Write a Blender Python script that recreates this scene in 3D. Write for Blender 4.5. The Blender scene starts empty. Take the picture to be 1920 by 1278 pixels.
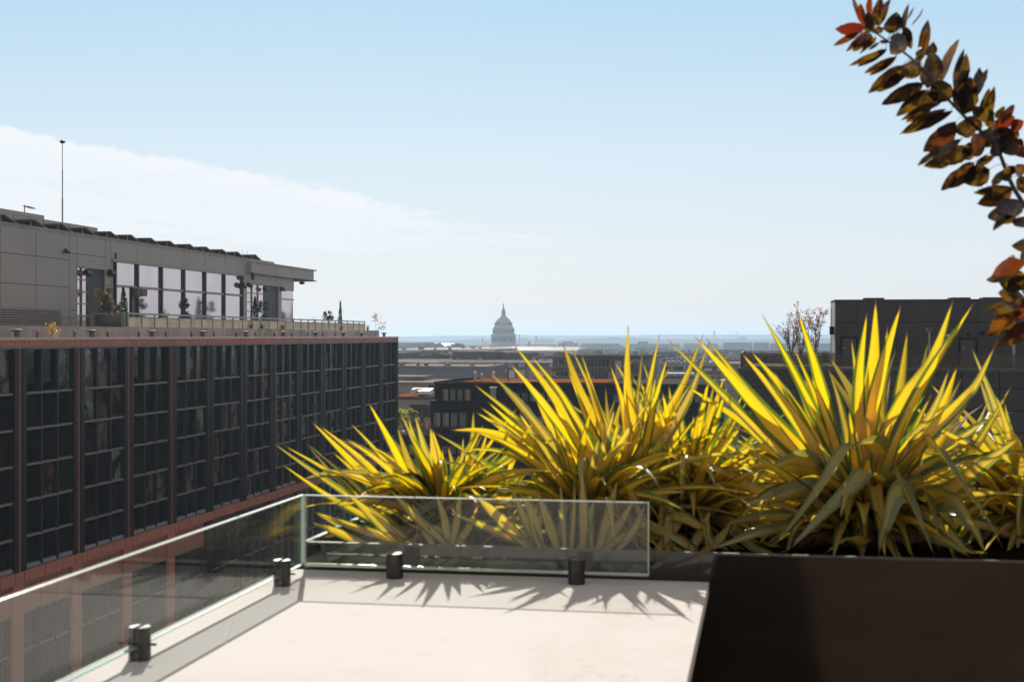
import bpy, bmesh, math, random
from mathutils import Vector, Matrix
R = math.radians
scene = bpy.context.scene
col = scene.collection

# ---------------------------------------------------------------- camera
EYE = 30.0            # metres above the street
F = 2600.0            # focal length in photograph pixels (1920 wide)
YAW = 10.25           # camera turned left of the +Y street axis
HZ = 629.0            # photograph row of the horizon
cam_d = bpy.data.cameras.new("camera")
cam_d.sensor_width = 36.0
cam_d.lens = F / 1920 * 36
cam_d.shift_y = -(639.0 - HZ) / 1920
cam_d.clip_start = 0.05
cam_d.clip_end = 60000
cam_d.dof.use_dof = True
cam_d.dof.focus_distance = 260.0
cam_d.dof.aperture_fstop = 7.1
cam = bpy.data.objects.new("camera", cam_d)
cam.location = (0, 0, EYE)
cam.rotation_euler = (R(90), 0, R(YAW))
col.objects.link(cam)
scene.camera = cam

# ---------------------------------------------------------------- light
SUN_AZ = 17.4         # degrees left of +Y
SUN_EL = 30.0
sun_d = bpy.data.lights.new("sun", 'SUN')
sun_d.energy = 4.2
sun_d.angle = R(0.55)
sun_d.color = (1.0, 0.93, 0.84)
sun = bpy.data.objects.new("sun", sun_d)
sdir = Vector((-math.sin(R(SUN_AZ)) * math.cos(R(SUN_EL)), math.cos(R(SUN_AZ)) * math.cos(R(SUN_EL)), math.sin(R(SUN_EL))))
sun.rotation_euler = (-sdir).to_track_quat('-Z', 'Y').to_euler()
sun.location = (0, 0, 80)
col.objects.link(sun)

world = bpy.data.worlds.new("World")
scene.world = world
world.use_nodes = True
wn, wl = world.node_tree.nodes, world.node_tree.links
wn.clear()

def M(nt, op, a, b=None, c=None, clamp=False):
    n = nt.nodes.new('ShaderNodeMath'); n.operation = op; n.use_clamp = clamp
    for i, v in enumerate((a, b, c)):
        if v is None: continue
        if isinstance(v, (int, float)): n.inputs[i].default_value = v
        else: nt.links.new(v, n.inputs[i])
    return n.outputs[0]

def maprange(nt, v, a, b, c=0.0, d=1.0, smooth=True):
    n = nt.nodes.new('ShaderNodeMapRange'); n.interpolation_type = 'SMOOTHSTEP' if smooth else 'LINEAR'
    nt.links.new(v, n.inputs[0])
    for i, x in enumerate((a, b, c, d)): n.inputs[i + 1].default_value = x
    return n.outputs[0]

def mixc(nt, f, a, b, mode='MIX'):
    n = nt.nodes.new('ShaderNodeMix'); n.data_type = 'RGBA'; n.blend_type = mode
    for k, v in ((0, f), (6, a), (7, b)):
        if isinstance(v, (int, float)): n.inputs[k].default_value = v
        elif isinstance(v, tuple): n.inputs[k].default_value = (v + (1,))[:4]
        else: nt.links.new(v, n.inputs[k])
    return n.outputs[2]

def noise(nt, vec, scale, detail=4, rough=0.55, dist=0.0):
    n = nt.nodes.new('ShaderNodeTexNoise')
    n.inputs['Scale'].default_value = scale; n.inputs['Detail'].default_value = detail
    n.inputs['Roughness'].default_value = rough; n.inputs['Distortion'].default_value = dist
    if vec is not None: nt.links.new(vec, n.inputs['Vector'])
    return n.outputs['Fac']

def ramp(nt, v, stops, interp='LINEAR'):
    n = nt.nodes.new('ShaderNodeValToRGB'); n.color_ramp.interpolation = interp
    e = n.color_ramp.elements
    while len(e) < len(stops): e.new(0.5)
    for i, (p, c) in enumerate(stops):
        e[i].position = p
        e[i].color = (c if isinstance(c, tuple) else (c, c, c)) + (1,)
    nt.links.new(v, n.inputs[0])
    return n.outputs[0]

def combine(nt, x, y, z):
    n = nt.nodes.new('ShaderNodeCombineXYZ')
    for i, v in enumerate((x, y, z)):
        if isinstance(v, (int, float)): n.inputs[i].default_value = v
        else: nt.links.new(v, n.inputs[i])
    return n.outputs[0]

def srgb(r, g, b):
    f = lambda u: (u / 255 / 12.92) if u <= 10 else ((u / 255 + 0.055) / 1.055) ** 2.4
    return (f(r), f(g), f(b))

EXPO = 0.58
SKYK = 2 ** (-EXPO)
def build_world():
    nt = world.node_tree
    sky = wn.new('ShaderNodeTexSky'); sky.sky_type = 'NISHITA'; sky.sun_disc = False
    sky.sun_elevation = R(SUN_EL); sky.sun_rotation = R(-SUN_AZ)
    sky.air_density = 1.0; sky.dust_density = 0.6; sky.ozone_density = 1.6; sky.altitude = 50
    tc = wn.new('ShaderNodeTexCoord')
    sep = wn.new('ShaderNodeSeparateXYZ'); wl.new(tc.outputs['Generated'], sep.inputs[0])
    x, y, z = sep.outputs
    el = M(nt, 'MULTIPLY', M(nt, 'ARCSINE', M(nt, 'MINIMUM', M(nt, 'MAXIMUM', z, -1.0), 1.0)), 57.29578)
    az = M(nt, 'MULTIPLY', M(nt, 'ARCTAN2', x, y), 57.29578)
    # clear air: whitish at the horizon, blue above, greyed overhead for neutral shade
    t = M(nt, 'DIVIDE', el, 60.0, clamp=True)
    S = lambda r, g, b: tuple(c * SKYK for c in srgb(r, g, b))
    air = ramp(nt, t, [(0.0, S(226, 226, 228)), (0.05, S(224, 231, 237)), (0.12, S(211, 229, 241)), (0.23, S(177, 213, 237)), (0.34, S(146, 172, 196)), (0.5, S(118, 126, 136)), (1.0, S(98, 100, 104))])
    nis = mixc(nt, 1.0, sky.outputs[0], (0.1, 0.1, 0.1), 'MULTIPLY')
    base = mixc(nt, 0.05, air, nis)
    # sheet of high cloud: sharp upper edge, streaky and fading below
    d = M(nt, 'ADD', az, 30.5)
    lump = noise(nt, combine(nt, M(nt, 'MULTIPLY', az, 0.55), M(nt, 'MULTIPLY', el, 1.1), 3.1), 1.0, 6, 0.62)
    fine = noise(nt, combine(nt, M(nt, 'MULTIPLY', az, 1.6), M(nt, 'MULTIPLY', el, 3.0), 7.7), 1.0, 5, 0.6)
    top = M(nt, 'SUBTRACT', M(nt, 'SUBTRACT', 8.1, M(nt, 'MULTIPLY', d, 0.115)), M(nt, 'MULTIPLY', M(nt, 'MULTIPLY', d, d), 0.0033))
    top = M(nt, 'ADD', top, M(nt, 'ADD', M(nt, 'MULTIPLY', M(nt, 'SUBTRACT', lump, 0.5), 0.9), M(nt, 'MULTIPLY', M(nt, 'SUBTRACT', fine, 0.5), 0.8)))
    below = M(nt, 'SUBTRACT', top, el)
    edge = maprange(nt, below, 0.0, 0.34)
    streak = noise(nt, combine(nt, M(nt, 'ADD', M(nt, 'MULTIPLY', az, 0.16), M(nt, 'MULTIPLY', el, 0.35)), M(nt, 'MULTIPLY', el, 2.2), 1.3), 1.0, 6, 0.6, 0.6)
    tail = maprange(nt, az, -10.2, -19.5)
    low = maprange(nt, M(nt, 'ADD', el, M(nt, 'MULTIPLY', M(nt, 'SUBTRACT', streak, 0.5), 2.6)), 2.9, 4.4)
    body = maprange(nt, M(nt, 'ADD', M(nt, 'ADD', streak, M(nt, 'MULTIPLY', M(nt, 'SUBTRACT', fine, 0.5), 0.35)), M(nt, 'MULTIPLY', tail, 0.27)), 0.41, 0.74)
    back = maprange(nt, az, -46.0, -38.0)
    cl = M(nt, 'MULTIPLY', M(nt, 'MULTIPLY', M(nt, 'MULTIPLY', edge, low), body), back)
    crest = M(nt, 'MULTIPLY', maprange(nt, below, 1.1, 0.1), 0.25)
    cl = M(nt, 'MULTIPLY', cl, M(nt, 'ADD', 0.72, crest), clamp=True)
    # a few thin wisps lower down
    w2 = noise(nt, combine(nt, M(nt, 'MULTIPLY', az, 0.22), M(nt, 'MULTIPLY', el, 3.0), 9.0), 1.0, 4, 0.6)
    band = M(nt, 'MULTIPLY', maprange(nt, el, 1.6, 2.6), maprange(nt, el, 4.6, 3.4))
    wisp = M(nt, 'MULTIPLY', M(nt, 'MULTIPLY', maprange(nt, w2, 0.56, 0.74), band), 0.4)
    cl = M(nt, 'MAXIMUM', cl, wisp)
    # unseen warm cloud sheet added behind the camera to warm the shade
    veil = M(nt, 'MULTIPLY', maprange(nt, M(nt, 'SUBTRACT', y, M(nt, 'MULTIPLY', x, 0.75)), 0.15, -0.45), maprange(nt, noise(nt, combine(nt, M(nt, 'MULTIPLY', x, 2.0), M(nt, 'MULTIPLY', y, 2.0), M(nt, 'MULTIPLY', z, 4.0)), 1.0, 5, 0.6), 0.15, 0.75, 0.6, 1.0))
    base = mixc(nt, veil, base, S(196, 182, 170))
    colr = mixc(nt, cl, base, S(246, 249, 252))
    bg = wn.new('ShaderNodeBackground')
    scl = mixc(nt, 1.0, colr, (10.0, 10.0, 10.0), 'MULTIPLY')
    wl.new(scl, bg.inputs[0]); bg.inputs[1].default_value = 0.1
    out = wn.new('ShaderNodeOutputWorld'); wl.new(bg.outputs[0], out.inputs[0])
build_world()

vs = scene.view_settings
scene.display_settings.display_device = 'sRGB'
vs.view_transform = 'Standard'; vs.look = 'None'; vs.exposure = EXPO; vs.gamma = 1.0; vs.use_curve_mapping = False
scene.render.engine = 'CYCLES'
cy = scene.cycles
cy.use_denoising = True
cy.max_bounces = 8; cy.diffuse_bounces = 3; cy.glossy_bounces = 4; cy.transmission_bounces = 4
cy.transparent_max_bounces = 24; cy.volume_bounces = 0
cy.caustics_reflective = False; cy.caustics_refractive = False
cy.sample_clamp_indirect = 6.0; cy.sample_clamp_direct = 0.0

# ---------------------------------------------------------------- measuring helpers
CA, SA = math.cos(R(YAW)), math.sin(R(YAW))
def ray(px, py):
    cx, cz = (px - 960) / F, (HZ - py) / F
    return Vector((-SA + cx * CA, CA + cx * SA, cz))
def P(px, py, t):                    # a point at camera depth t metres
    return Vector((0, 0, EYE)) + ray(px, py) * t
def onY(px, py, Y):                  # a point on the vertical plane Y = const
    r = ray(px, py); return Vector((0, 0, EYE)) + r * (Y / r.y)
def onX(px, py, X):
    r = ray(px, py); return Vector((0, 0, EYE)) + r * (X / r.x)
def onZ(px, py, Z):
    r = ray(px, py); return Vector((0, 0, EYE)) + r * ((Z - EYE) / r.z)

# ---------------------------------------------------------------- mesh helpers
class MB:
    def __init__(s): s.v = []; s.f = []; s.smooth = []; s.mi = []; s.uv = None; s.uv2 = None
    def add(s, vs, fs, smooth=False, mi=0):
        o = len(s.v); s.v += [tuple(v) for v in vs]
        for f in fs:
            s.f.append(tuple(i + o for i in f)); s.smooth.append(smooth); s.mi.append(mi)
        return s
    def box(s, x0, x1, y0, y1, z0, z1, mi=0):
        if x0 > x1: x0, x1 = x1, x0
        if y0 > y1: y0, y1 = y1, y0
        if z0 > z1: z0, z1 = z1, z0
        return s.add([(x0, y0, z0), (x1, y0, z0), (x1, y1, z0), (x0, y1, z0), (x0, y0, z1), (x1, y0, z1), (x1, y1, z1), (x0, y1, z1)],
              [(0, 3, 2, 1), (4, 5, 6, 7), (0, 1, 5, 4), (1, 2, 6, 5), (2, 3, 7, 6), (3, 0, 4, 7)], mi=mi)
    def prism(s, poly, d0, d1, axis='y', mi=0):   # poly in the two other axes, extruded along axis
        n = len(poly); vs = []
        for d in (d0, d1):
            for a, b in poly:
                vs.append({'x': (d, a, b), 'y': (a, d, b), 'z': (a, b, d)}[axis])
        fs = [tuple(range(n)), tuple(range(2 * n - 1, n - 1, -1))] + [(i, i + n, (i + 1) % n + n, (i + 1) % n) for i in range(n)]
        return s.add(vs, fs, mi=mi)
    def tube(s, pts, rad, n=8, cap=True, smooth=True):
        pts = [Vector(p) for p in pts]; rr = rad if isinstance(rad, (list, tuple)) else [rad] * len(pts)
        vs = []; fs = []; ref = None
        for i, p in enumerate(pts):
            t = (pts[min(i + 1, len(pts) - 1)] - pts[max(i - 1, 0)]).normalized()
            if ref is None:
                ref = t.orthogonal().normalized()
            ref = (ref - t * ref.dot(t)).normalized(); b = t.cross(ref)
            for k in range(n):
                a = 2 * math.pi * k / n
                vs.append(p + (ref * math.cos(a) + b * math.sin(a)) * rr[i])
        for i in range(len(pts) - 1):
            for k in range(n):
                fs.append((i * n + k, i * n + (k + 1) % n, (i + 1) * n + (k + 1) % n, (i + 1) * n + k))
        s.add(vs, fs, smooth)
        if cap:
            s.add(vs[:n], [tuple(range(n - 1, -1, -1))]); s.add(vs[-n:], [tuple(range(n))])
        return s
    def lathe(s, prof, c, n=24, smooth=True, cap=True):
        vs = []; fs = []
        for r, z in prof:
            for k in range(n):
                a = 2 * math.pi * k / n
                vs.append((c[0] + r * math.cos(a), c[1] + r * math.sin(a), c[2] + z))
        m = len(prof)
        for i in range(m - 1):
            for k in range(n):
                fs.append((i * n + k, i * n + (k + 1) % n, (i + 1) * n + (k + 1) % n, (i + 1) * n + k))
        s.add(vs, fs, smooth)
        if cap:
            s.add(vs[:n], [tuple(range(n - 1, -1, -1))]); s.add(vs[-n:], [tuple(range(n))])
        return s
    def build(s, name, mats, parent=None, origin=None, bevel=0.0):
        me = bpy.data.meshes.new(name)
        o = Vector(origin) if origin is not None else (parent['_o'] if parent is not None and False else Vector((0, 0, 0)))
        if parent is not None:
            o = world_loc(parent)
        me.from_pydata([tuple(Vector(v) - o) for v in s.v], [], s.f)
        me.polygons.foreach_set('use_smooth', s.smooth)
        mats = mats if isinstance(mats, (list, tuple)) else [mats]
        for m in mats: me.materials.append(m)
        if len(mats) > 1: me.polygons.foreach_set('material_index', s.mi)
        if s.uv is not None:
            for nm, data in (('leaf', s.uv), ('rnd', s.uv2)):
                if data is None: continue
                ul = me.uv_layers.new(name=nm)
                for lp in me.loops: ul.data[lp.index].uv = data[lp.vertex_index]
        me.update()
        ob = bpy.data.objects.new(name, me); col.objects.link(ob)
        if parent is not None: ob.parent = parent
        else: ob.location = o
        if bevel > 0:
            b = ob.modifiers.new('bevel', 'BEVEL'); b.width = bevel; b.segments = 2; b.limit_method = 'ANGLE'
        return ob

def world_loc(o):
    v = Vector((0, 0, 0))
    while o is not None: v += o.location; o = o.parent
    return v

def tag(o, label=None, cat=None, group=None, kind=None):
    if label: o['label'] = label
    if cat: o['category'] = cat
    if group: o['group'] = group
    if kind: o['kind'] = kind
    return o
def thing(name, label, cat, loc=(0, 0, 0), group=None):
    o = bpy.data.objects.new(name, None); o.empty_display_size = 0.2
    o.location = loc; col.objects.link(o)
    return tag(o, label, cat, group)
def copy_tree(o, loc=None, label=None, parent=None):
    c = o.copy(); col.objects.link(c)
    if parent is not None: c.parent = parent
    if loc is not None: c.location = loc
    if label: c['label'] = label
    for ch in list(o.children): copy_tree(ch, parent=c)
    return c

# ---------------------------------------------------------------- materials
def newmat(name):
    m = bpy.data.materials.new(name); m.use_nodes = True
    m.node_tree.nodes.clear(); return m, m.node_tree
def outp(nt, sh):
    o = nt.nodes.new('ShaderNodeOutputMaterial'); nt.links.new(sh, o.inputs[0])
def objco(nt):
    g = nt.nodes.new('ShaderNodeNewGeometry'); return g.outputs['Position']
def pbr(name, c, rough=0.6, metal=0.0, var=0.25, scale=1.5, bump=0.0, bscale=20.0, spec=0.5, c2=None, coat=0.0, stretch=None, rvar=0.0):
    m, nt = newmat(name)
    b = nt.nodes.new('ShaderNodeBsdfPrincipled')
    pos = objco(nt)
    if stretch:
        mp = nt.nodes.new('ShaderNodeVectorMath'); mp.operation = 'MULTIPLY'
        nt.links.new(pos, mp.inputs[0]); mp.inputs[1].default_value = stretch; pos = mp.outputs[0]
    n1 = noise(nt, pos, scale, 6, 0.6)
    n2 = noise(nt, pos, scale * 7.3, 3, 0.6)
    f = M(nt, 'ADD', M(nt, 'MULTIPLY', n1, 0.7), M(nt, 'MULTIPLY', n2, 0.3))
    f = maprange(nt, f, 0.3, 0.7)
    if c2 is None:
        lo = tuple(x * (1 - var) for x in c); hi = tuple(min(1, x * (1 + var)) for x in c)
    else: lo, hi = c, c2
    nt.links.new(mixc(nt, f, lo, hi), b.inputs['Base Color'])
    b.inputs['Metallic'].default_value = metal
    b.inputs['Specular IOR Level'].default_value = spec
    b.inputs['Coat Weight'].default_value = coat
    if rvar > 0:
        nt.links.new(maprange(nt, n1, 0.3, 0.7, max(0.02, rough - rvar), rough + rvar), b.inputs['Roughness'])
    else: b.inputs['Roughness'].default_value = rough
    if bump > 0:
        bp = nt.nodes.new('ShaderNodeBump'); bp.inputs['Strength'].default_value = bump; bp.inputs['Distance'].default_value = 0.05
        nt.links.new(noise(nt, pos, bscale, 5, 0.6), bp.inputs['Height']); nt.links.new(bp.outputs[0], b.inputs['Normal'])
    outp(nt, b.outputs[0]); return m
def thin_glass(name, tint=(0.93, 0.97, 0.95), rough=0.0, dirt=0.0, dirtcol=(0.6, 0.58, 0.54)):
    m, nt = newmat(name)
    g = nt.nodes.new('ShaderNodeNewGeometry')
    fr = nt.nodes.new('ShaderNodeFresnel')
    nt.links.new(M(nt, 'ADD', M(nt, 'MULTIPLY', g.outputs['Backfacing'], 1 / 1.42 - 1.42), 1.42), fr.inputs['IOR'])
    tr = nt.nodes.new('ShaderNodeBsdfTransparent'); tr.inputs[0].default_value = tint + (1,)
    gl = nt.nodes.new('ShaderNodeBsdfGlossy'); gl.inputs['Roughness'].default_value = rough
    mx = nt.nodes.new('ShaderNodeMixShader')
    nt.links.new(fr.outputs[0], mx.inputs[0]); nt.links.new(tr.outputs[0], mx.inputs[1]); nt.links.new(gl.outputs[0], mx.inputs[2])
    sh = mx.outputs[0]
    if dirt > 0:
        df = nt.nodes.new('ShaderNodeBsdfDiffuse'); df.inputs[0].default_value = dirtcol + (1,)
        m2 = nt.nodes.new('ShaderNodeMixShader')
        nf = maprange(nt, noise(nt, objco(nt), 3.0, 6, 0.65), 0.35, 0.75, dirt * 0.3, dirt)
        nt.links.new(nf, m2.inputs[0]); nt.links.new(sh, m2.inputs[1]); nt.links.new(df.outputs[0], m2.inputs[2]); sh = m2.outputs[0]
    outp(nt, sh); return m
def mirror_glass(name, c, refl=(1, 1, 1), rough=0.02, wav=0.02, wscale=0.5, ior=1.5, metal=0.0, var=0.5, vscale=0.35):
    m, nt = newmat(name)
    b = nt.nodes.new('ShaderNodeBsdfPrincipled'); pos = objco(nt)
    n = maprange(nt, noise(nt, pos, vscale, 3, 0.5), 0.35, 0.65)
    nt.links.new(mixc(nt, n, tuple(x * (1 - var) for x in c), tuple(x * (1 + var) for x in c)), b.inputs['Base Color'])
    b.inputs['Roughness'].default_value = rough; b.inputs['IOR'].default_value = ior; b.inputs['Metallic'].default_value = metal
    if wav > 0:
        bp = nt.nodes.new('ShaderNodeBump'); bp.inputs['Strength'].default_value = 1.0; bp.inputs['Distance'].default_value = wav
        nt.links.new(noise(nt, pos, wscale, 2, 0.5, 0.4), bp.inputs['Height']); nt.links.new(bp.outputs[0], b.inputs['Normal'])
    outp(nt, b.outputs[0]); return m
def leaf_mat(name, c, trans, tw=0.5, gloss=0.12, var=0.3, c2=None, scale=3.0):
    m, nt = newmat(name)
    pos = objco(nt)
    f = maprange(nt, noise(nt, pos, scale, 3, 0.6), 0.35, 0.65)
    a = mixc(nt, f, tuple(x * (1 - var) for x in c), c2 if c2 else tuple(x * (1 + var) for x in c))
    t2 = mixc(nt, f, tuple(x * (1 - var) for x in trans), tuple(min(1, x * (1 + var)) for x in trans))
    d = nt.nodes.new('ShaderNodeBsdfDiffuse'); nt.links.new(a, d.inputs[0])
    t = nt.nodes.new('ShaderNodeBsdfTranslucent'); nt.links.new(t2, t.inputs[0])
    mx = nt.nodes.new('ShaderNodeMixShader'); mx.inputs[0].default_value = tw
    nt.links.new(d.outputs[0], mx.inputs[1]); nt.links.new(t.outputs[0], mx.inputs[2])
    sh = mx.outputs[0]
    if gloss > 0:
        g = nt.nodes.new('ShaderNodeBsdfGlossy'); g.inputs['Roughness'].default_value = 0.4
        m2 = nt.nodes.new('ShaderNodeMixShader'); m2.inputs[0].default_value = gloss
        nt.links.new(sh, m2.inputs[1]); nt.links.new(g.outputs[0], m2.inputs[2]); sh = m2.outputs[0]
    outp(nt, sh); return m
MT = {}
MT['dark_metal'] = pbr('dark_metal', (0.028, 0.027, 0.028), 0.42, var=0.15)
MT['facade_frame'] = pbr('facade_frame', (0.026, 0.0185, 0.015), 0.5, spec=0.2, var=0.15)
MT['transom'] = pbr('transom', (0.21, 0.185, 0.175), 0.5, var=0.1)
MT['steel'] = pbr('steel', (0.36, 0.36, 0.36), 0.4, metal=0.6, var=0.15)
MT['white_metal'] = pbr('white_metal', (0.74, 0.73, 0.7), 0.45, var=0.06)

# ================================================================ THE ROOF TERRACE (foreground)
DECK = EYE - 0.78
RIM = EYE - 0.688
FLOOR = EYE - 1.65
GX, GY = -1.478, 4.328          # the two glass planes
DX0, DX1 = -1.575, -0.168       # edges of the white slab
PY0 = 4.442                     # front face of the planter

def deck_material():
    m, nt = newmat('white_stone')
    b = nt.nodes.new('ShaderNodeBsdfPrincipled'); pos = objco(nt)
    n1 = noise(nt, pos, 1.3, 6, 0.62, 0.5); n2 = noise(nt, pos, 14.0, 5, 0.65); n3 = noise(nt, pos, 140.0, 2, 0.5)
    c = mixc(nt, maprange(nt, n1, 0.3, 0.75), (0.75, 0.725, 0.70), (0.71, 0.665, 0.63))
    c = mixc(nt, maprange(nt, n2, 0.57, 0.74, 0, 0.22), c, (0.50, 0.445, 0.40))
    v = noise(nt, pos, 2.1, 7, 0.7, 2.2)
    vein = M(nt, 'MULTIPLY', maprange(nt, M(nt, 'ABSOLUTE', M(nt, 'SUBTRACT', v, 0.52)), 0.012, 0.0), maprange(nt, n1, 0.45, 0.7))
    c = mixc(nt, M(nt, 'MULTIPLY', vein, 0.6), c, (0.36, 0.28, 0.22))
    nt.links.new(c, b.inputs['Base Color'])
    b.inputs['Roughness'].default_value = 0.8
    b.inputs['Specular IOR Level'].default_value = 0.0
    bp = nt.nodes.new('ShaderNodeBump'); bp.inputs['Strength'].default_value = 0.15; bp.inputs['Distance'].default_value = 0.004
    nt.links.new(n3, bp.inputs['Height']); nt.links.new(bp.outputs[0], b.inputs['Normal'])
    outp(nt, b.outputs[0]); return m
MT['deck'] = deck_material()
MT['counter_base'] = pbr('counter_base', (0.06, 0.058, 0.055), 0.5)
MT['host_wall'] = pbr('host_wall', (0.22, 0.19, 0.17), 0.7, scale=0.4)
MT['paving'] = pbr('paving', (0.22, 0.14, 0.095), 0.7, scale=1.2, bump=0.2, var=0.5)

host = thing('terrace_building', 'brown building carrying the planted roof terrace in the foreground', 'building', (1.5, -8, 0))
w = MB().box(DX0 + 0.02, 24, -30, 6.6, 0.0, FLOOR - 0.12); w.build('wall', MT['host_wall'], host)
MB().box(DX0 + 0.02, 24, -30, 6.6, FLOOR - 0.12, FLOOR).build('terrace_floor', MT['paving'], host)

slab = thing('stone_counter', 'white stone counter with a glass wind guard along two of its edges', 'counter', (-0.87, 2.2, FLOOR))
MB().box(DX0, DX1, -1.2, PY0 - 0.004, DECK - 0.04, DECK).build('counter_top', MT['deck'], slab, bevel=0.003)
MB().box(DX0 + 0.06, DX1 - 0.1, -1.1, PY0 - 0.02, FLOOR, DECK - 0.042).build('counter_base', MT['counter_base'], slab)

# ---- planter: glossy dark steel trough
def planter_steel():
    m, nt = newmat('planter_steel')
    b = nt.nodes.new('ShaderNodeBsdfPrincipled'); pos = objco(nt)
    n1 = noise(nt, pos, 2.0, 6, 0.6); n2 = noise(nt, pos, 60, 4, 0.7)
    nt.links.new(mixc(nt, maprange(nt, n1, 0.3, 0.7), (0.006, 0.006, 0.006), (0.017, 0.013, 0.011)), b.inputs['Base Color'])
    nt.links.new(maprange(nt, n2, 0.3, 0.7, 0.05, 0.11), b.inputs['Roughness'])
    b.inputs['Specular IOR Level'].default_value = 0.75
    bp = nt.nodes.new('ShaderNodeBump'); bp.inputs['Strength'].default_value = 0.2; bp.inputs['Distance'].default_value = 0.004
    nt.links.new(noise(nt, pos, 3.0, 3, 0.5), bp.inputs['Height']); nt.links.new(bp.outputs[0], b.inputs['Normal'])
    outp(nt, b.outputs[0]); return m
MT['planter'] = planter_steel()
MT['rim'] = pbr('rim_steel', (0.12, 0.115, 0.11), 0.6, spec=0.15, var=0.25, scale=30)
MT['soil'] = pbr('soil', (0.018, 0.012, 0.008), 0.95, var=0.5, scale=14, bump=1.0, bscale=60, spec=0.0)
PX0, PX1, PY1 = -1.512, 4.2, 6.15
pl = thing('steel_planter', 'long glossy black steel planter trough full of variegated yuccas', 'planter', ((PX0 + PX1) / 2, 5.2, FLOOR))
pb = MB()
pb.box(PX0, PX1, PY0, PY0 + 0.02, FLOOR, RIM - 0.006); pb.box(PX0, PX1, PY1 - 0.02, PY1, FLOOR, RIM - 0.006)
pb.box(PX0, PX0 + 0.02, PY0 + 0.02, PY1 - 0.02, FLOOR, RIM - 0.006); pb.box(PX1 - 0.02, PX1, PY0 + 0.02, PY1 - 0.02, FLOOR, RIM - 0.006)
pb.build('trough', MT['planter'], pl)
rb = MB()
rb.box(PX0 - 0.004, PX1, PY0 - 0.004, PY0 + 0.016, RIM - 0.006, RIM); rb.box(PX0 - 0.004, PX1, PY1 - 0.016, PY1, RIM - 0.006, RIM)
rb.box(PX0 - 0.004, PX0 + 0.016, PY0 + 0.016, PY1 - 0.016, RIM - 0.006, RIM); rb.box(PX1 - 0.016, PX1, PY0 + 0.016, PY1 - 0.016, RIM - 0.006, RIM)
rb.build('rim', MT['rim'], pl)
rng = random.Random(5)
nx, ny = 90, 28; sm = MB(); vsx = []
for j in range(ny + 1):
    for i in range(nx + 1):
        vsx.append((PX0 + 0.02 + (PX1 - PX0 - 0.04) * i / nx, PY0 + 0.02 + (PY1 - PY0 - 0.04) * j / ny, RIM - 0.075 + rng.uniform(-0.015, 0.02)))
sm.add(vsx, [(j * (nx + 1) + i, j * (nx + 1) + i + 1, (j + 1) * (nx + 1) + i + 1, (j + 1) * (nx + 1) + i) for j in range(ny) for i in range(nx)], True)
sm.build('soil', MT['soil'], pl)

# ---- frameless glass wind guard on round clamps
MT['guard_glass'] = thin_glass('guard_glass', (0.945, 0.97, 0.955), dirt=0.012)
def edge_mat():
    m, nt = newmat('glass_edge')
    d = nt.nodes.new('ShaderNodeBsdfDiffuse'); d.inputs[0].default_value = (0.72, 0.80, 0.74, 1)
    t = nt.nodes.new('ShaderNodeBsdfTranslucent'); t.inputs[0].default_value = (0.82, 0.92, 0.84, 1)
    g = nt.nodes.new('ShaderNodeBsdfGlossy'); g.inputs['Roughness'].default_value = 0.25
    a = nt.nodes.new('ShaderNodeMixShader'); a.inputs[0].default_value = 0.45
    nt.links.new(d.outputs[0], a.inputs[1]); nt.links.new(t.outputs[0], a.inputs[2])
    b = nt.nodes.new('ShaderNodeMixShader'); b.inputs[0].default_value = 0.18
    nt.links.new(a.outputs[0], b.inputs[1]); nt.links.new(g.outputs[0], b.inputs[2])
    outp(nt, b.outputs[0]); return m
MT['glass_edge'] = edge_mat()
def polished():
    m, nt = newmat('polished_edge')
    d = nt.nodes.new('ShaderNodeBsdfDiffuse'); d.inputs[0].default_value = (0.55, 0.72, 0.64, 1)
    t = nt.nodes.new('ShaderNodeBsdfTranslucent'); t.inputs[0].default_value = (0.75, 0.88, 0.8, 1)
    g = nt.nodes.new('ShaderNodeBsdfGlossy'); g.inputs['Roughness'].default_value = 0.16; g.inputs[0].default_value = (1.0, 0.86, 0.66, 1)
    a = nt.nodes.new('ShaderNodeMixShader'); a.inputs[0].default_value = 0.5
    nt.links.new(d.outputs[0], a.inputs[1]); nt.links.new(t.outputs[0], a.inputs[2])
    b = nt.nodes.new('ShaderNodeMixShader'); b.inputs[0].default_value = 0.22
    nt.links.new(a.outputs[0], b.inputs[1]); nt.links.new(g.outputs[0], b.inputs[2])
    outp(nt, b.outputs[0]); return m
MT['polished_edge'] = polished()
MT['green_edge'] = leaf_mat('green_glass_edge', (0.16, 0.42, 0.30), (0.25, 0.62, 0.45), 0.5, 0.25, 0.2)
TH = 0.012
ZG0, ZG1 = DECK + 0.034, DECK + 0.262
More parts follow.
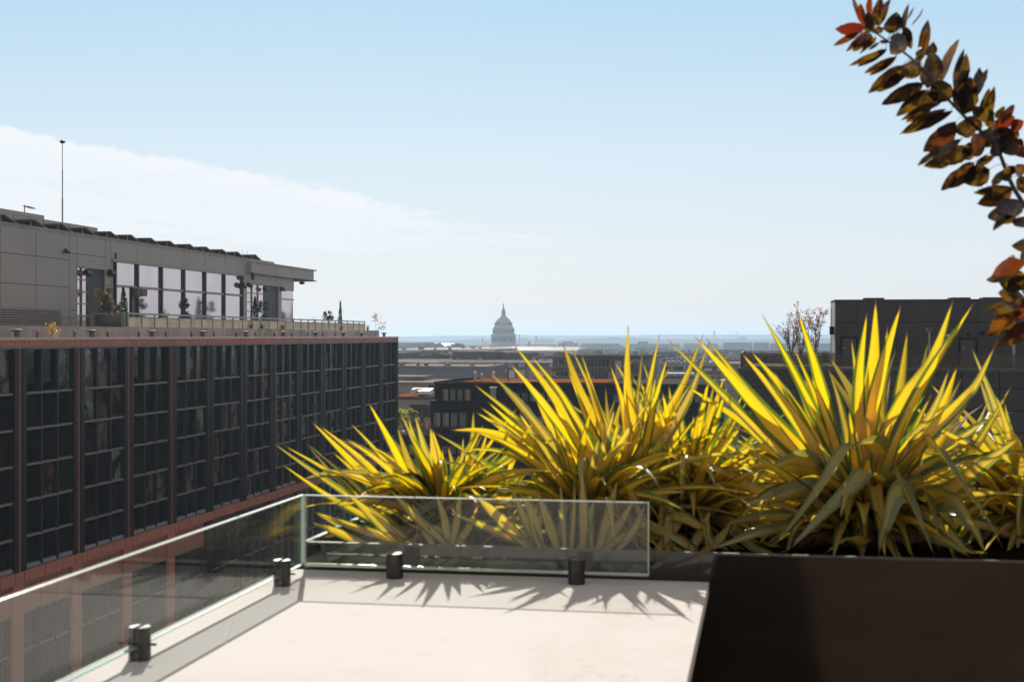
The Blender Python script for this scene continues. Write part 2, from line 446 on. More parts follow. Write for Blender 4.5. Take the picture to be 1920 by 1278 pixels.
def glass_panel(name, label, x0, x1, y0, y1, ends=(1, 1)):
    o = thing('wind_guard', label, 'wind guard', ((x0 + x1) / 2, (y0 + y1) / 2, DECK), 'panels of the glass wind guard')
    e = 0.0035
    MB().box(x0, x1, y0, y1, ZG0 + e, ZG1 - e).build('pane', MT['guard_glass'], o)
    b = MB().box(x0, x1, y0, y1, ZG1 - e + 0.0005, ZG1)
    b.build('top_edge', MT['glass_edge'], o, bevel=0.001)
    if x1 - x0 > y1 - y0: MB().tube([(x0, (y0 + y1) / 2, ZG0 + 0.001), (x1, (y0 + y1) / 2, ZG0 + 0.001)], TH * 0.46, 16).build('bottom_edge', MT['polished_edge'], o)
    else: MB().box(x0, x1, y0, y1, ZG0, ZG0 + e - 0.0005).build('bottom_edge', MT['green_edge'], o)
    v = MB(); v2 = MB()
    if x1 - x0 > y1 - y0:
        v.box(x0 - 0.003, x0 - 0.0003, y0, y1, ZG0, ZG1); v2.box(x1 + 0.0003, x1 + 0.003, y0, y1, ZG0, ZG1)
    else:
        v.box(x0, x1, y0 - 0.003, y0 - 0.0003, ZG0, ZG1); v2.box(x0, x1, y1 + 0.0003, y1 + 0.003, ZG0, ZG1)
    if ends[0]: v.build('side_edge', MT['glass_edge'], o)
    if ends[1]: v2.build('side_edge', MT['glass_edge'], o)
    return o
bx1 = onY(1215, 1000, GY).x
glass_panel('glass_panel', 'clear frameless glass panel along the back edge of the white counter, before the planter', GX + 0.012, bx1, GY - TH / 2, GY + TH / 2)
glass_panel('glass_panel', 'short clear glass panel at the far corner of the left edge of the counter', GX - TH / 2, GX + TH / 2, 3.772, GY + TH / 2, (0, 1))
glass_panel('glass_panel', 'long clear glass panel running down the left edge towards the viewer', GX - TH / 2, GX + TH / 2, 0.5, 3.764, (1, 0))

MT['clamp'] = pbr('clamp_metal', (0.055, 0.05, 0.048), 0.38, metal=0.7, var=0.3, scale=40)
MT['clamp_top'] = pbr('clamp_top_metal', (0.32, 0.31, 0.30), 0.3, metal=0.8, var=0.2, scale=60)
def clamp(x, y, alongx, label):
    o = thing('glass_clamp', label, 'glass clamp', (x, y, DECK), 'clamps holding the glass guard')
    hs = []
    for s in (-1, 1):
        poly = []
        for k in range(13):
            a = math.pi * k / 12
            u, v = 0.0265 * math.cos(a), 0.0265 * math.sin(a)
            v = max(v, 0.008) * s
            poly.append((x + u, y + v) if alongx else (x + v, y + u))
        if (s < 0) == alongx: poly = poly[::-1]
        MB().prism(poly, DECK, DECK + 0.079, 'z').build('half_cylinder', MT['clamp'], o, bevel=0.0012)
        cp = [(x + (px - x) * 0.93, y + (py_ - y) * 0.93) for px, py_ in poly]
        MB().prism(cp, DECK + 0.0785, DECK + 0.0805, 'z').build('top_cap', MT['clamp_top'], o)
    b = MB()
    if alongx: b.tube([(x + 0.0, y - 0.0275, DECK + 0.04), (x, y - 0.031, DECK + 0.04)], 0.004, 8)
    else: b.tube([(x + 0.0265, y, DECK + 0.038), (x + 0.042, y, DECK + 0.038)], 0.0035, 8)
    b.build('screw', MT['clamp'], o)
    return o
for px, lab in ((740, 'round dark clamp at the left end of the back glass panel, near the glass corner'), (1081, 'round dark clamp near the right end of the back glass panel')):
    p = onY(px, 1085, GY); clamp(p.x, GY, True, lab)
for px, lab in ((529, 'split round dark clamp on the left edge nearest the glass corner'), (262, 'split round dark clamp in the lower left, casting a shadow, nearest the viewer')):
    p = onX(px, 1100, GX); clamp(GX, p.y, False, lab)
clamp(GX, 1.6, False, 'split round dark clamp nearest the viewer end of the left glass panel')

# ================================================================ YUCCAS
def yucca_mat():
    m, nt = newmat('yucca_leaf')
    uv = nt.nodes.new('ShaderNodeUVMap'); uv.uv_map = 'leaf'
    rn = nt.nodes.new('ShaderNodeUVMap'); rn.uv_map = 'rnd'
    s1 = nt.nodes.new('ShaderNodeSeparateXYZ'); nt.links.new(uv.outputs[0], s1.inputs[0])
    s2 = nt.nodes.new('ShaderNodeSeparateXYZ'); nt.links.new(rn.outputs[0], s2.inputs[0])
    u, v = s1.outputs[0], s1.outputs[1]; r1, r2 = s2.outputs[0], s2.outputs[1]
    # fine streaks running along the blade, offset per leaf
    st = noise(nt, combine(nt, M(nt, 'MULTIPLY', u, 22.0), M(nt, 'MULTIPLY', v, 0.8), M(nt, 'MULTIPLY', r1, 37.0)), 1.0, 3, 0.6)
    a = M(nt, 'ABSOLUTE', M(nt, 'SUBTRACT', M(nt, 'MULTIPLY', u, 2.0), M(nt, 'ADD', 0.78, M(nt, 'MULTIPLY', r2, 0.44))))
    a = M(nt, 'ADD', a, M(nt, 'MULTIPLY', M(nt, 'SUBTRACT', st, 0.5), 0.5))
    core = M(nt, 'ADD', 0.30, M(nt, 'MULTIPLY', r1, 0.52))
    g = M(nt, 'MULTIPLY', M(nt, 'SUBTRACT', a, core), 7.0, clamp=True)
    inner = M(nt, 'MULTIPLY', maprange(nt, st, 0.62, 0.72), 0.35)
    g = M(nt, 'MAXIMUM', g, inner)
    dif = mixc(nt, g, (0.72, 0.59, 0.17), (0.13, 0.19, 0.075))
    tra = mixc(nt, g, (1.0, 0.65, 0.0), (0.13, 0.22, 0.012))
    # paler bloom on older leaves
    old = M(nt, 'MULTIPLY', maprange(nt, r2, 0.65, 0.95), 0.6)
    dif = mixc(nt, old, dif, (0.47, 0.55, 0.34)); tra = mixc(nt, M(nt, 'MULTIPLY', old, 0.6), tra, (0.5, 0.38, 0.10))
    tip = maprange(nt, M(nt, 'ADD', v, M(nt, 'MULTIPLY', M(nt, 'SUBTRACT', st, 0.5), 0.04)), 0.945, 0.985)
    dif = mixc(nt, tip, dif, (0.10, 0.055, 0.04)); tra = mixc(nt, tip, tra, (0.20, 0.09, 0.05))
    bl = noise(nt, combine(nt, M(nt, 'MULTIPLY', u, 4.0), M(nt, 'MULTIPLY', v, 14.0), M(nt, 'MULTIPLY', r1, 91.0)), 1.0, 4, 0.6)
    spot = M(nt, 'MULTIPLY', maprange(nt, bl, 0.68, 0.76), 0.45)
    dif = mixc(nt, spot, dif, (0.16, 0.10, 0.05)); tra = mixc(nt, spot, tra, (0.35, 0.18, 0.03))
    d = nt.nodes.new('ShaderNodeBsdfDiffuse'); nt.links.new(dif, d.inputs[0])
    t = nt.nodes.new('ShaderNodeBsdfTranslucent'); nt.links.new(tra, t.inputs[0])
    mx = nt.nodes.new('ShaderNodeMixShader'); mx.inputs[0].default_value = 0.62
    nt.links.new(d.outputs[0], mx.inputs[1]); nt.links.new(t.outputs[0], mx.inputs[2])
    gl = nt.nodes.new('ShaderNodeBsdfGlossy'); gl.inputs['Roughness'].default_value = 0.38
    fr = nt.nodes.new('ShaderNodeLayerWeight'); fr.inputs[0].default_value = 0.25
    m2 = nt.nodes.new('ShaderNodeMixShader'); nt.links.new(M(nt, 'ADD', 0.035, M(nt, 'MULTIPLY', fr.outputs[0], 0.2)), m2.inputs[0])
    nt.links.new(mx.outputs[0], m2.inputs[1]); nt.links.new(gl.outputs[0], m2.inputs[2])
    bp = nt.nodes.new('ShaderNodeBump'); bp.inputs['Strength'].default_value = 0.25; bp.inputs['Distance'].default_value = 0.002
    nt.links.new(st, bp.inputs['Height'])
    for q in (d, gl): nt.links.new(bp.outputs[0], q.inputs['Normal'])
    outp(nt, m2.outputs[0]); return m
MT['yucca'] = yucca_mat()
MT['thatch'] = leaf_mat('dead_yucca_leaf', (0.10, 0.07, 0.045), (0.16, 0.09, 0.03), 0.3, 0.0, 0.5)

def spline(pts, n):
    """Catmull-Rom through 3-D points, n samples."""
    p = [Vector(q) for q in pts]
    if len(p) == 2: return [p[0].lerp(p[1], i / (n - 1)) for i in range(n)]
    q = [p[0] * 2 - p[1]] + p + [p[-1] * 2 - p[-2]]
    seg = len(p) - 1; out = []
    ln = [(p[i + 1] - p[i]).length for i in range(seg)]; tot = sum(ln)
    for k in range(n):
        d = tot * k / (n - 1); i = 0
        while i < seg - 1 and d > ln[i]: d -= ln[i]; i += 1
        t = min(1, d / max(ln[i], 1e-6)); a, b, c, e = q[i], q[i + 1], q[i + 2], q[i + 3]
        out.append(0.5 * ((2 * b) + (c - a) * t + (2 * a - 5 * b + 4 * c - e) * t * t + (3 * b - a - 3 * c + e) * t ** 3))
    return out
def blade(mb, pts, width, rn, facing=0.7, n=18, fold=0.22, rnd=None, twist=0.55):
    """one strap leaf with a shallow V section, pointed tip; the outline is the plant's own"""
    c = spline(pts, n)
    r1, r2 = rnd if rnd else (rn.random(), rn.random())
    up = Vector((0, 0, 1)); view = (c[n // 2] - Vector((0, 0, EYE))).normalized()
    verts = []; uvs = []
    wprev = None; tw = rn.uniform(-twist, twist)
    for i, q in enumerate(c):
        s = i / (n - 1)
        t = (c[min(i + 1, n - 1)] - c[max(i - 1, 0)]).normalized()
        if wprev is None:
            wh = t.cross(up)
            if wh.length < 0.05: wh = t.orthogonal()
            wh.normalize(); wc = t.cross(view)
            if wc.length < 0.05: wc = wh.copy()
            wc.normalize()
            if wc.dot(wh) < 0: wh = -wh
            w = (wc * facing + wh * (1 - facing)).normalized()
        else:
            w = (wprev - t * wprev.dot(t)).normalized()
        wprev = w
        nrm = w.cross(t).normalized()
        a = tw * s
        w2 = w * math.cos(a) + nrm * math.sin(a); n2 = nrm * math.cos(a) - w * math.sin(a)
        if n2.z < 0: n2 = -n2
        prof = (0.55 + 0.45 * min(1, s / 0.35) ** 0.8) if s < 0.35 else max(0.0, 1 - ((s - 0.35) / 0.65) ** 1.75)
        prof = max(prof, 0.015)
        h = width * 0.5 * prof
        for k in (-2, -1, 0, 1, 2):
            f = k / 2
            verts.append(q + w2 * (h * f) + n2 * (abs(f) ** 1.3 * h * fold * 2))
            uvs.append((0.5 + f * 0.5, s))
    o = len(mb.v); mb.v += [tuple(x) for x in verts]
    if mb.uv is None: mb.uv = []; mb.uv2 = []
    mb.uv += uvs; mb.uv2 += [(r1, r2)] * len(verts)
    for i in range(n - 1):
        for k in range(4):
            b = o + i * 5 + k
            mb.f.append((b, b + 1, b + 6, b + 5)); mb.smooth.append(True); mb.mi.append(0)

def yucca(name, label, crown_px, t, keys, fill, seed, wid, frame=None):
    """crown_px: where the rosette's heart stands; keys: leaves one can follow in the photograph (tip first)"""
    rn = random.Random(seed)
    crown = P(crown_px[0], crown_px[1], t); crown.z = RIM - 0.05
    o = thing(name, label, 'yucca', tuple(crown), 'variegated yuccas in the black planter')
    mb = MB()
    for kf in keys:
        pts, opt = kf[0], (kf[1] if len(kf) > 1 else {})
        m = len(pts); dt = opt.get('d', rn.uniform(-0.22, 0.28)); fl = opt.get('t', None)
        p3 = []
        for i, (px, py) in enumerate(pts):
            s = 1 - i / (m - 1) if m > 1 else 0
            dep = fl[i] + t if fl else t + dt * s
            p3.append(P(px, py, dep))
        if not opt.get('free'):
            ang = rn.uniform(0, 6.28); rad = rn.uniform(0.0, 0.05)
            b = crown + Vector((math.cos(ang) * rad, math.sin(ang) * rad, rn.uniform(0.03, 0.12)))
            if (p3[-1] - b).length > 0.06: p3.append(b)
        p3 = p3[::-1]
        if len(p3) > 2 and 't' not in opt:
            for q_ in p3[1:-1]: q_ += Vector((rn.gauss(0, .008), rn.gauss(0, .012), rn.gauss(0, .006)))
        if len(p3) == 2:
            md = (p3[0] + p3[1]) / 2 + Vector((rn.gauss(0, .012), rn.gauss(0, .015), 0)); md.z += rn.uniform(0.0, 0.035) * (p3[1] - p3[0]).length * (1 if abs((p3[1] - p3[0]).normalized().z) < 0.9 else 0)
            p3 = [p3[0], md, p3[1]]
        blade(mb, p3, wid * (1.5 if 't' in opt else 1) * opt.get('w', rn.uniform(0.85, 1.15)), rn, opt.get('f', rn.uniform(0.55, 1.0)), opt.get('n', 20), 0.2, opt.get('r'), 0.12 if 't' in opt else 0.5)
    for (num, e0, e1, l0, l1, droop) in fill:
        for _ in range(num):
            az = rn.uniform(0, 2 * math.pi) if (e0 > 0 or rn.random() < 0.45) else R(rn.uniform(-155, -25)); e = R(rn.uniform(e0, e1) + (12 if e0 <= 0 else 0)); L = rn.uniform(l0, l1)
            d = Vector((math.cos(az) * math.cos(e), math.sin(az) * math.cos(e), math.sin(e)))
            b = crown + Vector((math.cos(az), math.sin(az), 0)) * rn.uniform(0, 0.06) + Vector((0, 0, rn.uniform(0.0, 0.14)))
            pts = []; q = b.copy(); dr = droop * rn.uniform(0.3, 1.6); kink = rn.uniform(0.4, 0.75) if rn.random() < 0.35 * (droop > 0.6) else 9
            for k in range(8):
                pts.append(q.copy()); s = k / 7
                d = (d + Vector((0, 0, -dr * (0.10 + 0.22 * s) - (1.0 if abs(s - kink) < 0.08 else 0)))).normalized()
                q = q + d * L / 7
                if q.z < RIM - 0.03 and PX0 < q.x < PX1: q.z = max(q.z, RIM - 0.06)
                if q.y < PY0 + 0.04: q.y = PY0 + 0.04 + rn.uniform(0, 0.02)
                if q.x < PX0 + 0.05 and q.z < RIM + 0.05: q.x = PX0 + 0.05
            blade(mb, pts, wid * rn.uniform(0.7, 1.1) * (1.2 if e0 <= 0 else 1.0), rn, rn.uniform(0.15, 0.85), 18, 0.22, (rn.random(), rn.random()))
    mb.build('leaves', MT['yucca'], o)
    th = MB()
    for _ in range(70):
        az = rn.uniform(0, 2 * math.pi); L = rn.uniform(0.12, 0.34); b = crown + Vector((math.cos(az) * 0.05, math.sin(az) * 0.05, rn.uniform(-0.02, 0.16)))
        d = Vector((math.cos(az), math.sin(az), rn.uniform(-0.7, 0.3))).normalized()
        e = b + d * L; e.y = max(e.y, PY0 + 0.05); e.z = max(e.z, RIM - 0.06)
        blade(th, [b, (b + e) / 2 + Vector((0, 0, 0.04)), e], rn.uniform(0.015, 0.03), rn, rn.random(), 8, 0.3)
    th.uv = th.uv2 = None
    th.build('dead_leaves', MT['thatch'], o)
    MB().lathe([(0.055, -0.1), (0.07, 0.0), (0.06, 0.12), (0.02, 0.2)], tuple(crown), 10).build('stem', MT['thatch'], o)
    return o

def Z(ox, oy, s, *pts): return [(ox + x / s, oy + y / s) for x, y in pts]
z1 = lambda *p: Z(500, 740, 3.363, *p)
z2 = lambda *p: Z(820, 600, 2.904, *p)
z3 = lambda *p: Z(1240, 560, 2.556, *p)

keysA = [
 (z1((38, 302), (400, 545), (800, 800)),), (z1((105, 315), (430, 520), (760, 790)),), (z1((92, 435), (420, 650), (760, 840)),),
 (z1((238, 292), (520, 545), (800, 800)),), (z1((250, 310), (470, 560), (780, 850)),), (z1((280, 165), (560, 440), (850, 760)), {'w': 1.2}),
 (z1((330, 190), (640, 480), (900, 800)), {'w': 1.1}), (z1((410, 355), (640, 580), (880, 830)),),
 (z1((640, 45), (800, 360), (960, 700)), {'w': 1.15, 'r': (0.7, 0.2)}), (z1((575, 340), (700, 600), (880, 860)),), (z1((650, 470), (780, 640), (930, 860)),),
 (z1((715, 470), (780, 650), (930, 860)), {'w': 0.7}), (z1((825, 205), (920, 460), (1010, 720)), {'w': 1.0}), (z1((890, 140), (970, 440), (1040, 720)),),
 (z1((935, 130), (1020, 450), (1080, 740)), {'w': 1.1}), (z1((1045, 215), (1090, 520), (1120, 780)), {'w': 1.3, 'r': (0.8, 0.3)}),
 (z1((1020, 330), (1070, 600), (1090, 800)), {'w': 0.8}), (z1((1145, 320), (1155, 560), (1140, 800)), {'w': 0.95, 'r': (0.75, 0.4)}),
 (z1((295, 735), (500, 850), (680, 940)), {'w': 0.8}), (z1((290, 805), (480, 880), (700, 950)), {'w': 0.8}),
 (z1((1305, 100), (1270, 420), (1200, 760)), {'w': 1.1}), (z1((1400, 200), (1330, 480), (1240, 760)),), (z1((610, 880), (760, 900), (900, 960)), {'w': 0.8}),
 (z1((760, 560), (1000, 690), (1240, 860)), {'w': 0.9, 'd': -0.25, 'r': (0.1, 0.5)}), (z1((910, 680), (970, 800), (1050, 930)), {'w': 0.7, 'r': (0.5, 1.0)}),
 (z1((1240, 260), (1230, 500), (1180, 800)), {'w': 0.8, 'r': (0.6, .95)}), (z1((450, 620), (700, 760), (930, 930)), {'d': -0.3}), (z1((740, 700), (880, 820), (1000, 930)), {'d': -0.35, 'r': (0.2, 0.8)}),
 (z1((1440, 440), (1380, 600), (1250, 840)), {'w': 0.8}), (z1((1160, 420), (1300, 500), (1250, 780), ), {'w': 0.7}),
]
keysB = [
 (z2((195, 345), (420, 540), (700, 850)),), (z2((275, 275), (480, 500), (760, 830)), {'w': 1.1}), (z2((270, 440), (480, 650), (760, 900)),),
 (z2((210, 500), (380, 610), (700, 860)),), (z2((70, 598), (240, 615), (430, 690), (700, 880)), {'w': 1.15, 'r': (0.85, 0.4)}), (z2((395, 235), (560, 450), (820, 800)), {'w': 1.15}),
 (z2((415, 130), (600, 420), (840, 780)), {'w': 1.2, 'r': (0.7, 0.5)}), (z2((505, 185), (680, 450), (860, 780)), {'r': (0.15, 0.2), 'w': 1.1}), (z2((525, 400), (640, 610), (800, 850)), {'r': (0.9, 0.5)}),
 (z2((680, 115), (780, 380), (920, 800)), {'w': 1.25, 'r': (0.8, 0.4)}), (z2((730, 150), (830, 420), (930, 780)), {'w': 1.1}), (z2((778, 165), (860, 420), (950, 760)), {'w': 1.2, 'r': (0.7, 0.3)}),
 (z2((710, 270), (790, 520), (900, 800)),), (z2((630, 450), (740, 650), (880, 880)), {'w': 1.1}), (z2((915, 360), (940, 540), (970, 760)), {'w': 0.7}),
 (z2((940, 240), (985, 470), (1015, 740)), {'w': 1.25, 'r': (0.85, 0.45)}), (z2((1040, 25), (1036, 340), (1040, 740)), {'w': 1.3, 'r': (0.8, 0.5), 'd': 0.1}), (z2((1018, 270), (1030, 500), (1035, 760)), {'w': 1.0}),
 (z2((1118, 150), (1085, 420), (1060, 740)), {'w': 0.85}), (z2((1210, 75), (1160, 380), (1090, 720)), {'w': 0.95}), (z2((1190, 300), (1130, 520), (1060, 780)),), (z2((1255, 195), (1190, 470), (1090, 780)), {'r': (0.3, 0.4)}),
 (z2((1452, 70), (1330, 350), (1180, 640), (1060, 860)), {'w': 1.1, 'r': (0.8, 0.4), 'd': 0.25}), (z2((1480, 120), (1350, 420), (1150, 760)), {'d': 0.35}), (z2((1415, 520), (1250, 720), (1050, 920)), {'w': 0.8, 'd': -0.3, 'r': (0.1, 0.2)}),
 (z2((1390, 330), (1260, 560), (1100, 800)), {'w': 0.9, 'd': 0.3}), (z2((840, 470), (800, 680), (780, 900)), {'w': 0.7, 'd': -0.4, 'r': (0.8, .3)}),
 (z2((650, 680), (665, 850), (670, 1050)), {'w': 0.55, 'd': -0.4, 'r': (0.2, .3)}), (z2((880, 640), (820, 850), (790, 1080)), {'w': 1.0, 'd': -0.45, 'r': (0.2, .9)}), (z2((970, 900), (930, 1060), (880, 1180)), {'w': 0.9, 'd': -0.45}),
 (z2((750, 820), (740, 960), (730, 1090)), {'w': 0.5, 'd': -0.4, 'r': (0.1, .2)}), (z2((290, 740), (420, 960), (480, 1040)), {'w': 0.6}), (z2((520, 880), (600, 1010), (640, 1150)), {'w': 0.9, 'd': -0.4}),
 (z2((310, 780), (420, 950), (560, 1080)), {'w': 0.8, 'd': -0.3}), (z2((180, 910), (330, 1030), (540, 1140)), {'w': 0.9, 'd': -0.35}), (z2((520, 560), (460, 700), (380, 850)), {'w': 0.6, 'free': 1}),
 (z2((560, 900), (590, 1010), (650, 1100)), {'w': 0.8, 'd': -.3}), (z2((450, 760), (620, 860), (800, 960)), {'w': 0.9}), (z2((300, 620), (560, 760), (800, 900)), {'w': 1.0}), (z2((600, 480), (760, 700), (900, 860)), {'w': 1.0, 'd': 0.3}),
]
keysC = [
 (z3((25, 190), (300, 460), (560, 720), (760, 900)), {'w': 1.0, 'r': (0.1, 0.6)}), (z3((160, 180), (440, 490), (660, 780)), {'w': 1.15, 'r': (0.8, 0.4), 'd': -0.1}), (z3((212, 185), (480, 500), (740, 780)), {'w': 1.0}),
 (z3((90, 400), (360, 590), (620, 790)), {'w': 0.8}), (z3((380, 255), (580, 520), (760, 780)), {'w': 1.0, 'r': (0.75, 0.4)}), (z3((425, 245), (640, 520), (800, 790)), {'w': 1.15}),
 (z3((480, 70), (580, 260), (720, 540), (830, 800)), {'w': 0.9, 'r': (0.05, 0.2), 'd': -0.2}), (z3((585, 280), (680, 390), (740, 560), (830, 780)), {'w': 1.0, 'r': (0.3, 1.0), 'd': 0.2}), (z3((650, 50), (720, 290), (790, 540), (860, 800)), {'w': 1.1, 'd': -0.15, 'r': (0.35, 0.5)}),
 (z3((630, 225), (720, 480), (830, 760)), {'w': 0.95, 'r': (0.15, 0.4)}), (z3((745, 270), (790, 500), (850, 760)), {'w': 1.15, 'r': (0.85, 0.5)}), (z3((800, 330), (850, 520), (890, 760)), {'w': 0.7, 'r': (0.2, .6)}),
 (z3((805, 275), (920, 490), (1000, 700)), {'w': 0.95, 'd': 0.35}), (z3((800, 340), (900, 520), (980, 700)), {'w': 0.9, 'd': 0.4}), (z3((910, 190), (935, 400), (950, 640)), {'w': 0.8, 'd': 0.15}),
 (z3((985, 65), (955, 380), (945, 720)), {'w': 1.1, 'r': (0.4, 0.2)}), (z3((1028, 5), (1000, 340), (960, 700)), {'w': 1.3, 'r': (0.9, 0.45)}), (z3((1148, 30), (1060, 340), (980, 720)), {'w': 1.2, 'r': (0.75, 0.3), 'd': -0.15}),
 (z3((1085, 130), (1060, 340), (1000, 660)), {'w': 0.7}), (z3((1125, 240), (1105, 420), (1050, 680)), {'w': 0.7, 'd': 0.3}), (z3((1180, 150), (1165, 380), (1110, 680)), {'w': 1.1, 'r': (0.5, 0.6), 'd': 0.2}),
 (z3((1280, 200), (1240, 380), (1120, 680)), {'w': 0.8, 'd': 0.25}), (z3((1400, 5), (1300, 270), (1170, 480), (1040, 800)), {'w': 1.35, 'r': (0.6, 0.7), 'd': -0.1}), (z3((1500, 15), (1330, 320), (1180, 540), (1060, 800)), {'w': 1.05, 'd': -0.2, 'r': (0.25, 0.4)}),
 (z3((1420, 320), (1310, 540), (1190, 760)), {'w': 1.15, 'r': (0.8, 0.4)}), (z3((1380, 335), (1290, 540), (1150, 760)), {'w': 0.9}), (z3((1440, 380), (1350, 560), (1220, 740)), {'w': 0.7, 'd': 0.3}),
 (z3((1600, 225), (1440, 460), (1270, 680), (1110, 880)), {'w': 1.2, 'r': (0.6, 0.75), 'd': -0.25}), (z3((1550, 365), (1450, 540), (1290, 740)), {'w': 0.9}), (z3((1680, 410), (1570, 600), (1450, 740), (1250, 880)), {'w': 0.85}),
 (z3((1570, 480), (1480, 620), (1360, 740)), {'w': 0.7, 'd': 0.3}), (z3((1590, 505), (1500, 620), (1380, 740)), {'w': 0.7, 'd': 0.4}), (z3((1685, 540), (1540, 590), (1390, 690), (1200, 860)), {'w': 0.9, 'd': 0.2}),
 (z3((1475, 560), (1400, 640), (1300, 760)), {'w': 0.9, 'r': (0.3, 1.0)}), (z3((1570, 575), (1450, 660), (1350, 760), (1200, 880)), {'w': 0.9, 'r': (0.2, 1.0)}),
 (z3((1722, 660), (1520, 800), (1380, 900), (1220, 1000)), {'w': 1.45, 'r': (0.25, 0.9), 'd': -0.35, 'f': 0.95}), (z3((1240, 560), (1180, 660), (1100, 800)), {'w': 0.7, 'd': .3}),
 # arching, folded and drooping leaves of the lower skirt (tip first)
 (z3((520, 1205), (650, 1060), (790, 880), (880, 740), (920, 712), (1000, 692), (1050, 735), (1060, 800)), {'w': 1.25, 'r': (0.25, 1.0), 't': [-0.42, -0.4, -0.36, -0.3, -0.28, -0.2, -0.12, -0.05], 'n': 40, 'f': 0.8}),
 (z3((610, 1205), (760, 1060), (920, 910), (985, 840), (1035, 850), (1060, 900)), {'w': 1.25, 'r': (0.2, 1.0), 't': [-0.46, -0.44, -0.4, -0.34, -0.26, -0.1], 'n': 36, 'f': 0.8}),
 (z3((1040, 1235), (1070, 1100), (1110, 950), (1150, 930), (1165, 960), (1170, 1040)), {'w': 1.5, 'r': (0.1, 0.95), 't': [-0.46, -0.46, -0.42, -0.36, -0.28, -0.1], 'n': 34, 'f': 1.0}),
 (z3((1310, 1235), (1230, 1060), (1160, 920), (1130, 860)), {'w': 1.2, 'r': (0.15, 0.9), 't': [-0.45, -0.42, -0.3, -0.15], 'f': 0.9}),
 (z3((1330, 1210), (1310, 1080), (1270, 960), (1220, 900)), {'w': 1.1, 'r': (0.2, 0.9), 't': [-0.4, -0.38, -0.28, -0.12], 'f': 0.9}),
 (z3((1640, 1200), (1560, 1060), (1430, 880), (1330, 730), (1290, 705), (1240, 790)), {'w': 1.15, 'r': (0.3, 0.9), 't': [-0.42, -0.38, -0.3, -0.2, -0.12, 0.0], 'n': 36, 'f': 0.9}),
 (z3((1560, 1240), (1500, 1110), (1430, 990), (1370, 970), (1290, 960)), {'w': 1.2, 'r': (0.15, 0.9), 't': [-0.46, -0.44, -0.36, -0.26, -0.1], 'n': 30}),
 (z3((1480, 1235), (1400, 1180), (1300, 1130), (1250, 1110)), {'w': 1.0, 'r': (0.1, 0.8), 't': [-0.45, -0.4, -0.3, -0.2]}),
 (z3((410, 885), (520, 820), (650, 770), (720, 790), (770, 880)), {'w': 1.1, 'r': (0.3, 1.0), 't': [-0.2, -0.18, -0.15, -0.08, 0], 'n': 30}),
 (z3((300, 785), (400, 735), (480, 715), (560, 740), (640, 800)), {'w': 1.0, 'r': (0.8, 0.9), 't': [0.0, 0, 0, 0, 0], 'n': 28}),
 (z3((380, 990), (540, 955), (680, 915), (780, 920), (850, 960)), {'w': 1.1, 'r': (0.2, 1.0), 't': [-0.3, -0.28, -0.22, -0.12, 0], 'n': 28}),
 (z3((5, 715), (140, 775), (300, 850), (500, 950), (760, 1000)), {'w': 1.15, 'r': (0.9, 0.5), 'd': -0.1}), (z3((0, 775), (160, 850), (330, 930), (600, 1000)), {'w': 0.9, 'r': (0.7, 0.6), 'd': 0.1}),
 (z3((780, 1225), (860, 1170), (920, 1150), (960, 1180)), {'w': 1.2, 'r': (0.3, 1.0), 't': [-0.46, -0.45, -0.42, -0.3], 'f': 0.7}),
 (z3((100, 690), (300, 760), (520, 860), (760, 960)), {'w': 0.9, 'r': (0.1, 0.4)}), (z3((210, 620), (330, 700), (480, 800), (700, 920)), {'w': 0.8, 'r': (0.2, 0.8)}),
 (z3((300, 640), (420, 720), (560, 820)), {'w': 0.8}), (z3((240, 1200), (420, 1130), (600, 1080), (760, 1060)), {'w': 1.0, 'd': -0.4, 'r': (0.1, .9)}), (z3((290, 1090), (440, 1050), (620, 1040), (800, 1040)), {'w': 1.1, 'd': -0.3, 'r': (0.2, .9)}),
]
keysD = [
 (z3((480, 1175), (330, 1090), (200, 1010), (60, 960)), {'w': 1.0, 'r': (0.4, 0.8), 'd': -0.35}), (z3((420, 950), (330, 1000), (180, 1100), (40, 1190)), {'w': 0.8, 'd': -0.3}), (z3((185, 1120), (100, 1180), (0, 1230)), {'w': 0.9, 'd': -0.3}),
 (z3((260, 470), (180, 660), (100, 830), (0, 960)), {'w': 0.8, 'r': (0.8, 0.4), 'd': -0.1}), (z3((-60, 980), (60, 970), (200, 1000), (330, 1060)), {'w': 1.1, 'r': (0.3, 1.0), 'free': 1, 'd': -0.2}),
 (z3((420, 1210), (300, 1160), (180, 1150), (60, 1190)), {'w': 1.1, 'r': (0.2, 1.0), 'd': -0.4}), (z3((170, 570), (90, 680), (0, 780)), {'w': 0.7}), (z3((130, 900), (250, 890), (400, 930)), {'w': 0.9, 'free': 1, 'r': (0.4, 0.9)}),
 (z3((330, 560), (240, 690), (120, 820)), {'w': 0.8, 'd': 0.2}), (z3((30, 850), (150, 860), (300, 900)), {'w': 0.9, 'free': 1, 'r': (0.6, 0.8)}), (z3((-140, 900), (-40, 960), (60, 1060)), {'w': 0.9}),
]
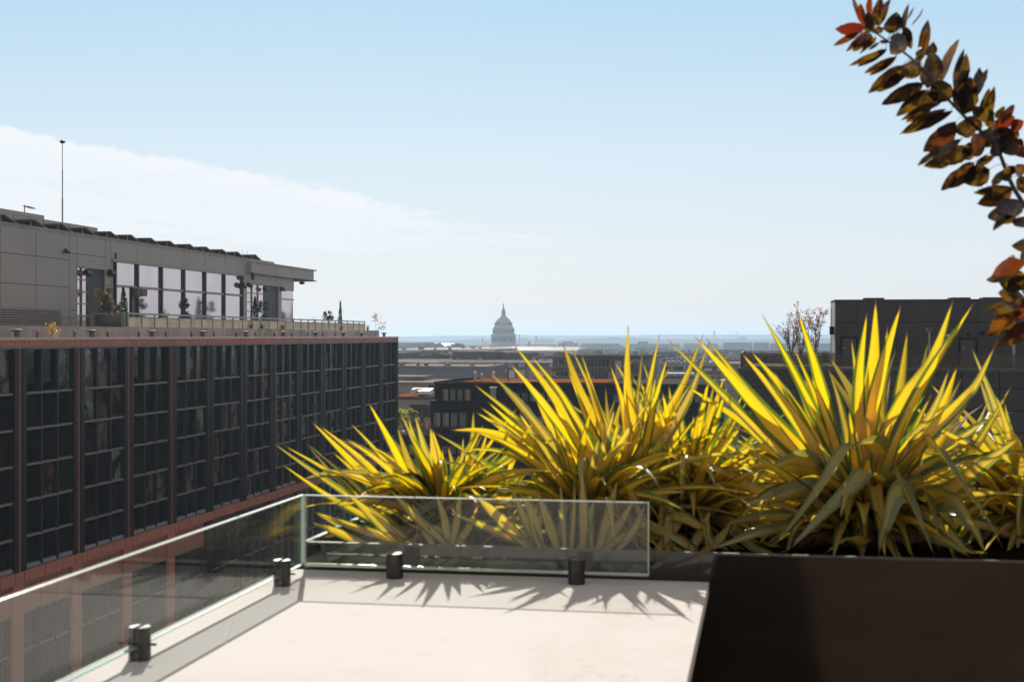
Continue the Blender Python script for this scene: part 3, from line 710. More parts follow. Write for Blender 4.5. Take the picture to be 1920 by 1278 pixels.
keysE = [
 (z3((1738, 880), (1640, 930), (1530, 985)), {'w': 1.0, 'r': (0.85, 0.4), 'd': -0.2}), (z3((1480, 740), (1560, 760), (1700, 860), (1800, 960)), {'w': 0.9}), (z3((1735, 870), (1700, 800), (1640, 770), (1600, 800), (1700, 1000)), {'w': 1.0, 'r': (0.4, 0.9), 'n': 30}),
 (z3((1600, 850), (1700, 900), (1850, 1000)), {'w': 0.8, 'r': (0.3, 0.5)}), (z3((1500, 940), (1650, 960), (1800, 1010)), {'w': 0.8, 'r': (0.4, 0.8)}), (z3((1740, 1260), (1690, 1130), (1620, 1010)), {'w': 0.7, 'r': (0.3, 0.3)}),
 (z3((1540, 700), (1650, 780), (1790, 920)), {'w': 0.8}), (z3((1700, 1180), (1600, 1060), (1650, 1000), (1780, 1020)), {'w': 0.9, 'r': (0.2, .9)}), (z3((1780, 690), (1790, 820), (1820, 960)), {'w': 0.9}),
 (z3((1900, 640), (1880, 800), (1840, 960)), {'w': 0.9}), (z3((2050, 700), (1960, 820), (1860, 960)), {'w': 0.9}),
]
z5 = lambda *p: Z(540, 900, 2.526, *p)
FR = lambda *a: dict(t=[-0.40, -0.43, -0.45], free=1, f=0.9, w=a[0] / 1.5, r=(min(1, a[1] + 0.15), a[2] * 0.72))
keysA += [(z5(*p), FR(*a)) for p, a in (
 (((115, 200), (230, 245), (380, 310)), (0.9, 0.5, 0.5)), (((130, 150), (350, 235), (620, 310)), (1.0, 0.4, 0.8)), (((280, 60), (420, 190), (560, 320)), (1.1, 0.6, 0.5)),
 (((585, 108), (630, 200), (690, 310)), (0.9, 0.6, 1.0)), (((480, 40), (600, 170), (760, 310)), (1.0, 0.2, 0.6)), (((640, 190), (740, 250), (860, 320)), (0.8, 0.5, 0.9)), (((380, 120), (480, 220), (600, 320)), (1.0, 0.3, 0.7)),
 (((700, 60), (740, 190), (760, 320)), (0.8, 0.7, 0.4)), (((240, 190), (380, 250), (520, 320)), (0.8, 0.5, 0.8)), (((820, 40), (800, 190), (770, 320)), (0.8, 0.5, 0.6)), (((560, 200), (700, 260), (830, 325)), (0.8, 0.2, 0.8)),
 (((900, 120), (850, 230), (790, 325)), (0.8, 0.6, 0.5)))]
keysB += [(z5(*p), FR(*a)) for p, a in (
 (((860, 30), (1000, 180), (1150, 325)), (1.1, 0.6, 0.6)), (((760, 150), (960, 230), (1180, 330)), (0.9, 0.1, 0.7)), (((1100, 60), (1150, 150), (1200, 330)), (1.0, 0.7, 0.5)), (((1180, 50), (1230, 190), (1280, 330)), (1.0, 0.5, 0.9)),
 (((1390, -60), (1400, 140), (1400, 335)), (1.0, 0.3, 0.9)), (((1560, 0), (1520, 160), (1470, 335)), (1.0, 0.4, 0.9)), (((1290, 20), (1300, 180), (1310, 330)), (0.7, 0.2, 0.4)), (((1360, 20), (1350, 180), (1340, 330)), (0.6, 0.1, 0.3)),
 (((1710, 195), (1600, 260), (1480, 335)), (0.9, 0.3, 0.9)), (((1000, 160), (1100, 240), (1230, 330)), (0.9, 0.4, 0.8)), (((920, 200), (1040, 260), (1150, 330)), (0.8, 0.6, 0.9)), (((1450, 90), (1420, 210), (1380, 335)), (0.9, 0.5, 0.6)),
 (((1220, 120), (1180, 220), (1130, 330)), (0.8, 0.5, 0.5)), (((1640, 90), (1560, 220), (1450, 335)), (0.9, 0.6, 0.7)), (((1060, 40), (1120, 180), (1200, 330)), (0.9, 0.3, 0.6)), (((1690, 120), (1640, 230), (1560, 335)), (0.8, 0.4, 0.8)))]
keysD += [(z5(*p), FR(*a)) for p, a in (
 (((1740, 210), (1850, 170), (1960, 220)), (1.0, 0.4, 0.95)), (((1730, 300), (1830, 270), (1940, 340)), (0.9, 0.3, 0.9)), (((1900, 150), (1820, 240), (1740, 340)), (0.9, 0.6, 0.8)), (((2000, 140), (1960, 240), (1900, 345)), (0.9, 0.4, 0.8)), (((1820, 100), (1800, 220), (1800, 345)), (0.9, 0.5, 0.6)), (((2100, 200), (2040, 280), (1960, 345)), (0.9, 0.5, 0.9)))]
yucca('yucca_plant', 'yellow and green yucca at the left end of the planter, leaning out over the street', (830, 1010), 5.2, keysA,
      [(20, 30, 75, 0.2, 0.45, 0.2), (36, 12, 55, 0.35, 0.58, 0.3), (40, -5, 40, 0.34, 0.58, 0.6)], 11, 0.036)
yucca('yucca_plant', 'tall yellow yucca in the middle, behind the right half of the back glass panel', (1100, 1005), 5.12, keysB,
      [(36, 35, 80, 0.3, 0.58, 0.2), (44, 12, 55, 0.45, 0.72, 0.3), (46, -5, 40, 0.4, 0.66, 0.65)], 12, 0.039)
yucca('yucca_plant', 'low dull yucca with arching leaves between the middle and the right yucca', (1290, 1010), 5.3, keysD,
      [(56, 25, 80, 0.38, 0.62, 0.25), (50, 12, 50, 0.4, 0.65, 0.5), (48, -5, 35, 0.4, 0.65, 0.7)], 13, 0.045)
yucca('yucca_plant', 'biggest yellow yucca on the right, with folded grey green leaves drooping in front', (1615, 1005), 5.05, keysC,
      [(40, 35, 80, 0.3, 0.62, 0.2), (24, 10, 45, 0.45, 0.7, 0.5), (36, -5, 34, 0.4, 0.66, 0.9)], 14, 0.053)
yucca('yucca_plant', 'yellow yucca cut off by the right edge, with drooping leaves', (1930, 1000), 5.2, keysE,
      [(46, 25, 75, 0.35, 0.6, 0.3), (30, 15, 50, 0.45, 0.65, 0.4), (50, -5, 32, 0.38, 0.62, 0.8)], 15, 0.046)

# ================================================================ SMOKE BUSH branch (top right)
MT['smoke_leaf'] = None
def smoke_mat():
    m, nt = newmat('smoke_bush_leaf')
    rn = nt.nodes.new('ShaderNodeUVMap'); rn.uv_map = 'rnd'; uv = nt.nodes.new('ShaderNodeUVMap'); uv.uv_map = 'leaf'
    s2 = nt.nodes.new('ShaderNodeSeparateXYZ'); nt.links.new(rn.outputs[0], s2.inputs[0])
    s1 = nt.nodes.new('ShaderNodeSeparateXYZ'); nt.links.new(uv.outputs[0], s1.inputs[0])
    r1, r2 = s2.outputs[0], s2.outputs[1]
    au = M(nt, 'ABSOLUTE', M(nt, 'SUBTRACT', s1.outputs[0], 0.5))
    wv = nt.nodes.new('ShaderNodeTexWave'); wv.inputs['Scale'].default_value = 1.0; wv.inputs['Distortion'].default_value = 1.5
    nt.links.new(combine(nt, M(nt, 'SUBTRACT', M(nt, 'MULTIPLY', s1.outputs[1], 3.2), M(nt, 'MULTIPLY', au, 3.0)), 0.0, r1), wv.inputs['Vector'])
    vein = maprange(nt, wv.outputs['Fac'], 0.75, 1.0)
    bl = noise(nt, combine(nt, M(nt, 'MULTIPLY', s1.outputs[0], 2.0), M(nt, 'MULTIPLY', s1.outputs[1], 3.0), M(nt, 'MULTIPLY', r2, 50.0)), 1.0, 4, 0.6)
    dif = ramp(nt, r1, [(0.0, (0.016, 0.015, 0.025)), (0.6, (0.028, 0.019, 0.028)), (0.85, (0.09, 0.03, 0.018)), (1.0, (0.16, 0.035, 0.02))])
    tra = ramp(nt, r1, [(0.0, (0.30, 0.26, 0.014)), (0.35, (0.46, 0.30, 0.012)), (0.65, (0.46, 0.15, 0.012)), (1.0, (0.40, 0.05, 0.02))])
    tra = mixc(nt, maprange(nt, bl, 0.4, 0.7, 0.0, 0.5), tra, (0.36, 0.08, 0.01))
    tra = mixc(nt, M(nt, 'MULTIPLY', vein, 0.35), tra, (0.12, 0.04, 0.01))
    leaf_shade = M(nt, 'MULTIPLY', maprange(nt, noise(nt, combine(nt, M(nt, 'MULTIPLY', s1.outputs[0], 1.3), M(nt, 'MULTIPLY', s1.outputs[1], 1.8), M(nt, 'MULTIPLY', r2, 71.0)), 1.0, 2, 0.5, 0.8), 0.60, 0.42), maprange(nt, r1, 0.95, 0.5))  # dark blotches in the leaf colour, imitating shade from neighbouring leaves
    tra = mixc(nt, M(nt, 'MULTIPLY', leaf_shade, 0.9), tra, (0.02, 0.012, 0.01))
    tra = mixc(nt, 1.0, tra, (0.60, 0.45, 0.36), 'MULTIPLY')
    d = nt.nodes.new('ShaderNodeBsdfDiffuse'); nt.links.new(dif, d.inputs[0])
    t = nt.nodes.new('ShaderNodeBsdfTranslucent'); nt.links.new(tra, t.inputs[0])
    mx = nt.nodes.new('ShaderNodeMixShader'); mx.inputs[0].default_value = 0.5
    nt.links.new(d.outputs[0], mx.inputs[1]); nt.links.new(t.outputs[0], mx.inputs[2])
    g = nt.nodes.new('ShaderNodeBsdfGlossy'); g.inputs['Roughness'].default_value = 0.33
    m2 = nt.nodes.new('ShaderNodeMixShader')
    fr = nt.nodes.new('ShaderNodeFresnel'); fr.inputs[0].default_value = 1.4
    nt.links.new(M(nt, 'MULTIPLY', fr.outputs[0], 0.12), m2.inputs[0]); nt.links.new(mx.outputs[0], m2.inputs[1]); nt.links.new(g.outputs[0], m2.inputs[2])
    bp = nt.nodes.new('ShaderNodeBump'); bp.inputs['Strength'].default_value = 0.4; bp.inputs['Distance'].default_value = 0.002
    nt.links.new(wv.outputs['Fac'], bp.inputs['Height'])
    for q in (d, g): nt.links.new(bp.outputs[0], q.inputs['Normal'])
    outp(nt, m2.outputs[0]); return m
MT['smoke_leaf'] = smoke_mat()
MT['twig'] = pbr('twig', (0.045, 0.028, 0.028), 0.6, var=0.3, scale=20)
def oval_leaf(mb, b, tip, width, rn, r1, roll=None):
    b, tip = Vector(b), Vector(tip); ax = tip - b; L = ax.length; t = ax.normalized()
    view = ((b + tip) / 2 - Vector((0, 0, EYE))).normalized()
    w = t.cross(view).normalized(); nrm = w.cross(t).normalized()
    a = rn.uniform(-0.6, 0.6) if roll is None else roll
    w2 = w * math.cos(a) + nrm * math.sin(a); n2 = nrm * math.cos(a) - w * math.sin(a)
    width = width / max(0.6, math.cos(a))
    n = 10; bend = rn.uniform(-0.12, 0.16) * L; cup = rn.uniform(0.1, 0.3); wob = [rn.uniform(0.93, 1.06) for _ in range(n + 1)]
    o = len(mb.v)
    if mb.uv is None: mb.uv = []; mb.uv2 = []
    r2 = rn.random()
    for i in range(n + 1):
        s = i / n
        q = b.lerp(tip, s) + n2 * (bend * math.sin(math.pi * s))
        pr = math.sin(math.pi * min(1, s ** 0.85)) ** 0.75 if 0 < s < 1 else 0.0
        pr = max(pr * wob[i], 0.03)
        h = width * 0.5 * pr
        for k in (-2, -1, 0, 1, 2):
            f = k / 2
            mb.v.append(tuple(q + w2 * (h * f) + n2 * (abs(f) ** 1.5 * h * cup)))
            mb.uv.append((0.5 + f * 0.5, s)); mb.uv2.append((r1, r2))
    for i in range(n):
        for k in range(4):
            c = o + i * 5 + k; mb.f.append((c, c + 1, c + 6, c + 5)); mb.smooth.append(True); mb.mi.append(0)
def smoke_bush():
    rn = random.Random(77); T = 3.9
    base = P(2060, 1010, 5.1); base.z = RIM - 0.08
    o = thing('smoke_bush', 'purple leaved smoke bush arching in from the right edge against the sky', 'shrub', tuple(base))
    s = lambda px, py, d=0.0: P(px, py, T + d)
    main = [base, s(2110, 800, 0.9), s(2080, 620, 0.5), s(1990, 480, 0.2), s(1920, 384), s(1890, 331), s(1868, 275), s(1812, 222), s(1770, 178), s(1722, 122), s(1690, 95), s(1662, 76), s(1640, 60), s(1628, 34)]
    mp = spline(main, 60)
    st = MB(); st.tube(mp, [0.016 * (1 - i / 62) + 0.0016 for i in range(60)], 8)
    st.tube(spline([s(2070, 640, 0.5), s(1990, 600, 0.1), s(1935, 570, 0), s(1915, 540, -0.02)], 14), [0.007 - 0.0003 * i for i in range(14)], 6)
    st.tube(spline([s(1985, 475, 0.2), s(1960, 400, 0.1), s(1925, 300, 0.1), s(1905, 260, 0.06)], 14), [0.006 - 0.0003 * i for i in range(14)], 6)
    lf = MB()
    def L(ox, oy, sc, rows):
        for row in rows:
            tx, ty, bx, by, wd = row[:5]; r1 = row[5] if len(row) > 5 else rn.uniform(0.0, 0.42)
            d0 = rn.uniform(-0.10, 0.12); d1 = d0 + rn.uniform(-0.05, 0.05)
            pb_, pt_ = P(ox + bx / sc, oy + by / sc, T + d0 * 0.5), P(ox + tx / sc, oy + ty / sc, T + d1)
            oval_leaf(lf, pb_ + (pb_ - pt_) * 0.05, pt_, 1.1 * wd / sc / F * T, rn, r1)
            if rn.random() < 0.5:
                of = Vector((rn.gauss(0, 0.012), rn.uniform(0.02, 0.09), rn.gauss(0, 0.012))); oval_leaf(lf, pb_ + of, pt_ + of * 1.2 + Vector((rn.gauss(0, .012), 0, rn.gauss(0, .012))), 0.85 * wd / sc / F * T, rn, rn.uniform(0, 0.5))
            # a thin stalk back to the nearest point of the stem
            near = min(mp, key=lambda q: (q - pb_).length)
            if (near - pb_).length < 0.12: st.tube([pb_, pb_.lerp(near, 0.5) + Vector((0, 0, 0.004)), near], 0.0009, 4, False)
    L(1540, 0, 6.39, [(165, 350, 510, 330, 150, 1.0), (465, 45, 530, 300, 95, 1.0), (590, -50, 590, 200, 70, 0.9), (715, -50, 640, 240, 120, 0.8), (560, 150, 575, 395, 120, 0.3), (700, 100, 650, 300, 110, 0.1), (812, 58, 680, 312, 45, 0.1), (140, 552, 440, 400, 75, 0.8), (328, 565, 548, 400, 85, 0.7), (373, 618, 525, 470, 90, 0.1), (488, 598, 655, 465, 75, 0.4), (565, 606, 692, 514, 34), (700, 498, 792, 512, 44, 0.6),
        (900, 145, 830, 395, 190, 0.1), (1048, 45, 980, 355, 70, 0.2), (1112, 82, 1040, 220, 24), (1080, 590, 1010, 335, 115, 0.0), (830, 650, 990, 430, 210, 0.05), (430, 802, 772, 600, 90, 0.1), (512, 880, 880, 690, 90, 0.5), (575, 908, 890, 690, 80, 0.2), (560, 1118, 960, 800, 150, 0.1), (720, 1060, 1000, 840, 100, 0.5), (900, 860, 1185, 770, 170, 0.1), (940, 900, 1200, 850, 130, 0.35), (718, 1256, 1205, 1010, 170, 0.15), (1278, 238, 1195, 710, 120, 0.3), (720, 400, 640, 330, 110, 0.4)])
    L(1680, 60, 5.325, [(372, 98, 320, 235, 100, 0.1), (350, 190, 380, 500, 180, 0.1), (440, 330, 350, 500, 90, 0.35), (632, 70, 458, 395, 85, 0.3), (702, 215, 600, 575, 100, 0.1), (832, 352, 770, 600, 110, 0.0), (745, 450, 690, 805, 190, 0.05), (985, 540, 885, 895, 85, 0.0), (930, 560, 870, 880, 110, 0.1), (930, 760, 905, 935, 90, 0.2), (800, 740, 820, 900, 110, 0.1), (1182, 728, 1055, 875, 80, 0.8), (325, 690, 540, 540, 220, 0.05), (0, 842, 315, 590, 120, 0.1), (90, 800, 350, 680, 160, 0.1), (48, 885, 400, 710, 70, 0.1), (75, 1018, 545, 800, 95, 0.15), (272, 1195, 580, 910, 190, 0.55), (310, 1275, 640, 1080, 80, 0.05), (565, 975, 810, 900, 190, 0.1), (690, 860, 850, 960, 130, 0.4),
        (1190, 850, 1000, 970, 140, 1.0), (1278, 890, 1150, 960, 110, 0.95), (930, 870, 1080, 980, 150, 0.7), (860, 1060, 1010, 960, 170, 0.5), (1080, 1110, 1020, 960, 180, 0.1), (1150, 1000, 1020, 1080, 190, 0.1), (960, 1120, 1080, 1020, 200, 0.0), (1180, 1130, 1060, 1030, 160, 0.1), (1230, 1050, 1120, 1000, 150, 0.05), (760, 1190, 900, 1080, 190, 0.6), (1040, 1240, 1000, 1080, 170, 0.1), (1190, 1230, 1100, 1100, 150, 0.1), (1278, 1180, 1150, 1100, 150, 0.6)])
    L(1700, 250, 5.81, [(358, 332, 700, 185, 185, 0.05), (470, 600, 720, 330, 160, 0.5), (620, 540, 890, 400, 220, 0.05), (745, 355, 950, 265, 75, 0.3), (1020, 500, 1130, 375, 120, 0.15), (1170, 350, 1080, 450, 110, 0.15), (770, 770, 1130, 640, 170, 0.45), (770, 620, 1150, 610, 110, 0.05), (1000, 850, 1240, 735, 210, 0.1), (912, 935, 1070, 840, 95, 0.1), (1180, 1010, 1300, 910, 140, 0.1), (1140, 1225, 1350, 1190, 150, 0.25), (1190, 450, 1290, 350, 120, 0.3), (1210, 620, 1290, 480, 120, 0.1), (1240, 560, 1320, 640, 100, 0.2)])
    L(1800, 420, 5.325, [(322, 505, 640, 405, 150, 0.75), (262, 557, 450, 540, 60, 0.05), (500, 540, 660, 650, 190, 0.2), (420, 640, 600, 560, 130, 0.3), (382, 690, 640, 735, 160, 0.2), (258, 842, 590, 825, 100, 0.05), (320, 890, 610, 880, 70, 0.2), (275, 1085, 590, 925, 125, 0.55), (435, 1148, 660, 990, 100, 0.75), (498, 1215, 680, 1075, 115, 0.1), (560, 960, 660, 760, 120, 0.8), (640, 1130, 680, 960, 110, 0.8), (600, 380, 680, 300, 120, 0.1)])
    for _ in range(46):   # leaves of the rest of the bush, beyond the right edge
        q = rn.choice(mp[6:26]) if rn.random() < 0.7 else s(1930, 570, rn.uniform(-.05, .05))
        d = Vector((rn.uniform(-1, 1), rn.uniform(-1, 1), rn.uniform(-0.6, 0.8))).normalized()
        d.x = abs(d.x)
        oval_leaf(lf, q + d * 0.02 + Vector((0.03, 0, 0)), q + d * rn.uniform(0.09, 0.13) + Vector((0.03, 0, 0)), 0.045, rn, rn.random() * 0.8)
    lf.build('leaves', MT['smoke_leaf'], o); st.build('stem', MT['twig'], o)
smoke_bush()

# ================================================================ LEFT OFFICE BUILDING
MT['red_panel'] = pbr('red_panel', (0.52, 0.205, 0.145), 0.6, spec=0.2, var=0.10, scale=0.3)
MT['red_strip'] = pbr('red_strip', (0.27, 0.105, 0.075), 0.6, spec=0.2, var=0.1)
MT['coping'] = pbr('coping', (0.68, 0.46, 0.385), 0.5, var=0.08, scale=0.5)
MT['joint'] = pbr('joint', (0.05, 0.02, 0.018), 0.8, var=0.1)
MT['office_glass'] = mirror_glass('office_glass', (0.012, 0.010, 0.010), wav=0.03, wscale=0.5, rough=0.015, var=0.85, ior=1.42)
MT['office_glass_pale'] = mirror_glass('office_glass_pale', (0.105, 0.096, 0.090), wav=0.03, wscale=0.5, rough=0.02, var=0.7, ior=1.55, vscale=0.9)  # pale panes: some blinds, and bright reflections put into the glass colour
MT['office_glass_warm'] = mirror_glass('office_glass_warm', (0.075, 0.042, 0.032), wav=0.03, wscale=0.5, rough=0.02, var=0.8, ior=1.55, vscale=0.7)
MT['office_glass_green'] = mirror_glass('office_glass_green', (0.11, 0.15, 0.115), wav=0.04, wscale=0.4, rough=0.02, var=0.9, ior=1.55, vscale=0.8)  # greenish light of lit rooms put into the pane colour
MT['office_core'] = pbr('office_core', (0.02, 0.02, 0.02), 0.8)
MT['sill_light'] = pbr('sill_light', (0.30, 0.31, 0.37), 0.35, var=0.1)
XW = -54.1
YB = lambda k: 94.85 + 8.98 * k
K0, K1 = -3, 12
YE = YB(12)
ZT = EYE - 0.13                     # top of the coping
ROWS = [EYE - 0.95, EYE - 4.32, EYE - 7.0, EYE - 9.67, EYE - 12.35, EYE - 15.03, EYE - 17.45]
ob = thing('office_building', 'long dark glass office building with red metal bands across the street on the left', 'building', (XW - 12, (YB(K0) + YE) / 2, 0))
b = MB().box(XW - 0.55, XW - 26, YB(K0), YE - 0.35, 0, EYE - 0.42); b.build('wall', MT['office_core'], ob)
MB().box(XW - 0.6, XW - 26, YB(K0), YE - 0.4, EYE - 0.4, EYE - 0.3).build('roof', MT['paving'], ob)
# red band under the coping, its panel joints
b = MB().box(XW + 0.02, XW - 0.5, YB(K0), YE + 0.05, EYE - 0.82, ZT - 0.21, 0)
y = YB(K0); 
for k in range(K0, 12):
    for f in (0.0, 0.03, 0.11, 0.37, 0.66, 0.89):
        b.box(XW + 0.018, XW + 0.024, YB(k) + 8.98 * f - 0.02, YB(k) + 8.98 * f + 0.02, EYE - 0.80, ZT - 0.215, 1)
b.build('parapet_band', [MT['red_panel'], MT['joint']], ob)
b = MB().box(XW + 0.10, XW - 0.55, YB(K0), YE + 0.12, ZT - 0.21, ZT, 0)
for k in range(K0, 12):
    for f in (0.28, 0.93): b.box(XW + 0.098, XW + 0.104, YB(k) + 8.98 * f - 0.015, YB(k) + 8.98 * f + 0.015, ZT - 0.2, ZT - 0.01, 1)
b.build('coping', [MT['coping'], MT['joint']], ob)
MB().box(XW - 0.02, XW - 0.5, YB(K0), YE, EYE - 0.97, EYE - 0.825).build('head_trim', MT['transom'], ob)
# red sill band
b = MB().box(XW + 0.03, XW - 0.5, YB(K0), YE + 0.03, EYE - 18.35, EYE - 17.5, 0)
for k in range(K0, 12):
    for f in (0.03, 0.11, 0.37, 0.66, 0.89): b.box(XW + 0.028, XW + 0.036, YB(k) + 8.98 * f - 0.025, YB(k) + 8.98 * f + 0.025, EYE - 18.33, EYE - 17.52, 1)
b.build('sill_band', [MT['red_panel'], MT['joint']], ob)
# piers between the bays
for k in range(K0, 13):
    y = YB(k)
    if k == 12:
        MB().box(XW + 0.05, XW - 0.5, y - 0.85, y, EYE - 17.5, EYE - 0.97).build('pier', MT['facade_frame'], ob); continue
    pr = MB()
    pr.box(XW - 0.02, XW - 0.5, y - 1.0, y - 0.42, EYE - 17.5, EYE - 0.97, 0)
    pr.box(XW - 0.06, XW - 0.5, y - 0.41, y - 0.02, EYE - 17.5, EYE - 0.97, 1 if k < 4 else 0)
    pr.box(XW + 0.02, XW - 0.5, y, y + 0.62, EYE - 17.5, EYE - 0.97, 0)
    pr.build('pier', [MT['facade_frame'], MT['red_strip']], ob)
rn = random.Random(3)
for k in range(K0, 12):
    y0, y1 = YB(k) + 0.63, YB(k + 1) - (0.86 if k == 11 else 1.01)
    w3 = (y1 - y0) / 3
    for r in range(6):
        zt, zb = ROWS[r], ROWS[r + 1]
        g = MB()
        for c in range(3):
            pm = rn.choice([0] * 10 + [1, 1, 2, 3]) if r < 5 or rn.random() < 0.5 else 0
            a = rn.uniform(-0.006, 0.006); a2 = rn.uniform(-0.004, 0.004)
            ya, yb = y0 + c * w3 + 0.12, y0 + (c + 1) * w3 - 0.12
            xs = XW - 0.42
            g.add([(xs - a - a2, ya, zb + 0.09), (xs + a - a2, yb, zb + 0.09), (xs + a + a2, yb, zt - 0.09), (xs - a + a2, ya, zt - 0.09)], [(0, 1, 2, 3)], mi=pm)
            g.add([(xs - 0.05, ya, zb + 0.09), (xs - 0.05, yb, zb + 0.09), (xs - 0.05, yb, zt - 0.09), (xs - 0.05, ya, zt - 0.09)], [(3, 2, 1, 0)])
        wnd = g.build('window', [MT['office_glass'], MT['office_glass_pale'], MT['office_glass_warm'], MT['office_glass_green']], ob)
        f = MB()
        for c in range(4):
            yc = y0 + c * w3
            if c in (1, 2): f.box(XW - 0.12, XW - 0.5, yc - 0.13, yc + 0.13, zb + 0.08, zt - 0.08, 0)
        f.box(XW - 0.16, XW - 0.5, y0, y1, zt - 0.08, zt, 1) if r == 0 else None
        f.box(XW - 0.16, XW - 0.5, y0, y1, zb - 0.08 if r < 5 else zb, zb + 0.08, 1)
        if r == 5: f.box(XW - 0.18, XW - 0.42, y0, y1, zb + 0.081, zb + 0.3, 2)
        f.build('window_frame', [MT['facade_frame'], MT['transom'], MT['sill_light']], wnd)
# below the sill band: red panels and pilasters near, glass far
for k in range(K0, 12):
    y = YB(k)
    if k < 4:
        q = MB().box(XW - 0.28, XW - 0.54, y + 0.2, YB(k + 1) - 1.3, EYE - 20.6, EYE - 18.36, 0)
        for f in (0.35, 0.62): q.box(XW - 0.275, XW - 0.285, y + 8.98 * f - 0.02, y + 8.98 * f + 0.02, EYE - 20.6, EYE - 18.36, 1)
        q.box(XW - 0.27, XW - 0.29, y + 0.2, YB(k + 1) - 1.3, EYE - 18.75, EYE - 18.70, 1)
        q.build('spandrel', [MT['red_panel'], MT['joint']], ob)
    MB().box(XW + 0.01, XW - 0.54, y - 1.3, y + 0.19, 0, EYE - 18.36).build('pilaster', MT['red_panel'] if k < 4 else MT['facade_frame'], ob)
    zt = EYE - 20.65 if k < 4 else EYE - 18.6
    g = MB()
    for c in range(3):
        w3 = 7.4 / 3; ya = y + 0.3 + c * w3
        g.add([(XW - 0.45, ya + 0.1, 0.4), (XW - 0.45, ya + w3 - 0.1, 0.4), (XW - 0.45, ya + w3 - 0.1, zt), (XW - 0.45, ya + 0.1, zt)], [(0, 1, 2, 3)])
        g.add([(XW - 0.5, ya + 0.1, 0.4), (XW - 0.5, ya + w3 - 0.1, 0.4), (XW - 0.5, ya + w3 - 0.1, zt), (XW - 0.5, ya + 0.1, zt)], [(3, 2, 1, 0)])
    sw = g.build('shop_window', MT['office_glass'], ob)
    f = MB()
    for c in range(4): f.box(XW - 0.2, XW - 0.54, y + 0.2 + c * 7.4 / 3, y + 0.4 + c * 7.4 / 3, 0.2, zt, 0)
    for zz in (3.4, 6.4, zt - 0.1): f.box(XW - 0.25, XW - 0.54, y + 0.41, y + 7.6, zz, zz + 0.14, 1)
    f.build('shop_frame', [MT['facade_frame'], MT['transom']], sw)
MB().box(XW + 0.05, XW - 25.9, YE - 0.34, YE, 0.0, EYE - 0.425).build('end_wall', MT['facade_frame'], ob)

# ---- stained stone upstand behind the parapet
def stain_mat():
    m, nt = newmat('stained_stone')
    b = nt.nodes.new('ShaderNodeBsdfPrincipled'); pos = objco(nt)
    sp = nt.nodes.new('ShaderNodeSeparateXYZ'); nt.links.new(pos, sp.inputs[0])
    sl = M(nt, 'FLOOR', M(nt, 'DIVIDE', sp.outputs[1], 2.4))
    wn_ = nt.nodes.new('ShaderNodeTexWhiteNoise'); wn_.noise_dimensions = '1D'; nt.links.new(sl, wn_.inputs['W'])
    n = noise(nt, combine(nt, 0.0, M(nt, 'MULTIPLY', sp.outputs[1], 1.6), M(nt, 'MULTIPLY', sp.outputs[2], 0.5)), 1.0, 6, 0.7, 0.8)
    c = mixc(nt, wn_.outputs['Value'], (0.30, 0.285, 0.275), (0.50, 0.47, 0.455))
    c = mixc(nt, maprange(nt, n, 0.52, 0.68, 0, 0.7), c, (0.60, 0.55, 0.52))
    c = mixc(nt, maprange(nt, n, 0.48, 0.34, 0, 0.6), c, (0.33, 0.20, 0.12))
    nt.links.new(c, b.inputs['Base Color']); b.inputs['Roughness'].default_value = 0.7
    outp(nt, b.outputs[0]); return m
MT['stained'] = stain_mat()
XU = -57.0
u0 = YB(K0); u1 = onX(711, 620, XU).y
up = thing('roof_upstand', 'stained grey stone upstand wall running along the office roof behind the red parapet', 'wall', (XU - 0.3, (u0 + u1) / 2, EYE - 0.3))
zu = onX(240, 613, XU).z
MB().box(XU, XU - 0.6, u0, u1, EYE - 0.3, zu).build('upstand_wall', MT['stained'], up)
MB().box(XU - 0.61, XU - 12, onX(150, 600, -60).y - 30, u1 - 3.0, zu - 0.25, zu - 0.02).build('terrace_deck', MT['paving'], up)

# ---- vents along the parapet
MT['vent'] = pbr('vent', (0.12, 0.11, 0.105), 0.7, var=0.15)
XV = -55.6
ORD = ['first', 'second', 'third', 'fourth', 'fifth', 'sixth', 'seventh', 'eighth', 'ninth', 'tenth', 'eleventh', 'twelfth', 'thirteenth', 'fourteenth', 'fifteenth', 'sixteenth', 'seventeenth', 'eighteenth', 'nineteenth', 'twentieth', 'twenty-first', 'twenty-second']
for i, px in enumerate([32, 172, 285, 380, 461, 531, 592, 644, 678, 720]):
    p = onX(px, 630, XV); p.z = EYE - 0.3
    o = thing('roof_vent', f'flat topped round roof vent behind the red parapet, {ORD[i]} of its kind from the left', 'vent', tuple(p), 'flat topped vents behind the parapet')
    MB().lathe([(0.21, 0), (0.21, 0.62)], tuple(p), 12).build('pipe', MT['vent'], o)
    MB().lathe([(0.36, 0.62), (0.45, 0.66), (0.45, 0.72), (0.30, 0.78), (0.02, 0.8)], tuple(p), 14).build('cap', MT['vent'], o)
for i, px in enumerate([70, 140, 202, 260, 311, 359, 401, 443, 479, 514, 547, 577, 605, 628]):
    p = onX(px, 630, XV); p.z = EYE - 0.3
    o = thing('vent_pipe', f'slim capped vent pipe behind the red parapet, {ORD[i]} slim one from the left', 'pipe', tuple(p), 'slim vent pipes behind the parapet')
    MB().lathe([(0.12, 0), (0.12, 0.62)], tuple(p), 10).build('pipe', MT['vent'], o)
    MB().lathe([(0.15, 0.62), (0.15, 0.72), (0.05, 0.8), (0.05, 0.95), (0.02, 1.0)], tuple(p), 10).build('cap', MT['steel'], o)

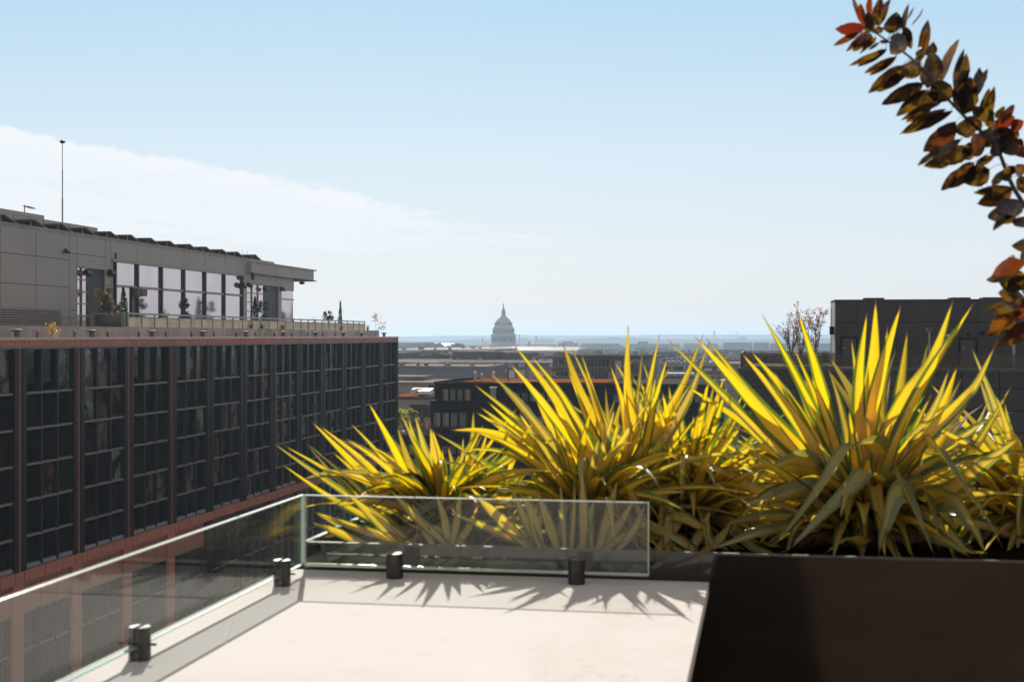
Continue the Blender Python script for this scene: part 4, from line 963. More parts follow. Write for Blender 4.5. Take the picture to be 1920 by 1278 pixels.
# ---- terrace railing
MT['rail_steel'] = pbr('rail_steel', (0.30, 0.30, 0.30), 0.4, metal=0.3, var=0.1)
MT['frosted'] = leaf_mat('frosted_glass', (0.50, 0.47, 0.42), (0.80, 0.74, 0.62), 0.6, 0.12, 0.12, scale=0.9)
XR = -57.35
r0, r1 = onX(240, 600, XR).y, onX(684, 605, XR).y
zr = onX(240, 586, XR).z; zg = onX(240, 589.5, XR).z
rl = thing('terrace_railing', 'railing of frosted cream panels and steel posts along the roof terrace edge', 'railing', (XR, (r0 + r1) / 2, zu))
MB().box(XR + 0.06, XR - 0.18, r0, r1, zr - 0.16, zr).build('top_rail', MT['rail_steel'], rl)
q = r0; n = 27; st = (r1 - r0) / n
for i in range(n + 1):
    MB().box(XR + 0.05, XR - 0.07, r0 + i * st - 0.06, r0 + i * st + 0.06, zu, zr - 0.16).build('post', MT['rail_steel'], rl)
    if i < n: MB().box(XR - 0.0, XR - 0.02, r0 + i * st + 0.12, r0 + (i + 1) * st - 0.12, zu + 0.02, zr - 0.36).build('panel', MT['frosted'], rl)
rt = thing('terrace_railing', 'short bare steel railing closing the near end of the roof terrace, beside the bowl planter', 'railing', (XR - 2, r0, zu))
xr1 = onY(170, 590, r0).x
MB().box(XR - 0.2, xr1, r0 - 0.06, r0 + 0.06, zr - 0.16, zr).build('top_rail', MT['rail_steel'], rt)
for xx in (XR - 0.42, xr1 + 0.2):
    MB().box(xx - 0.22, xx + 0.2, r0 - 0.05, r0 + 0.05, zu, zr - 0.16).build('post', MT['rail_steel'], rt)
MB().tube([(XR - 0.3, r0, zr - 0.42), (xr1 - 3.0, r0, zr - 0.42)], 0.03, 6).build('hand_bar', MT['rail_steel'], rt)

# ================================================================ PAVILION ON THE ROOF
XP = -64.0
MT['pav_panel'] = pbr('pavilion_panel', (0.37, 0.345, 0.325), 0.5, var=0.06, scale=0.2)
MT['pav_joint'] = pbr('pavilion_joint', (0.07, 0.065, 0.06), 0.8)
MT['pav_glass'] = mirror_glass('pavilion_glass', (0.62, 0.545, 0.555), rough=0.10, wav=0.0015, wscale=0.4, metal=0.88, var=0.04)
MT['black_door'] = pbr('black_door', (0.022, 0.022, 0.025), 0.5, var=0.2)
MT['pav_rail'] = pbr('pavilion_window_rail', (0.30, 0.26, 0.25), 0.4, var=0.1)
zR = onX(300, 466, XP).z            # top of the wall
zF = zu - 0.02                       # terrace floor
y_of = lambda px: onX(px, 600, XP).y
pv = thing('rooftop_pavilion', 'grey panelled glass pavilion with an overhanging roof on top of the office building', 'pavilion', (XP - 6, y_of(260), zF))
ya, yend = y_of(-260), y_of(551)
yc = y_of(585)
d1, d2 = y_of(145), y_of(197)        # doorway
w0, w1 = y_of(212), y_of(457)        # window wall
e0, e1 = y_of(463), y_of(522)        # second doorway
zw = onX(300, 500, XP).z; zd = onX(170, 503, XP).z
wb = MB()
def wallbox(y0, y1, z0, z1): wb.box(XP, XP - 0.3, y0, y1, z0, z1, 0)
wallbox(ya, d1, zF, zR); wallbox(d1, d2, zd, zR); wallbox(d2, w0, zF, zR); wallbox(w0, w1, zw, zR); wallbox(w1, e0, zF, zR); 
ze = onX(490, 534, XP).z
wallbox(e0, e1, ze, zR); wallbox(e1, y_of(528), zF, zR); wallbox(y_of(528), yend, onX(540, 545, XP).z, zR)
wb.box(XP - 0.31, XP - 14, ya, yend - 0.02, zF, zR - 0.02, 0)
def joint_v(px, py0, py1):
    a = onX(px, py0, XP); z1 = onX(px, py1, XP).z
    wb.box(XP + 0.004, XP - 0.01, a.y - 0.03, a.y + 0.03, z1, a.z, 1)
def joint_h(px0, px1, pym):
    a = onX((px0 + px1) / 2, pym, XP); wb.box(XP + 0.005, XP - 0.01, y_of(px0), y_of(px1), a.z - 0.03, a.z + 0.03, 1)
for px, t0, t1 in ((1.5, 425, 610), (67.5, 433, 610), (130.5, 441, 610), (144, 443, 610), (198, 449, 500), (208, 453, 600)): joint_v(px, t0, t1)
joint_h(-200, 130, 469); joint_h(-200, 130, 527); joint_h(131, 197, 478); joint_h(131, 143, 581); joint_h(198, 210, 535)
for px in (258, 303.5, 345, 385, 421, 455, 463): joint_v(px, 468, 500)
for px in (491, 518, 549): joint_v(px, 510, 533)
wb.build('wall', [MT['pav_panel'], MT['pav_joint']], pv)
# canopy / roof slab past the end of the wall
cb = MB(); zc0 = onX(585, 527, XP + 0.6).z
cb.box(XP + 0.6, XP - 14.4, y_of(463), yc - 1.0, zc0 + 0.12, zR - 0.1, 0)
for px in (491, 518, 549, 575): 
    a = onX(px, 500, XP + 0.6); cb.box(XP + 0.603, XP + 0.59, a.y - 0.03, a.y + 0.03, zc0 + 0.12, zR - 0.1, 1)
cb.box(XP + 0.75, XP - 14.6, y_of(465), yc, zR - 0.099, zR + 0.06, 0); cb.box(XP + 0.7, XP - 14.5, y_of(550), yc - 0.05, zc0, zc0 + 0.119, 1)
cb.build('canopy', [MT['pav_panel'], MT['pav_joint']], pv)
MT['roof_edge'] = pbr('roof_edge', (0.28, 0.275, 0.27), 0.6, var=0.25, scale=0.8)
MB().box(XP - 0.2, XP - 13.6, ya, y_of(517), zR + 0.001, zR + 0.42).build('roof', MT['roof_edge'], pv)
MB().box(XP + 0.14, XP - 0.29, w0 - 0.3, w1, zw - 0.02, zw + 0.24).build('window_head', MT['pav_rail'], pv)
# the window wall: panes between black posts
wp = [216.5, 258.5, 303.5, 345.5, 385, 421, 455]
zm = onX(300, 542, XP).z
for i in range(6):
    y0, y1 = y_of(wp[i]), y_of(wp[i + 1])
    g = MB()
    g.add([(XP - 0.12, y0, zF), (XP - 0.12, y1, zF), (XP - 0.12, y1, zw), (XP - 0.12, y0, zw)], [(0, 1, 2, 3)])
    g.add([(XP - 0.17, y0, zF), (XP - 0.17, y1, zF), (XP - 0.17, y1, zw), (XP - 0.17, y0, zw)], [(3, 2, 1, 0)])
    wn2 = g.build('window', MT['pav_glass'], pv)
    MB().box(XP + 0.02, XP - 0.11, y0, y1, zm - 0.12, zm + 0.12).build('mid_rail', MT['pav_rail'], wn2)
for i, px in enumerate(wp):
    y = y_of(px); top = zw + (0.9 if i == 0 else 0.0)
    MB().box(XP + 0.12, XP - 0.1, y - 0.16, y + 0.1, zF, top).build('post', MT['dark_metal'], pv)
# doorways: glazed leaf beside a black leaf
def doorway(y0, y1, ysplit, zt, cols, rows, name):
    g = MB()
    g.add([(XP - 0.22, y0, zF), (XP - 0.22, ysplit, zF), (XP - 0.22, ysplit, zt), (XP - 0.22, y0, zt)], [(0, 1, 2, 3)])
    g.add([(XP - 0.27, y0, zF), (XP - 0.27, ysplit, zF), (XP - 0.27, ysplit, zt), (XP - 0.27, y0, zt)], [(3, 2, 1, 0)])
    gd = g.build('glazed_door', MT['pav_glass'], pv)
    f = MB()
    for i in range(rows + 1): z = zF + (zt - zF) * i / rows; f.box(XP - 0.12, XP - 0.21, y0, ysplit, z - 0.06, z + 0.06)
    for i in range(1, cols): y = y0 + (ysplit - y0) * i / cols; f.box(XP - 0.10, XP - 0.215, y - 0.06, y + 0.06, zF, zt)
    f.build('glazing_bars', MT['pav_rail'], gd)
    dd = MB().box(XP - 0.15, XP - 0.29, ysplit, y1, zF, zt); dr = dd.build('dark_door', MT['black_door'], pv)
doorway(d1, d2, y_of(166), zd, 2, 5, 'a'); doorway(e0, e1, y_of(497), ze, 3, 5, 'b')
g = MB(); y0, y1 = y_of(528), yend; ze2 = onX(540, 545, XP).z
g.add([(XP - 0.12, y0, zF), (XP - 0.12, y1, zF), (XP - 0.12, y1, ze2), (XP - 0.12, y0, ze2)], [(0, 1, 2, 3)])
g.add([(XP - 0.17, y0, zF), (XP - 0.17, y1, zF), (XP - 0.17, y1, ze2), (XP - 0.17, y0, ze2)], [(3, 2, 1, 0)])
wn2 = g.build('window', MT['pav_glass'], pv)
zz = onX(540, 561, XP).z; MB().box(XP + 0.02, XP - 0.11, y0, y1 + 0.1, zz - 0.08, zz + 0.08).build('mid_rail', MT['pav_rail'], wn2)
# louvre
lv = MB(); l0, l1 = y_of(-60), y_of(114); zl0, zl1 = onX(60, 609, XP).z, onX(60, 578, XP).z
lv.box(XP + 0.01, XP - 0.005, l0, l1, zl0, zl1, 0)
for i in range(7):
    z = zl0 + (zl1 - zl0) * (i + 0.15) / 7
    lv.prism([(XP + 0.012, z + 0.10), (XP + 0.10, z), (XP + 0.10, z + 0.05), (XP + 0.012, z + 0.15)], l0, l1, 'y', 1)
lv.build('louvre', [MT['black_door'], MT['pav_rail']], pv)
# lamps and loudspeakers fixed to the wall
def wall_lamp(px, py, r=0.26, L=0.7, x=XP, stem=0.25):
    p = onX(px, py, x); b_ = MB()
    b_.tube([(x - 0.02, p.y, p.z), (x + stem, p.y, p.z)], 0.06, 8)
    b_.tube([(x + stem, p.y - L / 2, p.z + 0.06), (x + stem, p.y + L / 2, p.z - 0.06)], [r, r * 0.92], 12)
    b_.build('flood_lamp', MT['dark_metal'], pv)
for a in ((121, 471, 0.18, 0.55), (160, 512, 0.3, 1.0), (205, 512, 0.32, 1.0), (453, 535, 0.34, 1.0), (465, 535, 0.3, 0.9), (494, 542, 0.26, 0.8), (527, 542, 0.28, 1.0)): wall_lamp(*a)
p = onX(203, 545, XP); MB().box(XP + 0.32, XP - 0.01, p.y - 0.3, p.y + 0.3, p.z - 0.28, p.z + 0.28).build('junction_box', MT['vent'], pv)
p = onX(462, 518, XP); MB().lathe([(0.2, -0.45), (0.25, -0.1), (0.2, 0.45)], (XP + 0.85, p.y, p.z), 10).build('wall_lantern', MT['dark_metal'], pv)
p = onX(566, 531, XP - 1); MB().lathe([(0.12, 0.35), (0.42, 0.2), (0.42, 0.0), (0.1, -0.1)], (p.x, p.y, zc0 - 0.36), 12).build('ceiling_lamp', MT['vent'], pv)
# upper storey set back behind it
X2 = -72.0
pe = onX(183, 430, X2).y; pe0 = onX(82, 405, X2).y; z2a = onX(82, 411, X2).z; z2b = onX(82, 404, X2).z
wb = MB().box(X2, X2 - 9, ya, pe, zR - 0.5, z2a, 0)
for px in (25, 53, 82, 100, 129, 157):
    a = onX(px, 420, X2); wb.box(X2 + 0.01, X2 - 0.01, a.y - 0.04, a.y + 0.04, zR, z2a, 1)
wb.box(X2 + 0.05, X2 - 9.1, ya, pe0, z2a + 0.001, onX(82, 404, X2).z, 0)
wb.build('upper_wall', [MT['pav_panel'], MT['pav_joint']], pv)
MB().box(X2 + 0.1, X2 - 9.2, ya, pe + 0.1, z2a + 0.0005, z2a + 0.12).build('upper_coping', MT['roof_edge'], pv) if False else None

# ---- solar panels along the roof edge
MT['solar_back'] = pbr('solar_panel_back', (0.13, 0.095, 0.07), 0.5, var=0.25, scale=0.8)
pk = [22, 77, 127, 172, 217, 255, 292, 327, 364, 394, 424, 452, 485]
XS = XP - 1.2
for i, px in enumerate(pk):
    p = onX(px, 500, XS); zb = zR + 0.42
    y1 = p.y; Ls = 3.4
    o = thing('solar_panel', f'tilted brown backed solar panel on the pavilion roof edge, {ORD[len(pk) - 1 - i]} from the canopy end', 'solar panel', (XS - 2, y1, zb), 'solar panels on the pavilion roof')
    m = MB()
    hi = 0.8
    # sheet: high edge at y1 - Ls, low edge at y1 + 1.2, tipped towards the sun
    a = [(XS, y1 - 1.1, zb + hi), (XS - 6.0, y1 - 1.1, zb + hi), (XS - 6.0, y1 + 1.2, zb + 0.15), (XS, y1 + 1.2, zb + 0.15)]
    a2 = [(x, y_, z - 0.12) for x, y_, z in a]
    m.add(a + a2, [(0, 3, 2, 1), (4, 5, 6, 7), (0, 1, 5, 4), (1, 2, 6, 5), (2, 3, 7, 6), (3, 0, 4, 7)])
    m.build('module', MT['solar_back'], o)
    b = MB()
    for xx in (XS - 0.5, XS - 5.6):
        b = MB().box(xx, xx - 0.06, y1 - 0.9, y1 - 0.82, zb, zb + hi - 0.17); b.build('support', MT['steel'], o)
# ---- masts
MT['mast'] = pbr('mast', (0.30, 0.24, 0.22), 0.5, metal=0.3)
p = onX(117, 418, X2 - 1.5); zt = onX(117, 265, X2 - 1.5).z; zb = z2a
o = thing('antenna_mast', 'tall thin lightning mast with a small round head on the pavilion roof', 'mast', (p.x, p.y, zb))
m = MB(); H = zt - zb
m.tube([(p.x, p.y, zb), (p.x, p.y, zb + H * 0.32)], 0.085, 8); m.tube([(p.x, p.y, zb + H * 0.32), (p.x, p.y, zb + H * 0.66)], 0.06, 8); m.tube([(p.x, p.y, zb + H * 0.66), (p.x, p.y, zt - 0.2)], 0.04, 8)
m.build('pole', MT['mast'], o)
MB().lathe([(0.05, -0.25), (0.25, -0.18), (0.3, 0.0), (0.12, 0.1), (0.05, 0.16)], (p.x, p.y, zt), 12).build('head', MT['dark_metal'], o)
p = onX(46, 398, X2 - 2); zb = onX(82, 404, X2).z
o = thing('roof_antenna', 'small comb shaped aerial on a short post at the far left of the roof', 'antenna', (p.x, p.y, zb))
zt = onX(46, 384, X2 - 2).z
MB().tube([(p.x, p.y, zb), (p.x, p.y, zt)], 0.06, 6).build('post', MT['mast'], o)
m = MB().tube([(p.x, p.y - 0.1, zt - 0.1), (p.x, p.y + 1.9, zt - 0.25)], 0.04, 6)
for k in range(6): m.tube([(p.x - 0.35, p.y + 0.2 + 0.3 * k, zt - 0.12 - 0.02 * k), (p.x + 0.35, p.y + 0.2 + 0.3 * k, zt - 0.12 - 0.02 * k)], 0.03, 5)
m.build('boom', MT['mast'], o)
# heater on a post by the window wall
p = onX(248, 600, -61.0); zt = onX(248, 540, -61.0).z
MT['heater_red'] = pbr('heater_red', (0.16, 0.03, 0.03), 0.5, scale=4)
o = thing('patio_heater', 'black post with a grey and dark red heater box before the window wall', 'heater', (-61.0, p.y, zF))
MB().box(-61.15, -60.85, p.y - 0.35, p.y + 0.1, zF, zt + 0.1).build('post', MT['dark_metal'], o)
MB().box(-60.95, -60.5, p.y + 0.1, p.y + 1.0, zt - 0.85, zt).build('bracket', MT['vent'], o)
MB().box(-61.05, -60.4, p.y + 1.0, p.y + 2.1, zt - 0.75, zt - 0.05).build('heater_box', MT['heater_red'], o)

# ================================================================ small plants (leaf clouds on stems)
MT['ever'] = leaf_mat('evergreen', (0.030, 0.055, 0.022), (0.06, 0.11, 0.02), 0.35, 0.06, 0.4)
MT['magnolia'] = leaf_mat('magnolia', (0.055, 0.042, 0.022), (0.20, 0.11, 0.02), 0.4, 0.15, 0.4)
MT['darkleaf'] = leaf_mat('dark_leaf', (0.022, 0.028, 0.018), (0.07, 0.07, 0.02), 0.35, 0.1, 0.4)
MT['autumn'] = leaf_mat('autumn_leaf', (0.26, 0.16, 0.03), (0.55, 0.34, 0.04), 0.5, 0.05, 0.4)
MT['rustleaf'] = leaf_mat('rust_leaf', (0.13, 0.055, 0.025), (0.34, 0.13, 0.03), 0.5, 0.05, 0.4)
MT['yellowgreen'] = leaf_mat('yellow_green_leaf', (0.19, 0.20, 0.04), (0.50, 0.48, 0.04), 0.5, 0.05, 0.5)
MT['grassblade'] = leaf_mat('dry_grass', (0.20, 0.14, 0.08), (0.30, 0.20, 0.08), 0.4, 0.03, 0.4)
MT['bark'] = pbr('bark', (0.10, 0.075, 0.06), 0.85, var=0.3, scale=6)
MT['pot'] = pbr('pot', (0.13, 0.135, 0.14), 0.5, var=0.25, scale=3)
def leaf_cloud(rn, c, fn, n, size):
    """n leaf-sized faces at points fn() gives around c"""
    m = MB()
    for _ in range(n):
        q = Vector(c) + fn()
        a = Vector((rn.gauss(0, 1), rn.gauss(0, 1), rn.gauss(0, 1))).normalized(); b_ = a.orthogonal().normalized()
        b_ = (b_ * math.cos(rn.random() * 6.28) + a.cross(b_) * math.sin(rn.random() * 6.28)).normalized()
        s = size * rn.uniform(0.6, 1.3); d = a.cross(b_)
        m.add([q - b_ * s, q + d * s * 0.45, q + b_ * s, q - d * s * 0.45], [(0, 1, 2, 3)])
    return m
def cone_fn(rn, r, h, z0=0.0, pw=0.75):
    def f():
        t = rn.random() ** 1.3; a = rn.random() * 6.28; q = r * (1 - t) ** pw * rn.uniform(0.45, 1.05) * (0.85 + 0.25 * math.sin(a * 3 + t * 9))
        return Vector((q * math.cos(a), q * math.sin(a), z0 + t * h))
    return f
def blob_fn(rn, r, h, z0=0.0, nc=9):
    cs = [(Vector((rn.uniform(-1, 1) * r * 0.65, rn.uniform(-1, 1) * r * 0.65, z0 + h * rn.uniform(0.15, 0.85))), rn.uniform(0.25, 0.5) * r) for _ in range(nc)]
    def f():
        c, q = rn.choice(cs); d = Vector((rn.gauss(0, 1), rn.gauss(0, 1), rn.gauss(0, 1))).normalized()
        return c + d * q * rn.random() ** 0.5
    return f
def plant(name, label, base, h, r, kind, mat, n, size, seed, pot=None, group=None, cat='shrub', stemh=0.3):
    rn = random.Random(seed); o = thing(name, label, cat, tuple(base), group)
    base = Vector(base); z0 = 0.0
    if pot:
        pr, ph = pot
        MB().lathe([(pr * 0.62, 0), (pr, ph * 0.55), (pr * 0.96, ph * 0.9), (pr * 1.02, ph), (pr * 0.85, ph)], tuple(base), 18).build('pot', MT['pot'], o); z0 = ph
    if kind == 'cone': fn = cone_fn(rn, r, h, z0 + h * 0.03)
    elif kind == 'blob': fn = blob_fn(rn, r, h * (1 - stemh), z0 + h * stemh)
    st = MB()
    if kind == 'grass':
        m = MB()
        for _ in range(n):
            a = rn.random() * 6.28; l = rn.uniform(0.2, 1.0) * r; hh = h * rn.uniform(0.6, 1.0)
            b0 = base + Vector((math.cos(a) * l * 0.2, math.sin(a) * l * 0.2, z0)); e = base + Vector((math.cos(a) * l, math.sin(a) * l, z0 + hh))
            d = Vector((-math.sin(a), math.cos(a), 0)) * size
            m.add([b0 - d, b0 + d, e], [(0, 1, 2)])
        m.build('blades', mat, o); return o
    leaf_cloud(rn, base, fn, n, size).build('foliage', mat, o)
    st.tube([base + Vector((0, 0, z0 * 0.9)), base + Vector((rn.uniform(-.05, .05), 0, z0 + h * (0.8 if kind == 'cone' else 0.6)))], [max(0.02, r * 0.06), 0.012], 6)
    if kind == 'blob':
        for _ in range(7):
            q = fn(); st.tube([base + Vector((0, 0, z0 + h * 0.15)), base + q], [max(0.012, r * 0.03), 0.006], 5, False)
    st.build('trunk', MT['bark'], o)
    return o
def at(px, X, z=zF): p = onX(px, 600, X); return Vector((p.x, p.y, z))
def hgt(px, py, X, z=zF): return onX(px, py, X).z - z
plant('potted_shrub', 'bronze leaved shrub in a grey bowl pot at the near end of the terrace', at(205, -59.5), hgt(205, 550, -59.5) - 1.1, 1.5, 'blob', MT['magnolia'], 900, 0.16, 21, pot=(1.25, 1.15), stemh=0.15)
plant('conical_evergreen', 'green conical evergreen beside the bowl pot at the terrace corner', at(231, -59.2), hgt(231, 541, -59.2), 0.75, 'cone', MT['ever'], 1600, 0.11, 22)
plant('spiky_plant', 'thin spiky grass plant in front of the second window pane', at(309, -60.5, zF + 0.5), hgt(309, 570, -60.5) - 0.5, 0.95, 'grass', MT['grassblade'], 46, 0.025, 23, cat='plant')
plant('dark_shrub', 'dark rounded shrub standing before a black window post', at(346, -61.5), hgt(346, 554, -61.5), 0.95, 'blob', MT['darkleaf'], 800, 0.13, 24, stemh=0.1)
plant('conical_evergreen', 'narrow conical evergreen by the far glazed door', at(478, -60.5), hgt(478, 557, -60.5), 0.7, 'cone', MT['ever'], 1000, 0.13, 25)
plant('dark_shrub', 'loose brown green shrub right beside the evergreen at the far door', at(494, -60.5), hgt(494, 556, -60.5), 0.85, 'blob', MT['darkleaf'], 600, 0.13, 26, stemh=0.15)
plant('spiky_plant', 'sparse dry grass plumes past the end of the pavilion', at(590, -60.5, zF + 0.6), hgt(590, 589, -60.5) - 0.6, 1.1, 'grass', MT['grassblade'], 22, 0.02, 27, cat='plant')
plant('terrace_shrub', 'bushy open shrub standing free against the sky on the terrace', at(617, -60.5), hgt(617, 574, -60.5), 0.95, 'blob', MT['darkleaf'], 520, 0.13, 28, stemh=0.35)
plant('column_cypress', 'slim column cypress near the far end of the terrace', at(638, -60.5), hgt(638, 566, -60.5), 0.5, 'cone', MT['ever'], 900, 0.12, 29)
for i, (px, py, lab) in enumerate(((704, 588, 'taller wispy stem with drooping yellow leaves at the roof end'), (717, 605, 'short wispy stem with drooping yellow leaves leaning over the roof end'))):
    b0 = at(705 + i * 2, -57.2, zu); tp = onX(px, py, -57.2); rn = random.Random(40 + i)
    o = thing('wispy_plant', lab, 'plant', tuple(b0))
    MB().tube(spline([b0, b0.lerp(tp, 0.6) + Vector((0, 0, 0.1)), tp], 8), [0.03, 0.028, 0.025, 0.022, 0.02, 0.018, 0.015, 0.012], 5).build('stem', MT['bark'], o)
    leaf_cloud(rn, tp, lambda: Vector((rn.gauss(0, 0.3), rn.gauss(0, 0.3), rn.uniform(-1.1, 0.2))), 60, 0.17).build('leaves', MT['autumn'], o)
rn = random.Random(50)
b0 = Vector((-56.4, onX(98, 630, -56.4).y, EYE - 0.3)); o = thing('weed_plant', 'yellow leaved weed growing behind the red parapet', 'plant', tuple(b0))
tp = b0 + Vector((0, 0, 1.25))
MB().tube([b0, tp], [0.03, 0.01], 5).build('stem', MT['bark'], o)
leaf_cloud(rn, b0, lambda: Vector((rn.gauss(0, 0.22), rn.gauss(0, 0.3), rn.uniform(0.1, 1.35))), 170, 0.09).build('leaves', MT['autumn'], o)
for i, (px, lab) in enumerate(((471, 'pale dry grass tuft low in the railing planter, nearest the far door'), (491, 'dry shrublet behind the frosted railing under the shrub by the far door'), (530, 'dry tan grass along the foot of the frosted railing'), (640, 'tawny grass by the last frosted panels'), (689, 'orange tan grass tuft at the very end of the railing'))):
    plant('grass_tuft', lab, at(px, -57.15, zu - 0.02), 0.9 if i != 4 else 1.1, 0.7, 'grass', MT['grassblade'], 60, 0.02, 60 + i, cat='grass')

# ================================================================ GROUND, WATER, HILLS
def ground_mat():
    m, nt = newmat('city_ground')
    b = nt.nodes.new('ShaderNodeBsdfPrincipled'); pos = objco(nt)
    n1 = noise(nt, pos, 0.012, 5, 0.6); n2 = noise(nt, pos, 0.08, 4, 0.6)
    c = mixc(nt, maprange(nt, n1, 0.42, 0.58), (0.055, 0.055, 0.056), (0.07, 0.075, 0.045))
    c = mixc(nt, maprange(nt, n2, 0.55, 0.68, 0, 0.7), c, (0.16, 0.15, 0.14))
    nt.links.new(c, b.inputs['Base Color']); b.inputs['Roughness'].default_value = 0.9; b.inputs['Specular IOR Level'].default_value = 0.0
    outp(nt, b.outputs[0]); return m
MT['ground'] = ground_mat()
tag(MB().add([(-16000, -600, 0), (16000, -600, 0), (16000, 22000, 0), (-16000, 22000, 0)], [(0, 1, 2, 3)]).build('ground', MT['ground']), kind='structure')
MT['asphalt'] = pbr('asphalt', (0.05, 0.05, 0.052), 0.8, var=0.2, scale=0.4)
tag(MB().box(-50.5, -5.5, -500, 640, 0.0, 0.02).build('road', MT['asphalt']), kind='structure')
MT['water'] = pbr('water', (0.10, 0.13, 0.15), 0.18, var=0.1, scale=0.01, bump=0.1, bscale=0.05)
wv = MB(); a, b_, c, d = onZ(735, 651.5, 0.6), onZ(860, 650.0, 0.6), onZ(850, 642.5, 0.6), onZ(725, 642.5, 0.6)
wv.add([a, b_, c, d], [(0, 1, 2, 3)]); tag(wv.build('river', MT['water']), kind='structure')
MT['hill'] = pbr('hill', (0.045, 0.055, 0.035), 0.9, spec=0.0, var=0.4, scale=0.01)
def ridge(Y, depth, prof, seed, rough):
    """a long wooded ridge: prof gives photograph column -> row of its skyline"""
    rn = random.Random(seed); m = MB(); n = 220; xs = [-6 + 2 * 0 for _ in range(0)]
    vs_ = []; rows = 7
    for i in range(n + 1):
        px = -700 + 3400 * i / n
        for (p0, r0_), (p1, r1_) in zip(prof[:-1], prof[1:]):
            if p0 <= px <= p1: py = r0_ + (r1_ - r0_) * (px - p0) / (p1 - p0); break
        top = onY(px, py, Y); h = max(2.0, top.z) + rn.uniform(-1, 1) * rough
        for j in range(rows):
            s = j / (rows - 1); sc = 1 + (s - 0.5) * depth / Y
            z = h * math.sin(math.pi * s) ** 0.6 if 0 < s < 1 else -0.5
            vs_.append((top.x * sc, Y + (s - 0.5) * depth, z + (rn.uniform(-1, 1) * rough * 0.5 if 0 < s < 1 else 0)))
    m.add(vs_, [(i * rows + j, (i + 1) * rows + j, (i + 1) * rows + j + 1, i * rows + j + 1) for i in range(n) for j in range(rows - 1)], True)
    return tag(m.build('hills', MT['hill']), kind='structure')
ridge(6300, 900, [(-900, 636), (500, 637), (760, 640), (800, 641), (850, 638), (930, 634), (1000, 636), (1040, 637), (1120, 633), (1190, 633), (1230, 636), (1330, 635), (1450, 636), (1560, 634), (2800, 636)], 1, 1.2)
ridge(9500, 1500, [(-900, 629), (560, 630), (750, 631), (830, 629.5), (900, 629), (960, 628), (1060, 628.5), (1150, 628), (1200, 628), (1240, 626.5), (1300, 627), (1360, 627), (1500, 627), (1700, 628), (2800, 628)], 2, 1.6)

# ================================================================ THE DOMED CAPITOL
MT['cap_stone'] = pbr('capitol_stone', (0.42, 0.42, 0.42), 0.6, var=0.06, scale=0.05)
MT['cap_dark'] = pbr('capitol_window', (0.06, 0.065, 0.08), 0.5)
TC = 1900.0
pc = P(944.0, 650, TC); kz = TC / F; cxy = (pc.x, pc.y)
zrow = lambda zy: EYE + (HZ - (550 + zy / 10.65)) * kz    # row in the enlarged view -> height
rr = lambda r: r / 10.65 * kz
cap = thing('domed_capitol', 'pale blue grey domed capitol on the horizon, crowned by a statue', 'capitol', (cxy[0], cxy[1], 0))
def lat(name, prof, mat, n=48, smooth=True): return MB().lathe([(rr(r), zrow(y)) for r, y in prof], (cxy[0], cxy[1], 0), n, smooth).build(name, mat, cap)
lat('base', [(330, 1200), (330, 1075), (300, 1070), (300, 1005), (262, 1000), (262, 968)], MT['cap_stone'], 48, False)
lat('drum', [(205, 968), (205, 858)], MT['cap_stone'])
MT_c = MT['cap_stone']
def ring_posts(name, R_, y0, y1, w, n, mat):
    m = MB()
    for k in range(n):
        a = 2 * math.pi * k / n; m.tube([(cxy[0] + rr(R_) * math.cos(a), cxy[1] + rr(R_) * math.sin(a), zrow(y0)), (cxy[0] + rr(R_) * math.cos(a), cxy[1] + rr(R_) * math.sin(a), zrow(y1))], rr(w), 8)
    return m.build(name, mat, cap)
def ring_box(name, R_, y0, y1, wid, n, mat, dep=0.5):
    m = MB()
    for k in range(n):
        a = 2 * math.pi * (k + 0.5) / n; t = Vector((-math.sin(a), math.cos(a), 0)); o_ = Vector((math.cos(a), math.sin(a), 0)); c0 = Vector((cxy[0], cxy[1], 0)) + o_ * rr(R_)
        q = [c0 + t * (s1 * rr(wid)) + o_ * (s2 * dep) + Vector((0, 0, zz)) for zz in (zrow(y0), zrow(y1)) for s1, s2 in ((-1, -1), (1, -1), (1, 1), (-1, 1))]
        m.add(q, [(0, 3, 2, 1), (4, 5, 6, 7), (0, 1, 5, 4), (1, 2, 6, 5), (2, 3, 7, 6), (3, 0, 4, 7)])
    return m.build(name, mat, cap)
ring_posts('colonnade', 238, 968, 860, 9, 36, MT_c)
ring_box('drum_windows', 206, 955, 875, 9, 36, MT['cap_dark'], 0.2)
lat('entablature', [(232, 860), (250, 856), (254, 845), (254, 812), (246, 808), (216, 806)], MT_c)
lat('upper_drum', [(206, 806), (206, 715), (214, 712)], MT_c)
ring_box('upper_windows', 207, 790, 735, 8, 36, MT['cap_dark'], 0.25)
ring_box('pilasters', 210, 800, 715, 5, 36, MT_c, 0.6)
lat('attic', [(214, 714), (220, 706), (220, 700), (206, 690), (204, 670), (190, 666), (188, 655)], MT_c)
lat('dome_shell', [(180, 656), (176, 640), (170, 612), (160, 582), (146, 556), (126, 530), (104, 508), (86, 492), (76, 484)], MT_c, 72)
m = MB()
pf = [(181, 656), (177, 640), (171, 612), (161, 582), (147, 556), (127, 530), (105, 508), (87, 492)]
for k in range(36):
    a = 2 * math.pi * k / 36
    m.tube([(cxy[0] + rr(r) * math.cos(a), cxy[1] + rr(r) * math.sin(a), zrow(y)) for r, y in pf], rr(3.2), 5)
m.build('dome_ribs', MT_c, cap)
ring_box('dome_windows', 171, 618, 590, 5, 36, MT['cap_dark'], 0.6)
lat('lantern_base', [(76, 486), (74, 468), (62, 462), (60, 452), (42, 446)], MT_c)
lat('lantern', [(30, 446), (30, 362)], MT_c, 24)
ring_posts('lantern_columns', 37, 446, 362, 4, 12, MT_c)
